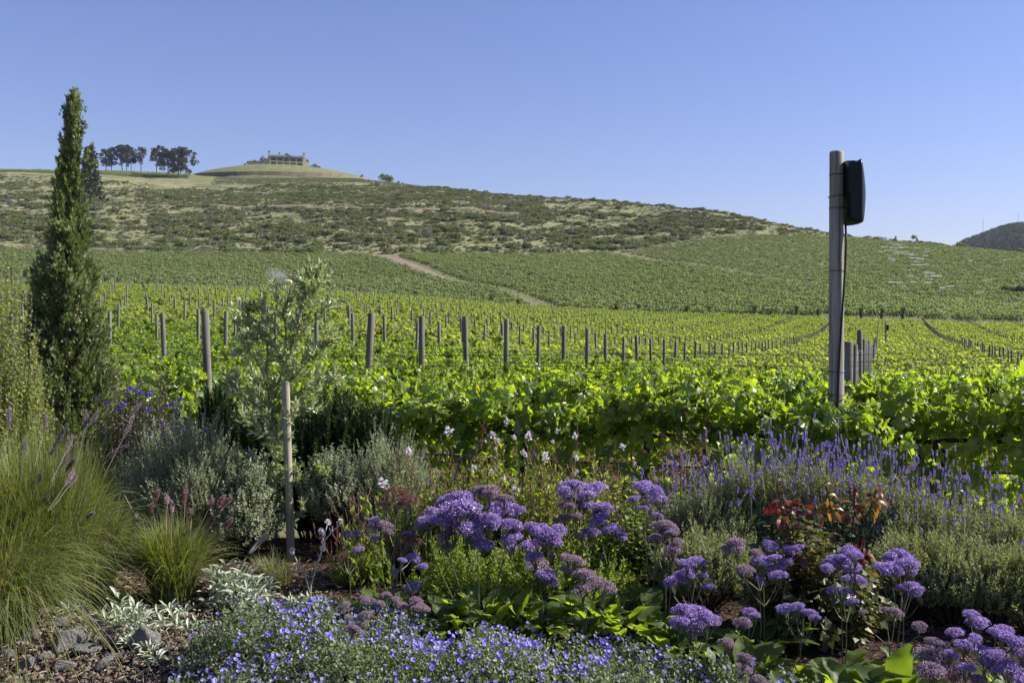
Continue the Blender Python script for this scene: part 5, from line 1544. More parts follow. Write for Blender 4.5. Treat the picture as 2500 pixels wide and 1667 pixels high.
# leaning rusty rod and black stick
a_ = W(572, 780, 7.6); b_ = W(622, 872, 7.6); d_ = b_ - a_
mb = MB(); tube(mb, [a_, b_, b_ + d_ * 1.6], .0085, 7)
for i in range(34): u = i / 34; c_ = a_ + d_ * 2.6 * u; tube(mb, [c_ - d_ * .004, c_ + d_ * .004], .0102, 6)
tag(mb.build('steel_rod', M['rust'], smooth=False), "dark rusty ribbed rod leaning to the right behind the olive leaves", 'rod')
a_ = W(648, 1305, 6.1); b_ = W(606, 1352, 5.75)
mb = MB(); tube(mb, [a_, (a_ + b_) / 2 + (0, 0, .01), b_], .011, 6); tube(mb, [a_ + (.02, 0, 0), b_ + (.012, 0, 0)], .006, 5)
tag(mb.build('drip_hose', M['black'], smooth=True), "short black hose end sticking up from the mulch near the stake", 'hose')

# ================================================================== bedding plants
def mshrub(name, px, z, rx, ry, H, n, m, tpl, size, mat, label, cat, ang=.5, tl=.1, wid=1.0, group=None, cosmin=.02):
    root = empty(name, G(px, z), label, cat, group)
    w = mound(rx, ry, H, n, m, tl, cosmin)
    mb = MB(); foliage(mb, w, tpl, size, ang, wid=wid); mb.build('foliage', M[mat], root)
    mb = MB(); k_ = 26; e = w[4][rng.choice(len(w[4]), k_)] * .92; s0 = e * np.array([.15, .15, 0]); t_ = np.linspace(0, 1, 4)[None, :, None]
    tubes(mb, s0[:, None] + (e - s0)[:, None] * t_ * np.array([1, 1, 1]), 4, .006, .002); mb.build('stem', M['bark'], root)
    return root, w
def shrub(name, px, z, rx, ry, H, n, m, tpl, size, mat, label, cat, stem='lim_stem', ang=.7, t0=.25, inner=.3, vert=.35, jit=.12, wid=1.0, group=None, st=.0025, droop=0, leanx=0, full=True, dx=0, pw=1.0):
    b = G(px, z)
    root = empty(name, b, label, cat, group)
    w = wands(n, rx, ry, H, m, t0, inner, pw, (0, 0, 0), jit, vert, full, leanx)
    mb = MB(); foliage(mb, w, tpl, size, ang, mi=0, wid=wid, droop=droop)
    mb.build('foliage', M[mat], root)
    mb = MB(); tubes(mb, w[0], 3, st, st * .4); mb.build('stem', M[stem], root)
    return root, w
# pale yellow-green shrub at the left edge
shrub('pale_shrub', 0, 7.3, .40, .45, 1.95, 760, 50, OVAL, .042, 'shrub_y', "pale yellow green small leaved shrub at the left edge beside the cypress", 'shrub', 'olive_bark', inner=.4, jit=.2, st=.004)
# violet-flowered shrub below the vines
r_, w = shrub('violet_shrub', 345, 7.75, .56, .3, 1.16, 560, 46, OVAL, .034, 'shrub_v', "rounded shrub with deep violet flower clusters in front of the vines", 'shrub', 'thorn', inner=.5, jit=.18, st=.003)
def floret_cluster(n, rad, size, flat=.6):
    mb = MB(); d = rdir(n, .4); pos = d * rad * rng.uniform(.4, 1, (n, 1)) * np.array([1, 1, flat])
    scatter(mb, QUAD, pos, norm(d + rdir(n)), norm(d + rdir(n) * .4 ), size * rng.uniform(.6, 1.2, n)); return mb
vf = [floret_cluster(34, .028, .014).mesh('flower_cluster', M['vflower']) for _ in range(3)]
b0 = G(345, 7.75)
for px, py in [(235,975),(262,984),(300,985),(318,950),(330,955),(345,958),(362,965),(372,962),(290,1000),(303,990),(425,985),(412,990),(430,1000),(378,982),(360,1000),(432,1005),(398,1035),(420,1032),(388,1045),(436,1030),(445,1028),(410,1045),(365,1058),(470,1042),(500,1047),(310,960),(450,1050),(405,1060),(340,990),(425,1048),(442,975)]:
    p = W(px, py, 7.75 - .18 + rng.uniform(-.08, .08)) - b0
    o = link(vf[rng.integers(3)], 'flower_cluster', r_, p, rng.uniform(0, 6), rng.uniform(.45, .95))
# rosemaries
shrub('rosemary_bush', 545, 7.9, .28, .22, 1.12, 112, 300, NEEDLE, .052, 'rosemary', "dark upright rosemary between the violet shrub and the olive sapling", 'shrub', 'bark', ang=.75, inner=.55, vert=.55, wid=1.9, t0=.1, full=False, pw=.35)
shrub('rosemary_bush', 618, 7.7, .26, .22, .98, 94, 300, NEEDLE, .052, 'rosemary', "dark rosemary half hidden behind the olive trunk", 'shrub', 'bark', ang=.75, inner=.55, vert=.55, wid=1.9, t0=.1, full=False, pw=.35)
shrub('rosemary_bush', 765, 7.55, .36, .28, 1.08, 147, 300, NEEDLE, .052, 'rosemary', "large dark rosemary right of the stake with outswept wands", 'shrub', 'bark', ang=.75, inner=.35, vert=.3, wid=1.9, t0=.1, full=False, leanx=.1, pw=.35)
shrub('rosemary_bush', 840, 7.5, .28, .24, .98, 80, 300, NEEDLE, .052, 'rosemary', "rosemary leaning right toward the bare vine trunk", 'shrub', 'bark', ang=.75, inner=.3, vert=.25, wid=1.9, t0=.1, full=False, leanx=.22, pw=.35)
# grey bushes
mshrub('grey_bush', 470, 6.85, .40, .34, .80, 1500, 16, THIN, .030, 'grey', "silvery grey lavender bush behind the big fountain grass", 'shrub', tl=.13, wid=1.3, cosmin=.4)
mshrub('grey_bush', 585, 6.75, .26, .22, .62, 900, 14, OVAL, .026, 'grey', "grey green bush at the foot of the olive sapling", 'shrub', ang=.8, tl=.12, cosmin=.25)
mshrub('grey_bush', 370, 7.0, .24, .22, .76, 700, 16, THIN, .030, 'grey', "small grey bush between violet shrub and fountain grass", 'shrub', tl=.13, wid=1.3)
mshrub('grey_bush', 945, 7.05, .40, .3, .66, 1500, 16, THIN, .030, 'grey', "pale grey bush with level top below the bare vine trunk", 'shrub', tl=.12, wid=1.3, cosmin=.4)
mshrub('grey_bush', 812, 6.95, .24, .2, .60, 600, 14, OVAL, .026, 'grey', "small grey bush with fine twigs over the deep shade right of the stake", 'shrub', ang=.8, tl=.12, cosmin=.55)

# ---------------------------------------------------------------- grasses
def blades(n, rad, Lr, spread, wd, mats_n=1, base=(0, 0, 0), k=7, droop=.6, lean=(0, 0), drymix=0.0, upm=1.0):
    """Arching blades as strips; returns an MB with material slots 0 (green) and 1 (dry)."""
    mb = MB()
    for mi, cnt in ((0, int(n * (1 - drymix))), (1, int(n * drymix))):
        if cnt == 0: continue
        a = rng.uniform(0, 6.28, cnt); rho = np.sqrt(rng.uniform(0, 1, cnt))
        b = np.stack([np.cos(a) * rho * rad, np.sin(a) * rho * rad, np.zeros(cnt)], -1)
        a2 = a + rng.normal(size=cnt) * (.9 if mi == 0 else 1.8)
        out = np.abs(rng.normal(size=cnt)) * spread * .6 + spread * rho * .55
        Lb = Lr * rng.uniform(.55, 1.1, cnt) * (1.0 if mi == 0 else .85)
        t = np.linspace(0, 1, k)[None, :]
        hx = out[:, None] * t ** 1.5 * Lb[:, None]; 
        hz = (t * upm - droop * (out / (spread + .01))[:, None] * t ** 2.6 * .8) * Lb[:, None]
        d = np.stack([np.cos(a2) + lean[0], np.sin(a2) + lean[1]], -1)
        C = np.stack([b[:, :1] + d[:, :1] * hx, b[:, 1:2] + d[:, 1:2] * hx, hz], -1)
        C += (np.sin(t * 5 + rng.uniform(0, 6.28, (cnt, 1))) * .012 * t)[..., None] * rdir(cnt)[:, None, :]
        C[..., 2] = np.maximum(C[..., 2], -.02 - .5 * (np.linalg.norm(C[..., :2], axis=-1) > .45))
        sd = norm(np.stack([-d[:, 1], d[:, 0], rng.normal(size=cnt) * .5], -1))[:, None] * (wd * (1 - t ** 2) + .0003)[..., None]
        V = np.stack([C - sd, C + sd], 2).reshape(cnt, k * 2, 3) + np.asarray(base, float)
        q = np.array([[2 * i, 2 * i + 1, 2 * i + 3, 2 * i + 2] for i in range(k - 1)])
        mb.add(V.reshape(-1, 3), (q[None] + (np.arange(cnt) * 2 * k)[:, None, None]).reshape(-1, 4), mi)
    return mb
def plume_mb(L, rad, n, mat, fs=.010):
    mb = MB(); u = rng.uniform(0, 1, n); r_ = rad * np.sin(np.pi * np.clip(u * .86 + .08, 0, 1)) ** .6
    a = rng.uniform(0, 6.28, n)
    bend = .12 * L * u ** 2
    pos = np.stack([r_ * np.cos(a) * .25 + bend, r_ * np.sin(a) * .25, u * L], -1)
    ax = np.stack([np.cos(a), np.sin(a), np.full(n, .9)], -1)
    scatter(mb, NEEDLE, pos, ax, rdir(n), r_ * 1.5 + fs * .2, 0, 1.5)
    tube(mb, [(0, 0, -.25), (0, 0, 0), (bend.max() * .25, 0, L * .5), (bend.max(), 0, L)], .0015, 3, 0)
    return mb.mesh('plume', M[mat])
pl = [plume_mb(.17, .016, 420, 'plume') for _ in range(3)]; pk = [plume_mb(.09, .011, 240, 'plumepink') for _ in range(3)]
def fgrass(px, z, n, rad, L_, spread, wd, label, dry=.12, droop=.6, lean=(0, 0)):
    b = G(px, z); root = empty('fountain_grass', b, label, 'ornamental grass', 'fountain grasses')
    blades(n, rad, L_, spread, wd, droop=droop, drymix=dry, lean=lean).build('blade', [M['grass'], M['grassdry']], root)['kind'] = 'stuff'
    return root, b
gA, bA = fgrass(95, 5.6, 6500, .22, 1.10, .27, .0022, "largest fountain grass clump with purple plumes at the left edge", .2, .42)
gB, bB = fgrass(215, 5.85, 2800, .13, .80, .32, .0021, "fountain grass arching right in front of the grey lavender bush", .3, .6, (.05, 0))
gD, bD = fgrass(-30, 5.1, 2600, .2, 1.0, .5, .0022, "fountain grass cut by the left edge, trailing over the stones", .2, .9, (.2, -.35))
gC, bC = fgrass(418, 5.75, 2600, .11, .56, .36, .0022, "small fountain grass clump with pink plumes above the woolly leaves", .04, .4)
for root, b, lst, ms, z in ((gA, bA, [((120,1115),(165,1035)),((160,1105),(182,1060)),((20,1050),(28,990)),((105,1060),(118,1010)),((205,1050),(215,1000)),((215,1040),(245,1000)),((160,1150),(180,1120)),((165,1190),(192,1155)),((158,1185),(185,1145)),((95,1180),(100,1150)),((150,1140),(170,1105)),((60,1110),(66,1070)),((110,1225),(125,1205)),((300,1070),(330,1010))], pl, 5.35),
                            (gB, bB, [((255,1118),(310,1085)),((210,1265),(228,1250)),((320,1010),(345,985))], pl, 5.4),
                            (gC, bC, [((383,1220),(383,1195)),((408,1230),(409,1205)),((451,1230),(452,1185)),((420,1250),(421,1220)),((370,1250),(368,1228)),((510,1240),(522,1215)),((530,1235),(545,1210)),((540,1240),(560,1215)),((548,1290),(565,1265)),((530,1255),(540,1235)),((326,1250),(334,1265)),((467,1260),(468,1240))], pk, 5.75)):
    for (x1, y1), (x2, y2) in lst:
        p = W(x1, y1, z + rng.uniform(-.08, .08)) - b; q_ = W(x2, y2, z + rng.uniform(-.05, .05)) - b
        o = link(ms[rng.integers(3)], 'plume', root)
        ax = Vector(q_ - p); ln = ax.length
        o.matrix_local = Matrix.Translation(p.tolist()) @ ax.to_track_quat('Z', 'Y').to_matrix().to_4x4() @ Matrix.Diagonal((1.15, 1.15, ln / (.17 if ms is pl else .09), 1)) if ms is pk else Matrix.Translation(p.tolist()) @ ax.to_track_quat('Z', 'Y').to_matrix().to_4x4() @ Matrix.Diagonal((.62, .62, ln / .17, 1))
for px, z, n, L_, lab in [(668, 6.2, 160, .22, "thin yellow green grass tuft at the foot of the stake"), (60, 4.5, 90, .16, "sparse grass tuft among the stones in the corner"), (640, 6.35, 80, .16, "small wispy grass tuft on the mulch behind the hose"), (690, 6.05, 90, .2, "wispy grass tuft just before the stake")]:
    b = G(px, z); o = blades(n, .05, L_, .6, .0016, droop=.4, drymix=.35).build('grass_tuft', [M['grass'], M['grassdry']], None, b)
    tag(o, lab, 'grass tuft', 'small grass tufts on the mulch')

# ---------------------------------------------------------------- woolly lamb's ears
def lleaf(i):
    V, Fc = broad_tpl(6, .14, .01, [.3, .05, .5, -.1][i], i)
    V = np.array(V); V[:, 2] += np.abs(V[:, 0]) * .35
    mb = MB(); mb.add(V, Fc); return mb.mesh('leaf', M['lamb'], True)
lm = [lleaf(i) for i in range(4)]
lam_spots = []
for px, z, n_, s_ in [(150, 5.55, 9, .085), (165, 5.4, 8, .08), (190, 5.5, 8, .08), (255, 5.25, 9, .08), (240, 5.35, 9, .075), (285, 5.2, 10, .08), (320, 5.1, 10, .08), (300, 5.35, 9, .08), (345, 5.3, 9, .08), (330, 4.98, 10, .075), (365, 5.05, 9, .075),
                      (310, 4.9, 9, .075), (380, 5.4, 9, .08), (395, 5.2, 9, .08), (350, 4.85, 8, .07), (430, 5.15, 9, .075), (455, 5.1, 9, .075), (480, 5.2, 9, .075), (505, 5.15, 8, .07), (420, 5.3, 8, .08), (445, 5.45, 8, .08),
                      (380, 4.72, 8, .07), (365, 4.8, 7, .07), (410, 5.5, 8, .075),
                      (520, 5.75, 11, .12), (548, 5.85, 12, .13), (575, 5.75, 12, .13), (600, 5.65, 12, .13), (625, 5.6, 12, .12), (560, 5.6, 12, .12), (590, 5.5, 12, .12), (620, 5.4, 11, .11), (535, 5.55, 10, .11), (650, 5.5, 10, .1), (570, 5.35, 10, .1), (605, 5.28, 10, .1),
                      (505, 5.6, 9, .1), (755, 5.65, 9, .1), (785, 5.6, 9, .1), (735, 5.55, 9, .09), (770, 5.5, 9, .09), (715, 5.6, 7, .09)]:
    lam_spots.append((px, z, n_, s_))
for i, (px, z, n_, s_) in enumerate(lam_spots):
    b = G(px, z); s_ *= .66 if s_ >= .1 else .8
    if px < 230: lab = "woolly grey leaved rosette partly under the trailing fountain grass"
    elif px < 400: lab = "woolly silver rosette above the stones, " + ("low " if z < 5.06 else "high ") + "in the patch, " + ("left end" if px < 270 else "centre left" if px < 315 else "centre" if px < 350 else "right end")
    elif px < 500: lab = "small woolly silver rosette beside the blue flowered carpet edge"
    elif px < 680: lab = "woolly pale green rosette in the mound beyond the small fountain grass, " + ("front" if z < 5.52 else "back") + (" left" if px < 556 else " middle" if px < 596 else " right")
    else: lab = "woolly pale rosette under the white stemmed campion"
    root = empty('woolly_rosette', b, lab, 'plant', 'woolly leaved rosettes', rng.uniform(0, 6))
    h_up = .13 if n_ > 9 else .02
    for j in range(n_ + 16 if n_ > 9 else n_ + 8):
        a = j * 2.4 + rng.normal() * .3; lift = rng.uniform(.1, 1.25)
        z_ = h_up * rng.uniform(0, 1.3)
        o = link(lm[rng.integers(4)], 'leaf', root)
        set_basis(o, (math.cos(a) * .015, math.sin(a) * .015, z_), (math.cos(a), math.sin(a), lift), (-math.cos(a) * lift, -math.sin(a) * lift, 1), s_ * rng.uniform(.75, 1.25))
# white campion stems
b = G(745, 5.35)
root = empty('campion', b, "white felted campion with branched stems and pale flower heads", 'flower')
mb = MB(); heads = []
for pts in ([(757,1500),(758,1430),(772,1385),(788,1335),(792,1312),(800,1275)], [(792,1320),(808,1300),(826,1285),(833,1272)], [(788,1335),(787,1310),(784,1295)], [(757,1450),(745,1400),(728,1375),(715,1342)], [(772,1385),(780,1360),(786,1340)]):
    C = np.array([W(a_, c_, 5.3) - b for a_, c_ in pts]); C[:, 1] += rng.normal(size=len(C)) * .01
    tube(mb, C, np.linspace(.0042, .0026, len(C)), 6); heads.append(C[-1])
    for q_ in range(1, len(C) - 1):
        scatter(mb, LANCE, [C[q_]] * 2, [(.4, .1, 1), (-.4, -.1, 1)], [(1, 0, 0.2), (-1, 0, .2)], [.035, .03])
mb.build('stem', M['silver'], root, smooth=True)
for h_ in heads:
    mb = MB(); n = 26; d = rdir(n, .6); scatter(mb, QUAD, d * .004, d, rdir(n), .014); mb.build('flower_head', M['white'], root, h_)
# ---------------------------------------------------------------- lavender hedge
def spike_mb():
    mb = MB(); n = 60; L_ = .036
    u = rng.uniform(0, 1, n); a = rng.uniform(0, 6.28, n); r_ = .0058 * (1 - .35 * u)
    pos = np.stack([np.cos(a) * r_ * .6, np.sin(a) * r_ * .6, u * L_], -1)
    scatter(mb, QUAD, pos, np.stack([np.cos(a), np.sin(a), np.full(n, .8)], -1), rdir(n), .0072 * rng.uniform(.6, 1.2, n))
    tube(mb, [(0, 0, L_ * .2), (.004, 0, -.07), (0, .004, -.15), (0, 0, -.24)], .0013, 3, 1)
    return mb.mesh('flower_spike', [M['lavflower'], M['lavstalk']])
sm = [spike_mb() for _ in range(5)]
def lavender(px, z, rx, ry, H, n, m, nspk, label, up=.22, size=.036):
    root, w = mshrub('lavender_bush', px, z, rx, ry, H * .86, n * 5, 13, THIN, size * .9, 'lav', label, 'lavender', tl=.14, group='lavender bushes of the hedge', wid=1.4, cosmin=.3)
    E = w[4]
    P = w[0][:, -1]; T = norm(P - w[0][:, 0])
    k = np.argsort(-(P[:, 2] + rng.normal(size=len(P)) * .07))[:int(len(P) * .55)]
    k = rng.choice(k, min(int(nspk * 1.3), len(k)), replace=False)
    for i in k:
        o = link(sm[rng.integers(5)], 'flower_spike', root)
        d = Vector((T[i] + rng.normal(size=3) * .10 + np.array([0, 0, .35])).tolist()).normalized()
        p = P[i] + np.array(d) * up * rng.uniform(.5, 1.35)
        o.matrix_local = Matrix.Translation(p.tolist()) @ d.to_track_quat('Z', 'Y').to_matrix().to_4x4() @ Matrix.Diagonal((.68, .68, rng.uniform(.7, 1.15), 1))
    return root
lavender(1640, 6.15, .22, .2, .44, 150, 40, 34, "low sparse lavender at the left end of the hedge")
lavender(1740, 6.05, .28, .24, .56, 230, 44, 52, "lavender with tall loose spikes left of the shaded vines")
lavender(1835, 6.15, .3, .26, .68, 260, 46, 78, "lavender carrying the densest tall spikes of the hedge")
lavender(1935, 6.1, .3, .26, .70, 260, 46, 74, "lavender directly in front of the tall pole foot")
lavender(2030, 6.05, .3, .26, .68, 260, 46, 70, "lavender behind the dark red rose with crowded spikes")
lavender(2120, 6.0, .3, .26, .63, 260, 46, 66, "lavender right of the tall pole with leaning spikes")
lavender(2210, 5.9, .3, .26, .55, 260, 46, 52, "lavender where the hedge begins to drop")
lavender(2300, 5.8, .3, .26, .47, 260, 46, 38, "green grey lavender with fewer spikes near the corner")
lavender(2400, 5.7, .3, .26, .46, 260, 46, 30, "lavender second from the right edge with yellowing leaves")
lavender(2490, 5.6, .3, .26, .46, 240, 46, 28, "lavender cut by the right edge of the bed")
for px, z, h, lab in [(2230, 5.35, .40, "spikeless low lavender in shade behind the big broad leaves"), (2330, 5.25, .38, "spikeless yellow green lavender in front of the hedge"), (2430, 5.2, .36, "spikeless lavender lowest on the right of the hedge"), (2520, 5.15, .36, "spikeless lavender at the very right edge"), (1730, 5.55, .38, "spikeless grey lavender behind the small mauve statice")]:
    mshrub('lavender_bush', px, z, .29, .22, h * .85, 950, 14, THIN, .031, 'lav', lab, 'lavender', tl=.13, group='lavender bushes of the hedge', wid=1.4, cosmin=.4)

# ---------------------------------------------------------------- gaura and other green stems
def gaura(px, z, rx, H, n, label, nw=10, mat='gaura', size=.05, up=.26):
    root, w = shrub('gaura_plant', px, z, rx, rx * .8, H, n, 26, LANCE, size, mat, label, 'plant', 'redstem', ang=.55, inner=.5, vert=.5, jit=.18, t0=.12, group='gaura plants', wid=.75)
    P = w[0][:, -1]; k = rng.choice(len(P), min(nw * 6, len(P)), replace=False)
    A = []; mbb = MB()
    for i in k:
        e = P[i] + np.array([rng.normal() * .05, rng.normal() * .05, up * rng.uniform(.5, 1.15)])
        C = np.linspace(0, 1, 5)[:, None] * (e - P[i]) + P[i]; C[1:-1] += rng.normal(size=(3, 3)) * .008; A.append(C)
        q_ = 9; u = rng.uniform(.35, 1, (q_, 1)); scatter(mbb, LANCE, P[i] + (e - P[i]) * u, norm((e - P[i]) + rdir(q_) * .08), rdir(q_), .014)
    tubes(mbb, np.array(A), 3, .0026, .0016)
    mbb.build('flower_wand', M['redstem'], root)
    return root
g1 = gaura(1000, 6.4, .28, .54, 190, "gaura clump with reddish wands before the level grey bush", 7)
g2 = gaura(1110, 6.3, .3, .68, 260, "bright green gaura with many red wands behind the purple statice")
g3 = gaura(1210, 6.35, .32, .74, 280, "tallest gaura with crowded wands and white blooms")
g4 = gaura(1320, 6.3, .32, .72, 280, "gaura clump between the two statice mounds")
g5 = gaura(1430, 6.45, .28, .66, 230, "gaura fading into the rose foliage", 12)
g6 = gaura(880, 6.1, .22, .34, 70, "sparse gaura with arching red tips above the deep shade", 8)
def wflower():
    mb = MB(); n = 26
    d = rdir(n, .3); scatter(mb, OVAL, d * .009 * rng.uniform(.3, 2.2, (n, 1)), norm(d + rdir(n) * .5), rdir(n), .019 * rng.uniform(.6, 1.2, n))
    return mb.mesh('white_flower', M['white'])
wf = [wflower() for _ in range(3)]
for px, py, s_ in [(1097,1053,1.3),(997,1102,1.15),(1200,1060,.9),(1203,1063,.9),(1290,1063,1.15),(1238,1028,.9),(1360,1053,.7),(1405,1063,.9),(1215,1075,.7),(1277,1105,.8),(1283,1112,.7),(1155,1142,1.0),(935,1178,1.3),(940,1185,1.1),(1331,1110,.9),(1333,1120,.9),(1231,1167,.6),(1200,1150,.7),(1258,1197,1.35),(1370,1180,.7),(1407,1118,.8),(1480,1190,.9),(1520,1090,.9),(1410,1150,.5),(1402,1157,.5),(1550,1132,.6),(1255,1068,.7),(1349,1078,.5),(1211,1094,.45)]:
    rr = min((g1, g2, g3, g4, g5, g6), key=lambda g: abs(g.location.x - (px - 1250) / F * 6.2))
    z = rr.location.y - .22
    link(wf[rng.integers(3)], 'white_flower', rr, W(px, py, z) - np.array(rr.location), rng.uniform(0, 6), s_ * .95)
# salvia spikes
def salvia_spike():
    mb = MB(); k = 9
    for i in range(k):
        t = i / (k - 1); n = 12; a = rng.uniform(0, 6.28, n); r_ = .009 * (1 - .55 * t)
        pos = np.stack([np.cos(a) * r_ * .4, np.sin(a) * r_ * .4, np.full(n, t) + rng.normal(size=n) * .01], -1)
        scatter(mb, QUAD, pos * np.array([1, 1, 1]), np.stack([np.cos(a), np.sin(a), np.full(n, .25)], -1), rdir(n), .013 * (1.1 - .5 * t))
        mb.v[-1][:, 2] = mb.v[-1][:, 2]
    return mb
for i, (a0, a1, lab) in enumerate([((1040,1118),(1034,1070),"salvia spike standing upright left of two others"), ((1152,1118),(1168,1075),"longest salvia spike leaning right above the gaura"), ((1262,1060),(1264,1030),"salvia spike tip against the vine leaves"),
                          ((1110,1168),(1122,1125),"salvia spike bent over just above the purple statice"), ((1120,1125),(1138,1112),"short curved salvia spike tip"), ((922,1168),(905,1132),"salvia spike leaning left above the rusty statice"), ((977,1133),(965,1122),"small salvia spike tip by the grey bush"),
                          ((898,1270),(886,1242),"low salvia spike in the shade left of the mauve statice"), ((1052,1185),(1045,1165),"dark salvia spike among the green stems"), ((1304,1115),(1300,1098),"pale faded salvia tip among the wands")]):
    z = 6.0; b = G(a0[0], z); root = empty('salvia', b, "deep purple " + lab, 'flower', 'salvia spikes')
    p, q_ = W(*a0, z) - b, W(*a1, z) - b
    sv_ = salvia_spike(); ln = float(np.linalg.norm(q_ - p))
    for V in sv_.v: V[:, 2] = V[:, 2] * ln
    sp = sv_.build('flower_spike', M['salvia'], root)
    ax = Vector(q_ - p); sp.matrix_local = Matrix.Translation(p.tolist()) @ ax.to_track_quat('Z', 'Y').to_matrix().to_4x4()
    mb = MB(); tube(mb, [(0, 0, 0), p * np.array([.6, .6, .5]), p - (q_ - p) * .1, q_], .0018, 4)
    k_ = 14; u = rng.uniform(.3, .95, (k_, 1)); scatter(mb, LANCE, p * u, rdir(k_, .5), rdir(k_, .3), .05, 0)
    mb.build('stem', M['gaura'], root)
# bare reddish tips standing over the shade
for i, (a0, a1, lab) in enumerate([((830,1265),(806,1215),"pinkish plant tip rising alone over the deep shade"), ((858,1250),(850,1210),"orange plant tip beside the pink one over the shade"), ((885,1215),(876,1190),"red plant tip by the white gaura bloom"), ((900,1225),(890,1200),"thick red plant tip next to the rusty statice")]):
    b = G(a0[0] + 60, 5.7); root = empty('loosestrife', b, lab, 'plant', 'red tipped stems over the shade')
    p, q_ = W(*a0, 5.6) - b, W(*a1, 5.6) - b
    mb = MB(); n = 60; u = rng.uniform(0, 1, (n, 1)); scatter(mb, LANCE, p + (q_ - p) * u, norm((q_ - p) + rdir(n) * .05), rdir(n), .012); mb.build('flower_spike', M['redstem'], root)
    mb = MB(); C = np.array([(0, 0, 0), p * np.array([.3, .5, .45]), p * np.array([.75, .9, .8]), p]); tube(mb, C, .0022, 4); n = 22; u = rng.uniform(0, 1, n) * 2.99; iu = u.astype(int); fu = (u - iu)[:, None]
    L3 = C[iu] * (1 - fu) + C[iu + 1] * fu; scatter(mb, LANCE, L3, norm(norm(C[iu + 1] - C[iu]) + rdir(n) * .8), rdir(n, .5), .055); mb.build('stem', M['gaura'], root)

# ---------------------------------------------------------------- roses
def rose(px, z, rx, H, n, label, redtop=.3, size=.045, ncane=9, matg='rose_g', big=0, mm=30):
    b = G(px, z); root = empty('rose_bush', b, label, 'rose')
    w = wands(n, rx, rx * .8, H, mm, .2, .35, 1.0, (0, 0, 0), .2, .35)
    P, L_, T, O, E, u = w
    top = (L_[:, 2] > H * (1 - redtop)) & (rng.uniform(size=len(L_)) < .75)
    for sel, mat, nm in ((~top, matg, 'foliage'), (top, 'rose_r', 'red_foliage')):
        if sel.sum() == 0: continue
        mb = MB(); k = int(sel.sum()); ax = norm(T[sel] * .5 + O[sel] * .8 + rdir(k) * .3 - np.array([0, 0, .25]))
        scatter(mb, OVAL, L_[sel] + O[sel] * .015, ax, norm(rdir(k) * .6 + np.array([0, 0, .8])), size * rng.uniform(.6, 1.2, k))
        mb.build(nm, M[mat], root)
    mb = MB(); tubes(mb, P, 4, .004, .0015); mb.build('stem', M['thorn'], root)
    return root, b
rose(1530, 6.75, .3, .70, 60, "green rose with pinkish blooms left of the red leaved one", .05, .04)
rose(1655, 6.9, .38, .98, 46, "thorny open rose with scattered dark red leaves before the vines", .5, .042, mm=22)
rose(1745, 6.6, .16, .5, 14, "little red tipped rose shoot in front of the log edge", .9, .04, mm=16)
rose(1500, 5.95, .3, .62, 110, "leafy green rose behind the double statice heads", 0.0, .045, matg='gaura', mm=26)
rr, rb = rose(1990, 5.05, .42, .64, 120, "dark glossy rose bush in front of the lavender hedge", .10, .062)
rleaf = []
for i in range(3):
    V, Fc = broad_tpl(5, .34, .01, .3 + .2 * i, 20 + i); V = np.array(V); V[:, 2] += np.abs(V[:, 0]) * .3
    mb = MB(); mb.add(V, Fc); rleaf.append((mb.mesh('leaf', M['rose_r'], True), None))
m_or = leafmat('rose_leaf_bronze', [(.24, .14, .05), (.3, .19, .07), (.18, .12, .04)], (2, 1.6, .6), .4, .35, .5)
rleaf_o = []
for me, _ in rleaf:
    c_ = me.copy(); c_.materials.clear(); c_.materials.append(m_or); rleaf_o.append(c_)
for top_, foot, cols_ in [((1897,1178),(1912,1300),'r'), ((2015,1185),(2035,1300),'o'), ((2085,1190),(2080,1300),'m'), ((2140,1195),(2100,1290),'o'), ((1935,1320),(1950,1380),'r'), ((2110,1315),(2090,1380),'r')]:
    p = W(*foot, 4.9) - rb; q_ = W(*top_, 4.9) - rb
    mb = MB(); tube(mb, [p - (q_ - p) * .8, p, (p + q_) / 2 + (.01, 0, 0), q_], .003, 5); mb.build('red_shoot', M['rose_r'], rr)
    for j in range(13):
        u = rng.uniform(.25, 1.05); a = rng.uniform(0, 6.28)
        c_ = p + (q_ - p) * u
        isr = cols_ == 'r' or (cols_ == 'm' and rng.uniform() < .5) or u > .85
        o = link((rleaf[rng.integers(3)][0] if isr else rleaf_o[rng.integers(3)]), 'leaf', rr)
        set_basis(o, c_ + np.array([math.cos(a), math.sin(a), 0]) * .012, (math.cos(a), math.sin(a), rng.uniform(-.9, .3)), (rng.normal() * .4, rng.normal() * .4 - .3, .8), (.06 if u < .8 else .035) * rng.uniform(.7, 1.25))

# ---------------------------------------------------------------- statice (sea lavender)
def head_mesh(mat, nb=11, dens=150, fl=.055, seed=0):
    """A bumpy dome of tiny papery florets, one unit wide."""
    mb = MB()
    c = rdir(nb, .9) * np.array([.30, .30, .17]); c[:, 2] = np.abs(c[:, 2])
    rb_ = rng.uniform(.16, .26, nb)
    for i in range(nb):
        d = rdir(dens, .55); pos = c[i] + d * rb_[i] * np.array([1, 1, .62]) * rng.uniform(.85, 1.08, (dens, 1))
        ax = norm(d + rdir(dens) * .9); hint = norm(d + rdir(dens) * .35)
        V = [(-.5, -.1, 0), (0, -.45, .1), (.5, .1, 0), (0, .5, .1), (0, 0, -.2)]
        scatter(mb, (V, [[0, 1, 4], [1, 2, 4], [2, 3, 4], [3, 0, 4]]), pos, ax, hint, fl * rng.uniform(.6, 1.3, dens))
        for q_ in range(3): tube(mb, [(0, 0, -.55), c[i] * .5 + (0, 0, -.22), c[i] + rng.normal(size=3) * .06 - (0, 0, .06)], [.02, .014, .008], 3, 1)
    return mb.mesh('flower_head', [M[mat], M['lim_stem']])
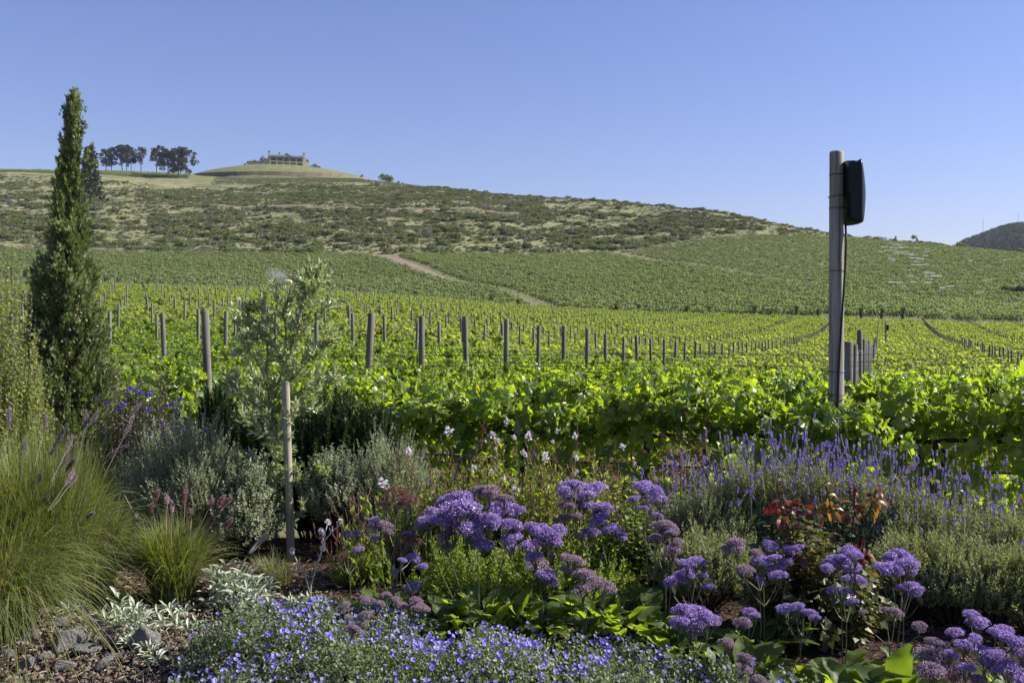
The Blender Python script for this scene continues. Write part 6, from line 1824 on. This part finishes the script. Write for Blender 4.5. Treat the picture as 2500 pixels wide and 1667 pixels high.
hm = {'p': [head_mesh('lim_p') for _ in range(5)], 'm': [head_mesh('lim_m') for _ in range(3)], 'r': [head_mesh('lim_r', 8, 120, .04) for _ in range(2)], 'g': [head_mesh('lim_m', 8, 100, .05) for _ in range(2)]}
bl = []
for i in range(5):
    V, Fc = broad_tpl(9, .23 + .02 * i, .03, [.15, .45, .05, .7, .3][i], 40 + i)
    V = np.array(V); V[:, 2] += np.abs(V[:, 0]) * .25 + .03 * np.sin(V[:, 1] * 14 + i) * np.sign(V[:, 0])
    mb = MB(); mb.add(V, Fc); bl.append(mb.mesh('leaf', M['lim_leaf'], True))
def basal(root, n, size, lean=.7, spread=.1):
    for j in range(n):
        a = j * 2.4 + rng.normal() * .25; lift = rng.uniform(.25, 1.7) * lean
        o = link(bl[rng.integers(5)], 'leaf', root)
        r0_ = rng.uniform(0, spread)
        set_basis(o, (math.cos(a) * r0_, math.sin(a) * r0_, rng.uniform(0, .05)), (math.cos(a), math.sin(a), lift), (-math.cos(a) * lift, -math.sin(a) * lift, 1 + .2 * rng.normal()), size * rng.uniform(.7, 1.2))
def statice(bpx, z, heads, label, nleaf=12, lsize=.16, lean=.7, spread=.1):
    b = G(bpx, z); root = empty('statice_plant', b, label, 'flower', 'statice plants in bloom')
    ms = MB(); tips = []
    for px, py, sz_, ty in heads:
        zh = z + rng.uniform(-.16, .1)
        p = W(px, py, zh) - b; s_ = sz_ / F * zh * 1.32 * rng.uniform(.85, 1.12)
        o = link(hm[ty][rng.integers(len(hm[ty]))], 'flower_head', root, p, rng.uniform(0, 6), 1)
        o.scale = (s_, s_, s_ * rng.uniform(.85, 1.1)); o.rotation_euler = (rng.normal() * .15, rng.normal() * .15, rng.uniform(0, 6))
        tips.append((p - np.array([0, 0, s_ * .5]), s_))
    if not tips: basal(root, nleaf, lsize, lean, spread); return root
    km = max(1, round(len(tips) / 4)); ctr = [tips[i_][0] for i_ in rng.choice(len(tips), km, replace=False)]
    for ci in range(km):
        mem = [t_ for t_ in tips if min(range(km), key=lambda q_: np.linalg.norm(t_[0] - ctr[q_])) == ci]
        if not mem: continue
        av = np.mean([t_[0] for t_ in mem], 0); f_ = av * np.array([.3, .3, 0]); fork = av * np.array([.8, .8, .68])
        tube(ms, [f_, (f_ + fork) / 2 + rng.normal(size=3) * .006, fork], [.0034, .003, .0026], 5)
        for tp2, s2 in mem:
            tube(ms, [fork, fork * .4 + tp2 * .6 - np.array([0, 0, .015]), tp2], [.0022, .0018, .0014], 4)
    ms.build('stem', M['lim_stem'], root)
    basal(root, nleaf, lsize, lean, spread)
    return root
P_, M_, R_, G_ = 'p', 'm', 'r', 'g'
statice(1175, 5.3, [(1120,1222,55,P_),(1085,1232,40,P_),(1199,1205,60,M_),(1172,1200,40,M_),(1230,1222,45,M_),(1133,1250,85,P_),(1105,1258,60,P_),(1229,1255,70,P_),(1265,1242,32,P_),(1166,1285,80,P_),(1140,1300,60,P_),(1110,1285,60,P_),(1045,1275,50,P_),(1060,1260,45,P_),(1030,1290,35,M_),(1179,1333,50,P_),(1200,1275,55,P_),(1245,1288,50,P_),(1252,1318,45,P_),(1245,1342,35,P_),(1160,1318,45,P_),(1085,1310,45,M_),(1090,1335,35,M_)], "biggest purple statice mound, crowded domes over broad leaves", 22, .17, .8, .18)
statice(1320, 5.15, [(1298,1292,42,P_),(1341,1300,58,P_),(1325,1320,40,P_),(1301,1335,45,P_),(1344,1328,55,P_),(1308,1364,40,P_),(1314,1388,60,M_),(1330,1405,45,P_),(1344,1423,30,P_)], "purple statice column just right of the biggest mound", 14, .16, .8, .14)
statice(1430, 5.0, [(1397,1372,48,M_),(1380,1390,30,M_),(1426,1408,58,M_),(1473,1438,60,G_),(1423,1448,70,G_),(1450,1430,50,G_)], "faded dusty mauve statice drooping over the blue carpet", 10, .15, .7, .14)
statice(1445, 5.55, [(1397,1194,52,P_),(1385,1210,35,P_),(1449,1197,52,P_),(1423,1214,52,P_),(1387,1239,45,M_),(1425,1235,50,P_),(1463,1242,55,P_),(1470,1258,40,P_),(1380,1267,30,M_),(1357,1272,22,M_),(1407,1262,26,M_),(1469,1277,58,P_),(1492,1295,35,P_),(1440,1300,45,P_),(1418,1310,28,P_),(1517,1311,28,P_)], "tall lilac statice on long bare stems, centre of the bed", 16, .17, .8, .16)
statice(1590, 5.5, [(1575,1192,45,P_),(1600,1205,45,P_),(1611,1224,42,P_),(1548,1222,32,P_),(1603,1260,28,P_),(1571,1242,22,P_)], "lilac statice reaching highest beside the green rose", 9, .15, .8, .12)
statice(1622, 5.15, [(1624,1290,55,M_),(1604,1318,35,M_),(1640,1305,34,M_),(1651,1327,34,M_),(1644,1344,38,M_),(1632,1352,28,M_),(1647,1371,24,M_)], "pale mauve statice on a single stiff stem before the lavender", 9, .16, .8, .12)
statice(1690, 4.85, [(1699,1374,50,P_),(1680,1380,35,P_),(1679,1404,50,P_),(1643,1424,45,P_),(1660,1412,35,P_),(1715,1407,25,P_),(1732,1432,28,P_)], "deep violet statice half shaded left of the airy mauve one", 12, .17, .9, .12)
statice(1860, 4.8, [(1794,1338,55,M_),(1775,1345,30,M_),(1844,1351,30,M_),(1877,1335,36,P_),(1936,1346,42,P_),(1950,1338,25,P_),(1864,1377,50,P_),(1893,1364,30,P_),(1821,1394,40,M_),(1900,1391,38,P_),(1920,1371,26,P_),(1903,1409,45,P_),(1854,1420,36,P_)], "airy mauve statice with small open clusters below the dark rose", 12, .19, 1.0, .12)
statice(1690, 4.35, [(1668,1500,60,P_),(1690,1498,50,P_),(1655,1520,42,P_),(1679,1525,65,P_),(1715,1519,62,P_),(1742,1516,34,P_),(1700,1545,45,P_)], "low dense violet statice mound amid the blue carpet", 6, .12, .6, .08)
statice(1825, 4.4, [(1831,1500,40,P_),(1845,1505,26,P_),(1814,1520,38,M_),(1800,1525,24,M_)], "two small mauve statice tufts over broad upright leaves", 12, .17, 1.2, .16)
statice(1950, 4.35, [(1920,1488,44,P_),(1945,1485,38,P_),(1979,1500,36,P_),(1990,1510,26,P_),(1962,1495,26,P_)], "low violet statice pair leaning right over the carpet", 10, .14, .9, .1)
statice(1800, 4.1, [(1775,1572,36,M_),(1818,1612,45,M_),(1812,1635,40,M_),(1848,1665,45,M_)], "dim violet statice tufts sunk in the carpet near the corner leaves", 3, .1, .6, .06)
statice(2065, 4.5, [(2035,1375,55,P_),(2020,1388,35,P_),(2055,1368,40,P_),(2073,1352,55,P_),(2090,1362,35,P_),(2082,1391,42,P_),(2082,1419,45,P_),(2035,1449,42,P_),(2060,1446,32,P_),(2084,1472,32,P_)], "stout violet statice with towering head above the corner leaves", 6, .14, .8, .1)
statice(2195, 4.45, [(2155,1392,48,P_),(2180,1396,50,P_),(2197,1366,55,P_),(2215,1378,42,P_),(2222,1396,45,P_),(2201,1438,28,P_),(2225,1432,34,P_),(2243,1448,40,P_)], "large round headed violet statice right of the stout one", 6, .14, .8, .1)
statice(2170, 4.2, [(2184,1496,34,M_),(2165,1490,22,M_),(2107,1495,22,M_),(2245,1530,28,M_)], "tiny mauve statice buds over the corner leaves", 0, .1)
statice(2400, 3.75, [(2371,1504,38,P_),(2392,1527,52,P_),(2329,1549,45,P_),(2354,1576,42,P_),(2380,1560,36,P_),(2450,1548,55,P_),(2475,1565,60,P_),(2430,1545,40,P_),(2401,1592,45,P_),(2431,1612,60,P_),(2455,1635,62,P_),(2410,1625,45,P_),(2278,1570,36,M_),(2300,1575,36,M_),(2282,1610,70,M_),(2280,1645,60,M_),(2320,1600,30,P_),(2330,1650,50,M_),(2480,1660,60,P_),(2358,1636,42,P_),(2500,1600,50,P_),(2390,1665,50,M_)], "huge cascading violet statice filling the near right corner", 14, .16, .8, .16)
statice(960, 5.35, [(965,1215,60,R_),(1000,1225,45,R_),(985,1240,55,R_),(940,1235,35,R_),(992,1322,50,R_),(985,1345,45,R_),(1010,1330,35,R_),(916,1272,32,P_),(930,1290,45,M_),(945,1300,30,M_),(995,1308,28,P_),(917,1315,24,P_)], "rust brown faded statice left of the biggest purple mound", 12, .13, .8, .16)
statice(858, 5.45, [(845,1305,26,M_),(865,1308,34,M_),(877,1344,26,P_),(830,1361,24,R_),(840,1355,22,R_)], "small dusky statice on a forked stem over the shade", 6, .11, .8, .1)
statice(1000, 5.1, [(1009,1437,34,P_),(1022,1432,24,P_),(980,1370,24,P_),(1010,1365,34,P_),(1030,1385,26,P_),(965,1400,26,G_)], "shaded statice sprig low in front of the rusty one", 14, .12, .7, .2)
statice(950, 4.75, [(885,1464,24,M_),(900,1468,28,M_),(926,1476,28,M_),(943,1453,22,M_),(965,1465,26,M_),(978,1480,36,M_),(1018,1468,34,M_),(1028,1488,36,M_),(1010,1480,24,M_)], "chain of small mauve statice tufts on the blue carpet", 2, .1)
statice(865, 4.6, [(845,1483,30,M_),(862,1490,24,M_),(890,1506,36,M_),(850,1510,24,G_),(864,1540,38,M_),(873,1562,36,G_),(885,1525,24,M_)], "faded brownish mauve statice tuft sunk into the blue carpet", 1, .1)
# clumps of broad leaves
def leafclump(px, z, n, s_, lab, lean=.9, sp=.2):
    root = empty('broad_leaf_clump', G(px, z), lab, 'plant', 'broad leaf clumps'); basal(root, n, s_, lean, sp)
leafclump(2080, 4.08, 40, .21, "large glossy broad leaf clump in the near right corner, brightly backlit", 1.3, .16)
leafclump(1960, 3.95, 18, .17, "dark broad leaves left of the glossy corner clump", .8, .14)
leafclump(2185, 4.05, 16, .22, "tall upright broad leaves on the right of the corner clump", 1.5, .1)
leafclump(1560, 5.1, 26, .19, "broad wavy leaf clump below the tall lilac statice", .9, .25)
leafclump(1475, 5.3, 18, .18, "broad leaf clump behind the faded mauve statice", .9, .2)
leafclump(1640, 4.75, 14, .17, "broad leaves below the deep violet statice", .9, .16)
leafclump(1100, 5.1, 20, .16, "broad dark leaves under the biggest purple mound", .8, .25)
leafclump(1210, 5.05, 16, .16, "broad leaves with curled pale undersides under the mound", 1.0, .2)
leafclump(930, 5.2, 14, .13, "dark broad leaves beneath the rusty statice", .8, .2)
leafclump(2500, 4.1, 10, .2, "broad bright leaf at the right edge behind the violet cascade", 1.3, .1)
leafclump(2350, 3.6, 12, .2, "broad leaves beneath the violet cascade in the corner", .7, .2)

# ---------------------------------------------------------------- blue carpet
def carpet():
    root = empty('blue_bindweed', G(1150, 4.5), "wide low carpet of blue flowered ground morning glory along the front", 'ground cover')
    o0 = np.array(root.location)
    def edge_back(px): return np.interp(px, [380, 450, 520, 600, 700, 800, 950, 1100, 1300, 1450, 1600, 1700, 1900, 2050, 2300], [4.3, 4.7, 5.0, 5.25, 5.35, 5.4, 5.15, 5.05, 4.95, 4.85, 4.65, 4.5, 4.35, 3.95, 3.4])
    def hgt(x, z): 
        return .03 + .21 * np.clip((edge_back(1250 + F * x / z) - z) / .35, 0, 1) * np.clip((fbm(x * 3.0, z * 3.0, 77, 3) - .3) * 2.2, .08, 1)
    def mound(n):
        px = rng.uniform(380, 2200, n); z = rng.uniform(3.3, 5.4, n); m = z < edge_back(px) - rng.uniform(0, .12, n)
        m &= rng.uniform(size=n) < z * z / 29
        m &= rng.uniform(size=n) < np.clip((fbm((px - 1250) / F * z * 3.0, z * 3.0, 77, 3) - .28) * 6, .15, 1)
        px, z = px[m], z[m]; return (px - 1250) / F * z, z
    n = 30000
    x, z = mound(n); n = len(x)
    g = height(x, z); h = hgt(x, z)
    m_ = 7
    ln = rng.uniform(.05, .12, n); d = rdir(n, 1.1)
    base = np.stack([x, z, g + h * rng.uniform(.15, .95, n)], -1)
    P = np.repeat(base, m_, 0) + np.repeat(d * ln[:, None], m_, 0) * np.tile(np.linspace(.1, 1, m_), n)[:, None]
    T = np.repeat(d, m_, 0); k = len(P)
    mb = MB(); scatter(mb, LANCE, P - o0, norm(T * .75 + rdir(k) * .75), norm(rdir(k) * .6 + np.array([0, 0, .6])), .021 * rng.uniform(.6, 1.3, k), 0, 1.1)
    o = mb.build('foliage', M['bind_leaf'], root); o['kind'] = 'stuff'
    # funnel flowers
    fm = []
    for s_ in range(4):
        mb = MB(); a = np.linspace(0, 2 * np.pi, 11)[:-1]; rim = 1 + .08 * np.cos(a * 5 + s_)
        V = [(0, 0, -.9)] + [(math.cos(t) * .28, math.sin(t) * .28, -.25) for t in a] + [(math.cos(t) * r_, math.sin(t) * r_, .05 * math.cos(t * 5) + .1) for t, r_ in zip(a, rim)]
        mb.add(V, [[0, 1 + i, 1 + (i + 1) % 10] for i in range(10)]); mb.add(V, [[1 + i, 11 + i, 11 + (i + 1) % 10, 1 + (i + 1) % 10] for i in range(10)])
        fm.append(mb.mesh('flower', M['bind_flower'], True))
    x, z = mound(9000); px = 1250 + F * x / z
    cl = fbm(x * 3.0, z * 3.0, 91, 3)
    keep = rng.uniform(size=len(x)) < np.clip((cl - .40) * 5, .12, 1); x, z = x[keep], z[keep]
    vis = (z > 3.95); x, z = np.concatenate([x[vis], x[~vis]]), np.concatenate([z[vis], z[~vis]])
    n = min(len(x), 1200); x, z = x[:n], z[:n]
    zz = height(x, z) + hgt(x, z) * .95 + rng.uniform(.03, .09, n)
    rest = []
    for i in range(n):
        ax = norm(np.array([rng.normal() * .55 + .1, rng.normal() * .5 - .35, 1.0])); s_ = rng.uniform(.0065, .0125)
        B = frames(np.array([np.cross(ax, rdir(1)[0])]), np.array([ax]))[0]
        if i < 300:
            o = link(fm[i % 4], 'flower', root)
            o.matrix_local = Matrix.Translation((np.array([x[i], z[i], zz[i]]) - o0).tolist()) @ Matrix(B.tolist()).to_4x4() @ Matrix.Diagonal((s_, s_, s_, 1))
        else: rest.append((x[i], z[i], zz[i], B, s_))
    mb = MB()
    V0 = np.array([v.co[:] for v in fm[0].vertices])
    t1 = [[0, 1 + i, 1 + (i + 1) % 10] for i in range(10)]; t2 = [[1 + i, 11 + i, 11 + (i + 1) % 10, 1 + (i + 1) % 10] for i in range(10)]
    half = len(V0) // 2; V0 = V0[:half] if len(V0) == 42 else V0
    for a_, b_, c_, B, s_ in rest:
        Vt = (V0 * s_) @ B.T + np.array([a_, b_, c_]) - o0
        k0 = mb.n; mb.add(Vt, t1); mb.f.append((np.array(t2) + k0, 0))
    if rest:
        o = mb.build('further_flowers', M['bind_flower'], root, smooth=True); o['kind'] = 'stuff'
carpet()
# low green sprawl filling the bed between named plants
shrub('green_sprawl', 1370, 5.75, .5, .3, .36, 200, 24, LANCE, .045, 'gaura', "bright low foliage below the gaura wands", 'plant', 'gaura', inner=.5, jit=.2, wid=.8)
shrub('green_sprawl', 1150, 5.8, .4, .3, .40, 170, 24, LANCE, .045, 'gaura', "bright low foliage behind the biggest statice mound", 'plant', 'gaura', inner=.5, jit=.2, wid=.8)
shrub('green_sprawl', 900, 5.25, .22, .16, .16, 70, 18, OVAL, .03, 'gaura', "low green leaves under the small dusky statice", 'plant', 'gaura', inner=.5, jit=.2)
shrub('dry_twigs', 1560, 6.6, .3, .25, .42, 70, 8, THIN, .03, 'rose_r', "dry reddish twigs between the roses and the lavender", 'plant', 'thorn', inner=.4, jit=.2, st=.003)
shrub('grey_sprawl', 700, 5.35, .2, .12, .13, 60, 18, OVAL, .03, 'lamb', "low pale leaves by the foot of the campion", 'plant', 'grey', inner=.5)

# ---------------------------------------------------------------- stones, mulch, log edge
import bmesh
def rock_mesh(flat=.6):
    P = rdir(22) * rng.uniform(.8, 1.0, (22, 1)); P = np.sign(P) * np.abs(P) ** .7 * np.array([1, .8, flat])
    b_ = bmesh.new(); vs = [b_.verts.new(v) for v in P]; r_ = bmesh.ops.convex_hull(b_, input=vs)
    bmesh.ops.delete(b_, geom=[v for v in b_.verts if not v.link_faces], context='VERTS')
    bmesh.ops.bevel(b_, geom=list(b_.edges), offset=.03, segments=1, affect='EDGES')
    me = bpy.data.meshes.new('stone'); b_.to_mesh(me); b_.free(); me.materials.append(M['rock']); return me
rk = [rock_mesh(f) for f in (.5, .6, .75, .45, .65)]
stones = [(79,1555,58,"pale stone under the trailing grass blades"),(64,1609,48,"grey stone below the trailing grass"),(168,1622,72,"largest squarish grey stone of the edge"),(212,1632,58,"dark slab leaning on the largest stone"),(278,1606,52,"upright stone above the dark slab"),(143,1583,46,"stone crossed by grass shadows"),
          (230,1591,50,"flat stone left of the upright one"),(357,1629,68,"blue grey stone at the right end of the edge"),(288,1650,44,"small stone at the bottom by the dark slab"),(153,1657,52,"low stone below the largest one"),(219,1562,26,"little triangular pale stone on the soil"),(127,1555,26,"little stone beside the pale one"),(11,1639,34,"stone in the bottom corner"),(100,1640,42,"rounded stone between two grey ones"),
          (250,1660,50,"dark stone at the bottom margin"),(20,1590,36,"half buried stone at the left margin"),(330,1660,36,"small stone below the blue grey one"),(190,1600,30,"small stone wedged behind the largest"),(400,1650,36,"buried stone by the blue carpet"),(60,1650,46,"stone low in the corner soil")]
for i, (px, py, s_, lab) in enumerate(stones):
    z = 1.72 * F / (py + s_ * .15 - 790); z = min(max(z, 4.1), 5.6); s_ *= 1.12
    p = G(px, z); w_ = s_ / F * z * .62
    o = link(rk[i % 5], 'stone', None, p + np.array([0, 0, w_ * .12])); o.scale = (w_, w_, w_ * rng.uniform(.8, 1.2)); o.rotation_euler = (rng.normal() * .3, rng.normal() * .3, rng.uniform(0, 6))
    tag(o, lab, 'stone', 'stones along the bed edge')
def flat_scatter(name, n, pxr, zr, mats, tpl, size, label, wid=1.0, keep=None):
    px = rng.uniform(*pxr, n); z = rng.uniform(*zr, n); x = (px - 1250) / F * z
    if keep is not None: m = keep(px, z); x, z = x[m], z[m]
    n = len(x); d = rdir(n) * np.array([1, 1, .3])
    mb = MB(); scatter(mb, tpl, np.stack([x, z, height(x, z) + .006 + rng.uniform(0, .012, n)], -1), norm(d), norm(rdir(n) * .5 + np.array([0, 0, 1])), size * rng.uniform(.4, 1.4, n), 0, wid)
    return tag(mb.build(name, mats), label, 'mulch', kind='stuff')
CHIP = ([(-.12, 0, 0), (.12, 0, 0), (.1, 1, .08), (-.1, .95, .06), (0, .5, .16)], [[0, 1, 4], [1, 2, 4], [2, 3, 4], [3, 0, 4]])
flat_scatter('bark_mulch', 15000, (-60, 1500), (4.1, 7.6), M['chip'], CHIP, .04, "brown bark chips covering the bare soil of the bed")
flat_scatter('bark_mulch', 5000, (1500, 2560), (4.6, 7.6), M['chip'], CHIP, .04, "bark chips on the soil under lavender and roses")
flat_scatter('dry_straw', 3000, (-60, 800), (4.2, 6.6), M['straw'], CHIP, .05, "pale dry grass bits strewn over the reddish soil", .35)
PEB = ([(-.5, -.4, 0), (.5, -.3, 0), (.4, .5, 0), (-.4, .4, 0), (0, 0, .55)], [[0, 1, 4], [1, 2, 4], [2, 3, 4], [3, 0, 4]])
flat_scatter('gravel', 1600, (-60, 560), (4.1, 5.4), M['pebble'], PEB, .025, "small pebbles among the stones of the bed edge")
# edging logs seen between rose and lavender
a_ = G(1600, 7.2); b_ = G(1775, 7.0)
mb = MB(); tube(mb, [a_ + (0, 0, .03), (a_ + b_) / 2 + (0, 0, .04), b_ + (0, 0, .03)], [.05, .055, .05], 12)
tag(mb.build('edging_log', M['stake'], smooth=True), "low wooden edging log behind the lavender, left of the shaded vines", 'log')
# lily-like leaf blades in the shade: twigs of the bare vine trunk by the grey bush are in the vine itself
bp = M['black']
pts = [W(px, 1108 + (px - 1000) * .012, 7.3) for px in range(1000, 1140, 20)]
mb = MB(); tube(mb, pts, .006, 5); tag(mb.build('drip_hose', bp, smooth=True), "thin black hose lying behind the gaura stems", 'hose')
print('script time', round(time.time() - T0, 1), 'objects', len(bpy.data.objects))

# ------------------------------------------------------------------ the thin air between here and the far hills
hz, N, L, out = new_mat('haze_air')
pv = N.new('ShaderNodeVolumePrincipled')
pv.inputs['Color'].default_value = (.80, .88, 1.0, 1)
pv.inputs['Density'].default_value = HAZE
L.new(pv.outputs[0], out.inputs['Volume'])
zlo = min((o.matrix_world @ Vector(c)).z for o in [ground] for c in o.bound_box) - 320
mb = MB(); box(mb, (0, 0, (zlo + 262) / 2), (7000, 7000, 262 - zlo))
tag(mb.build('haze', hz), kind='stuff')
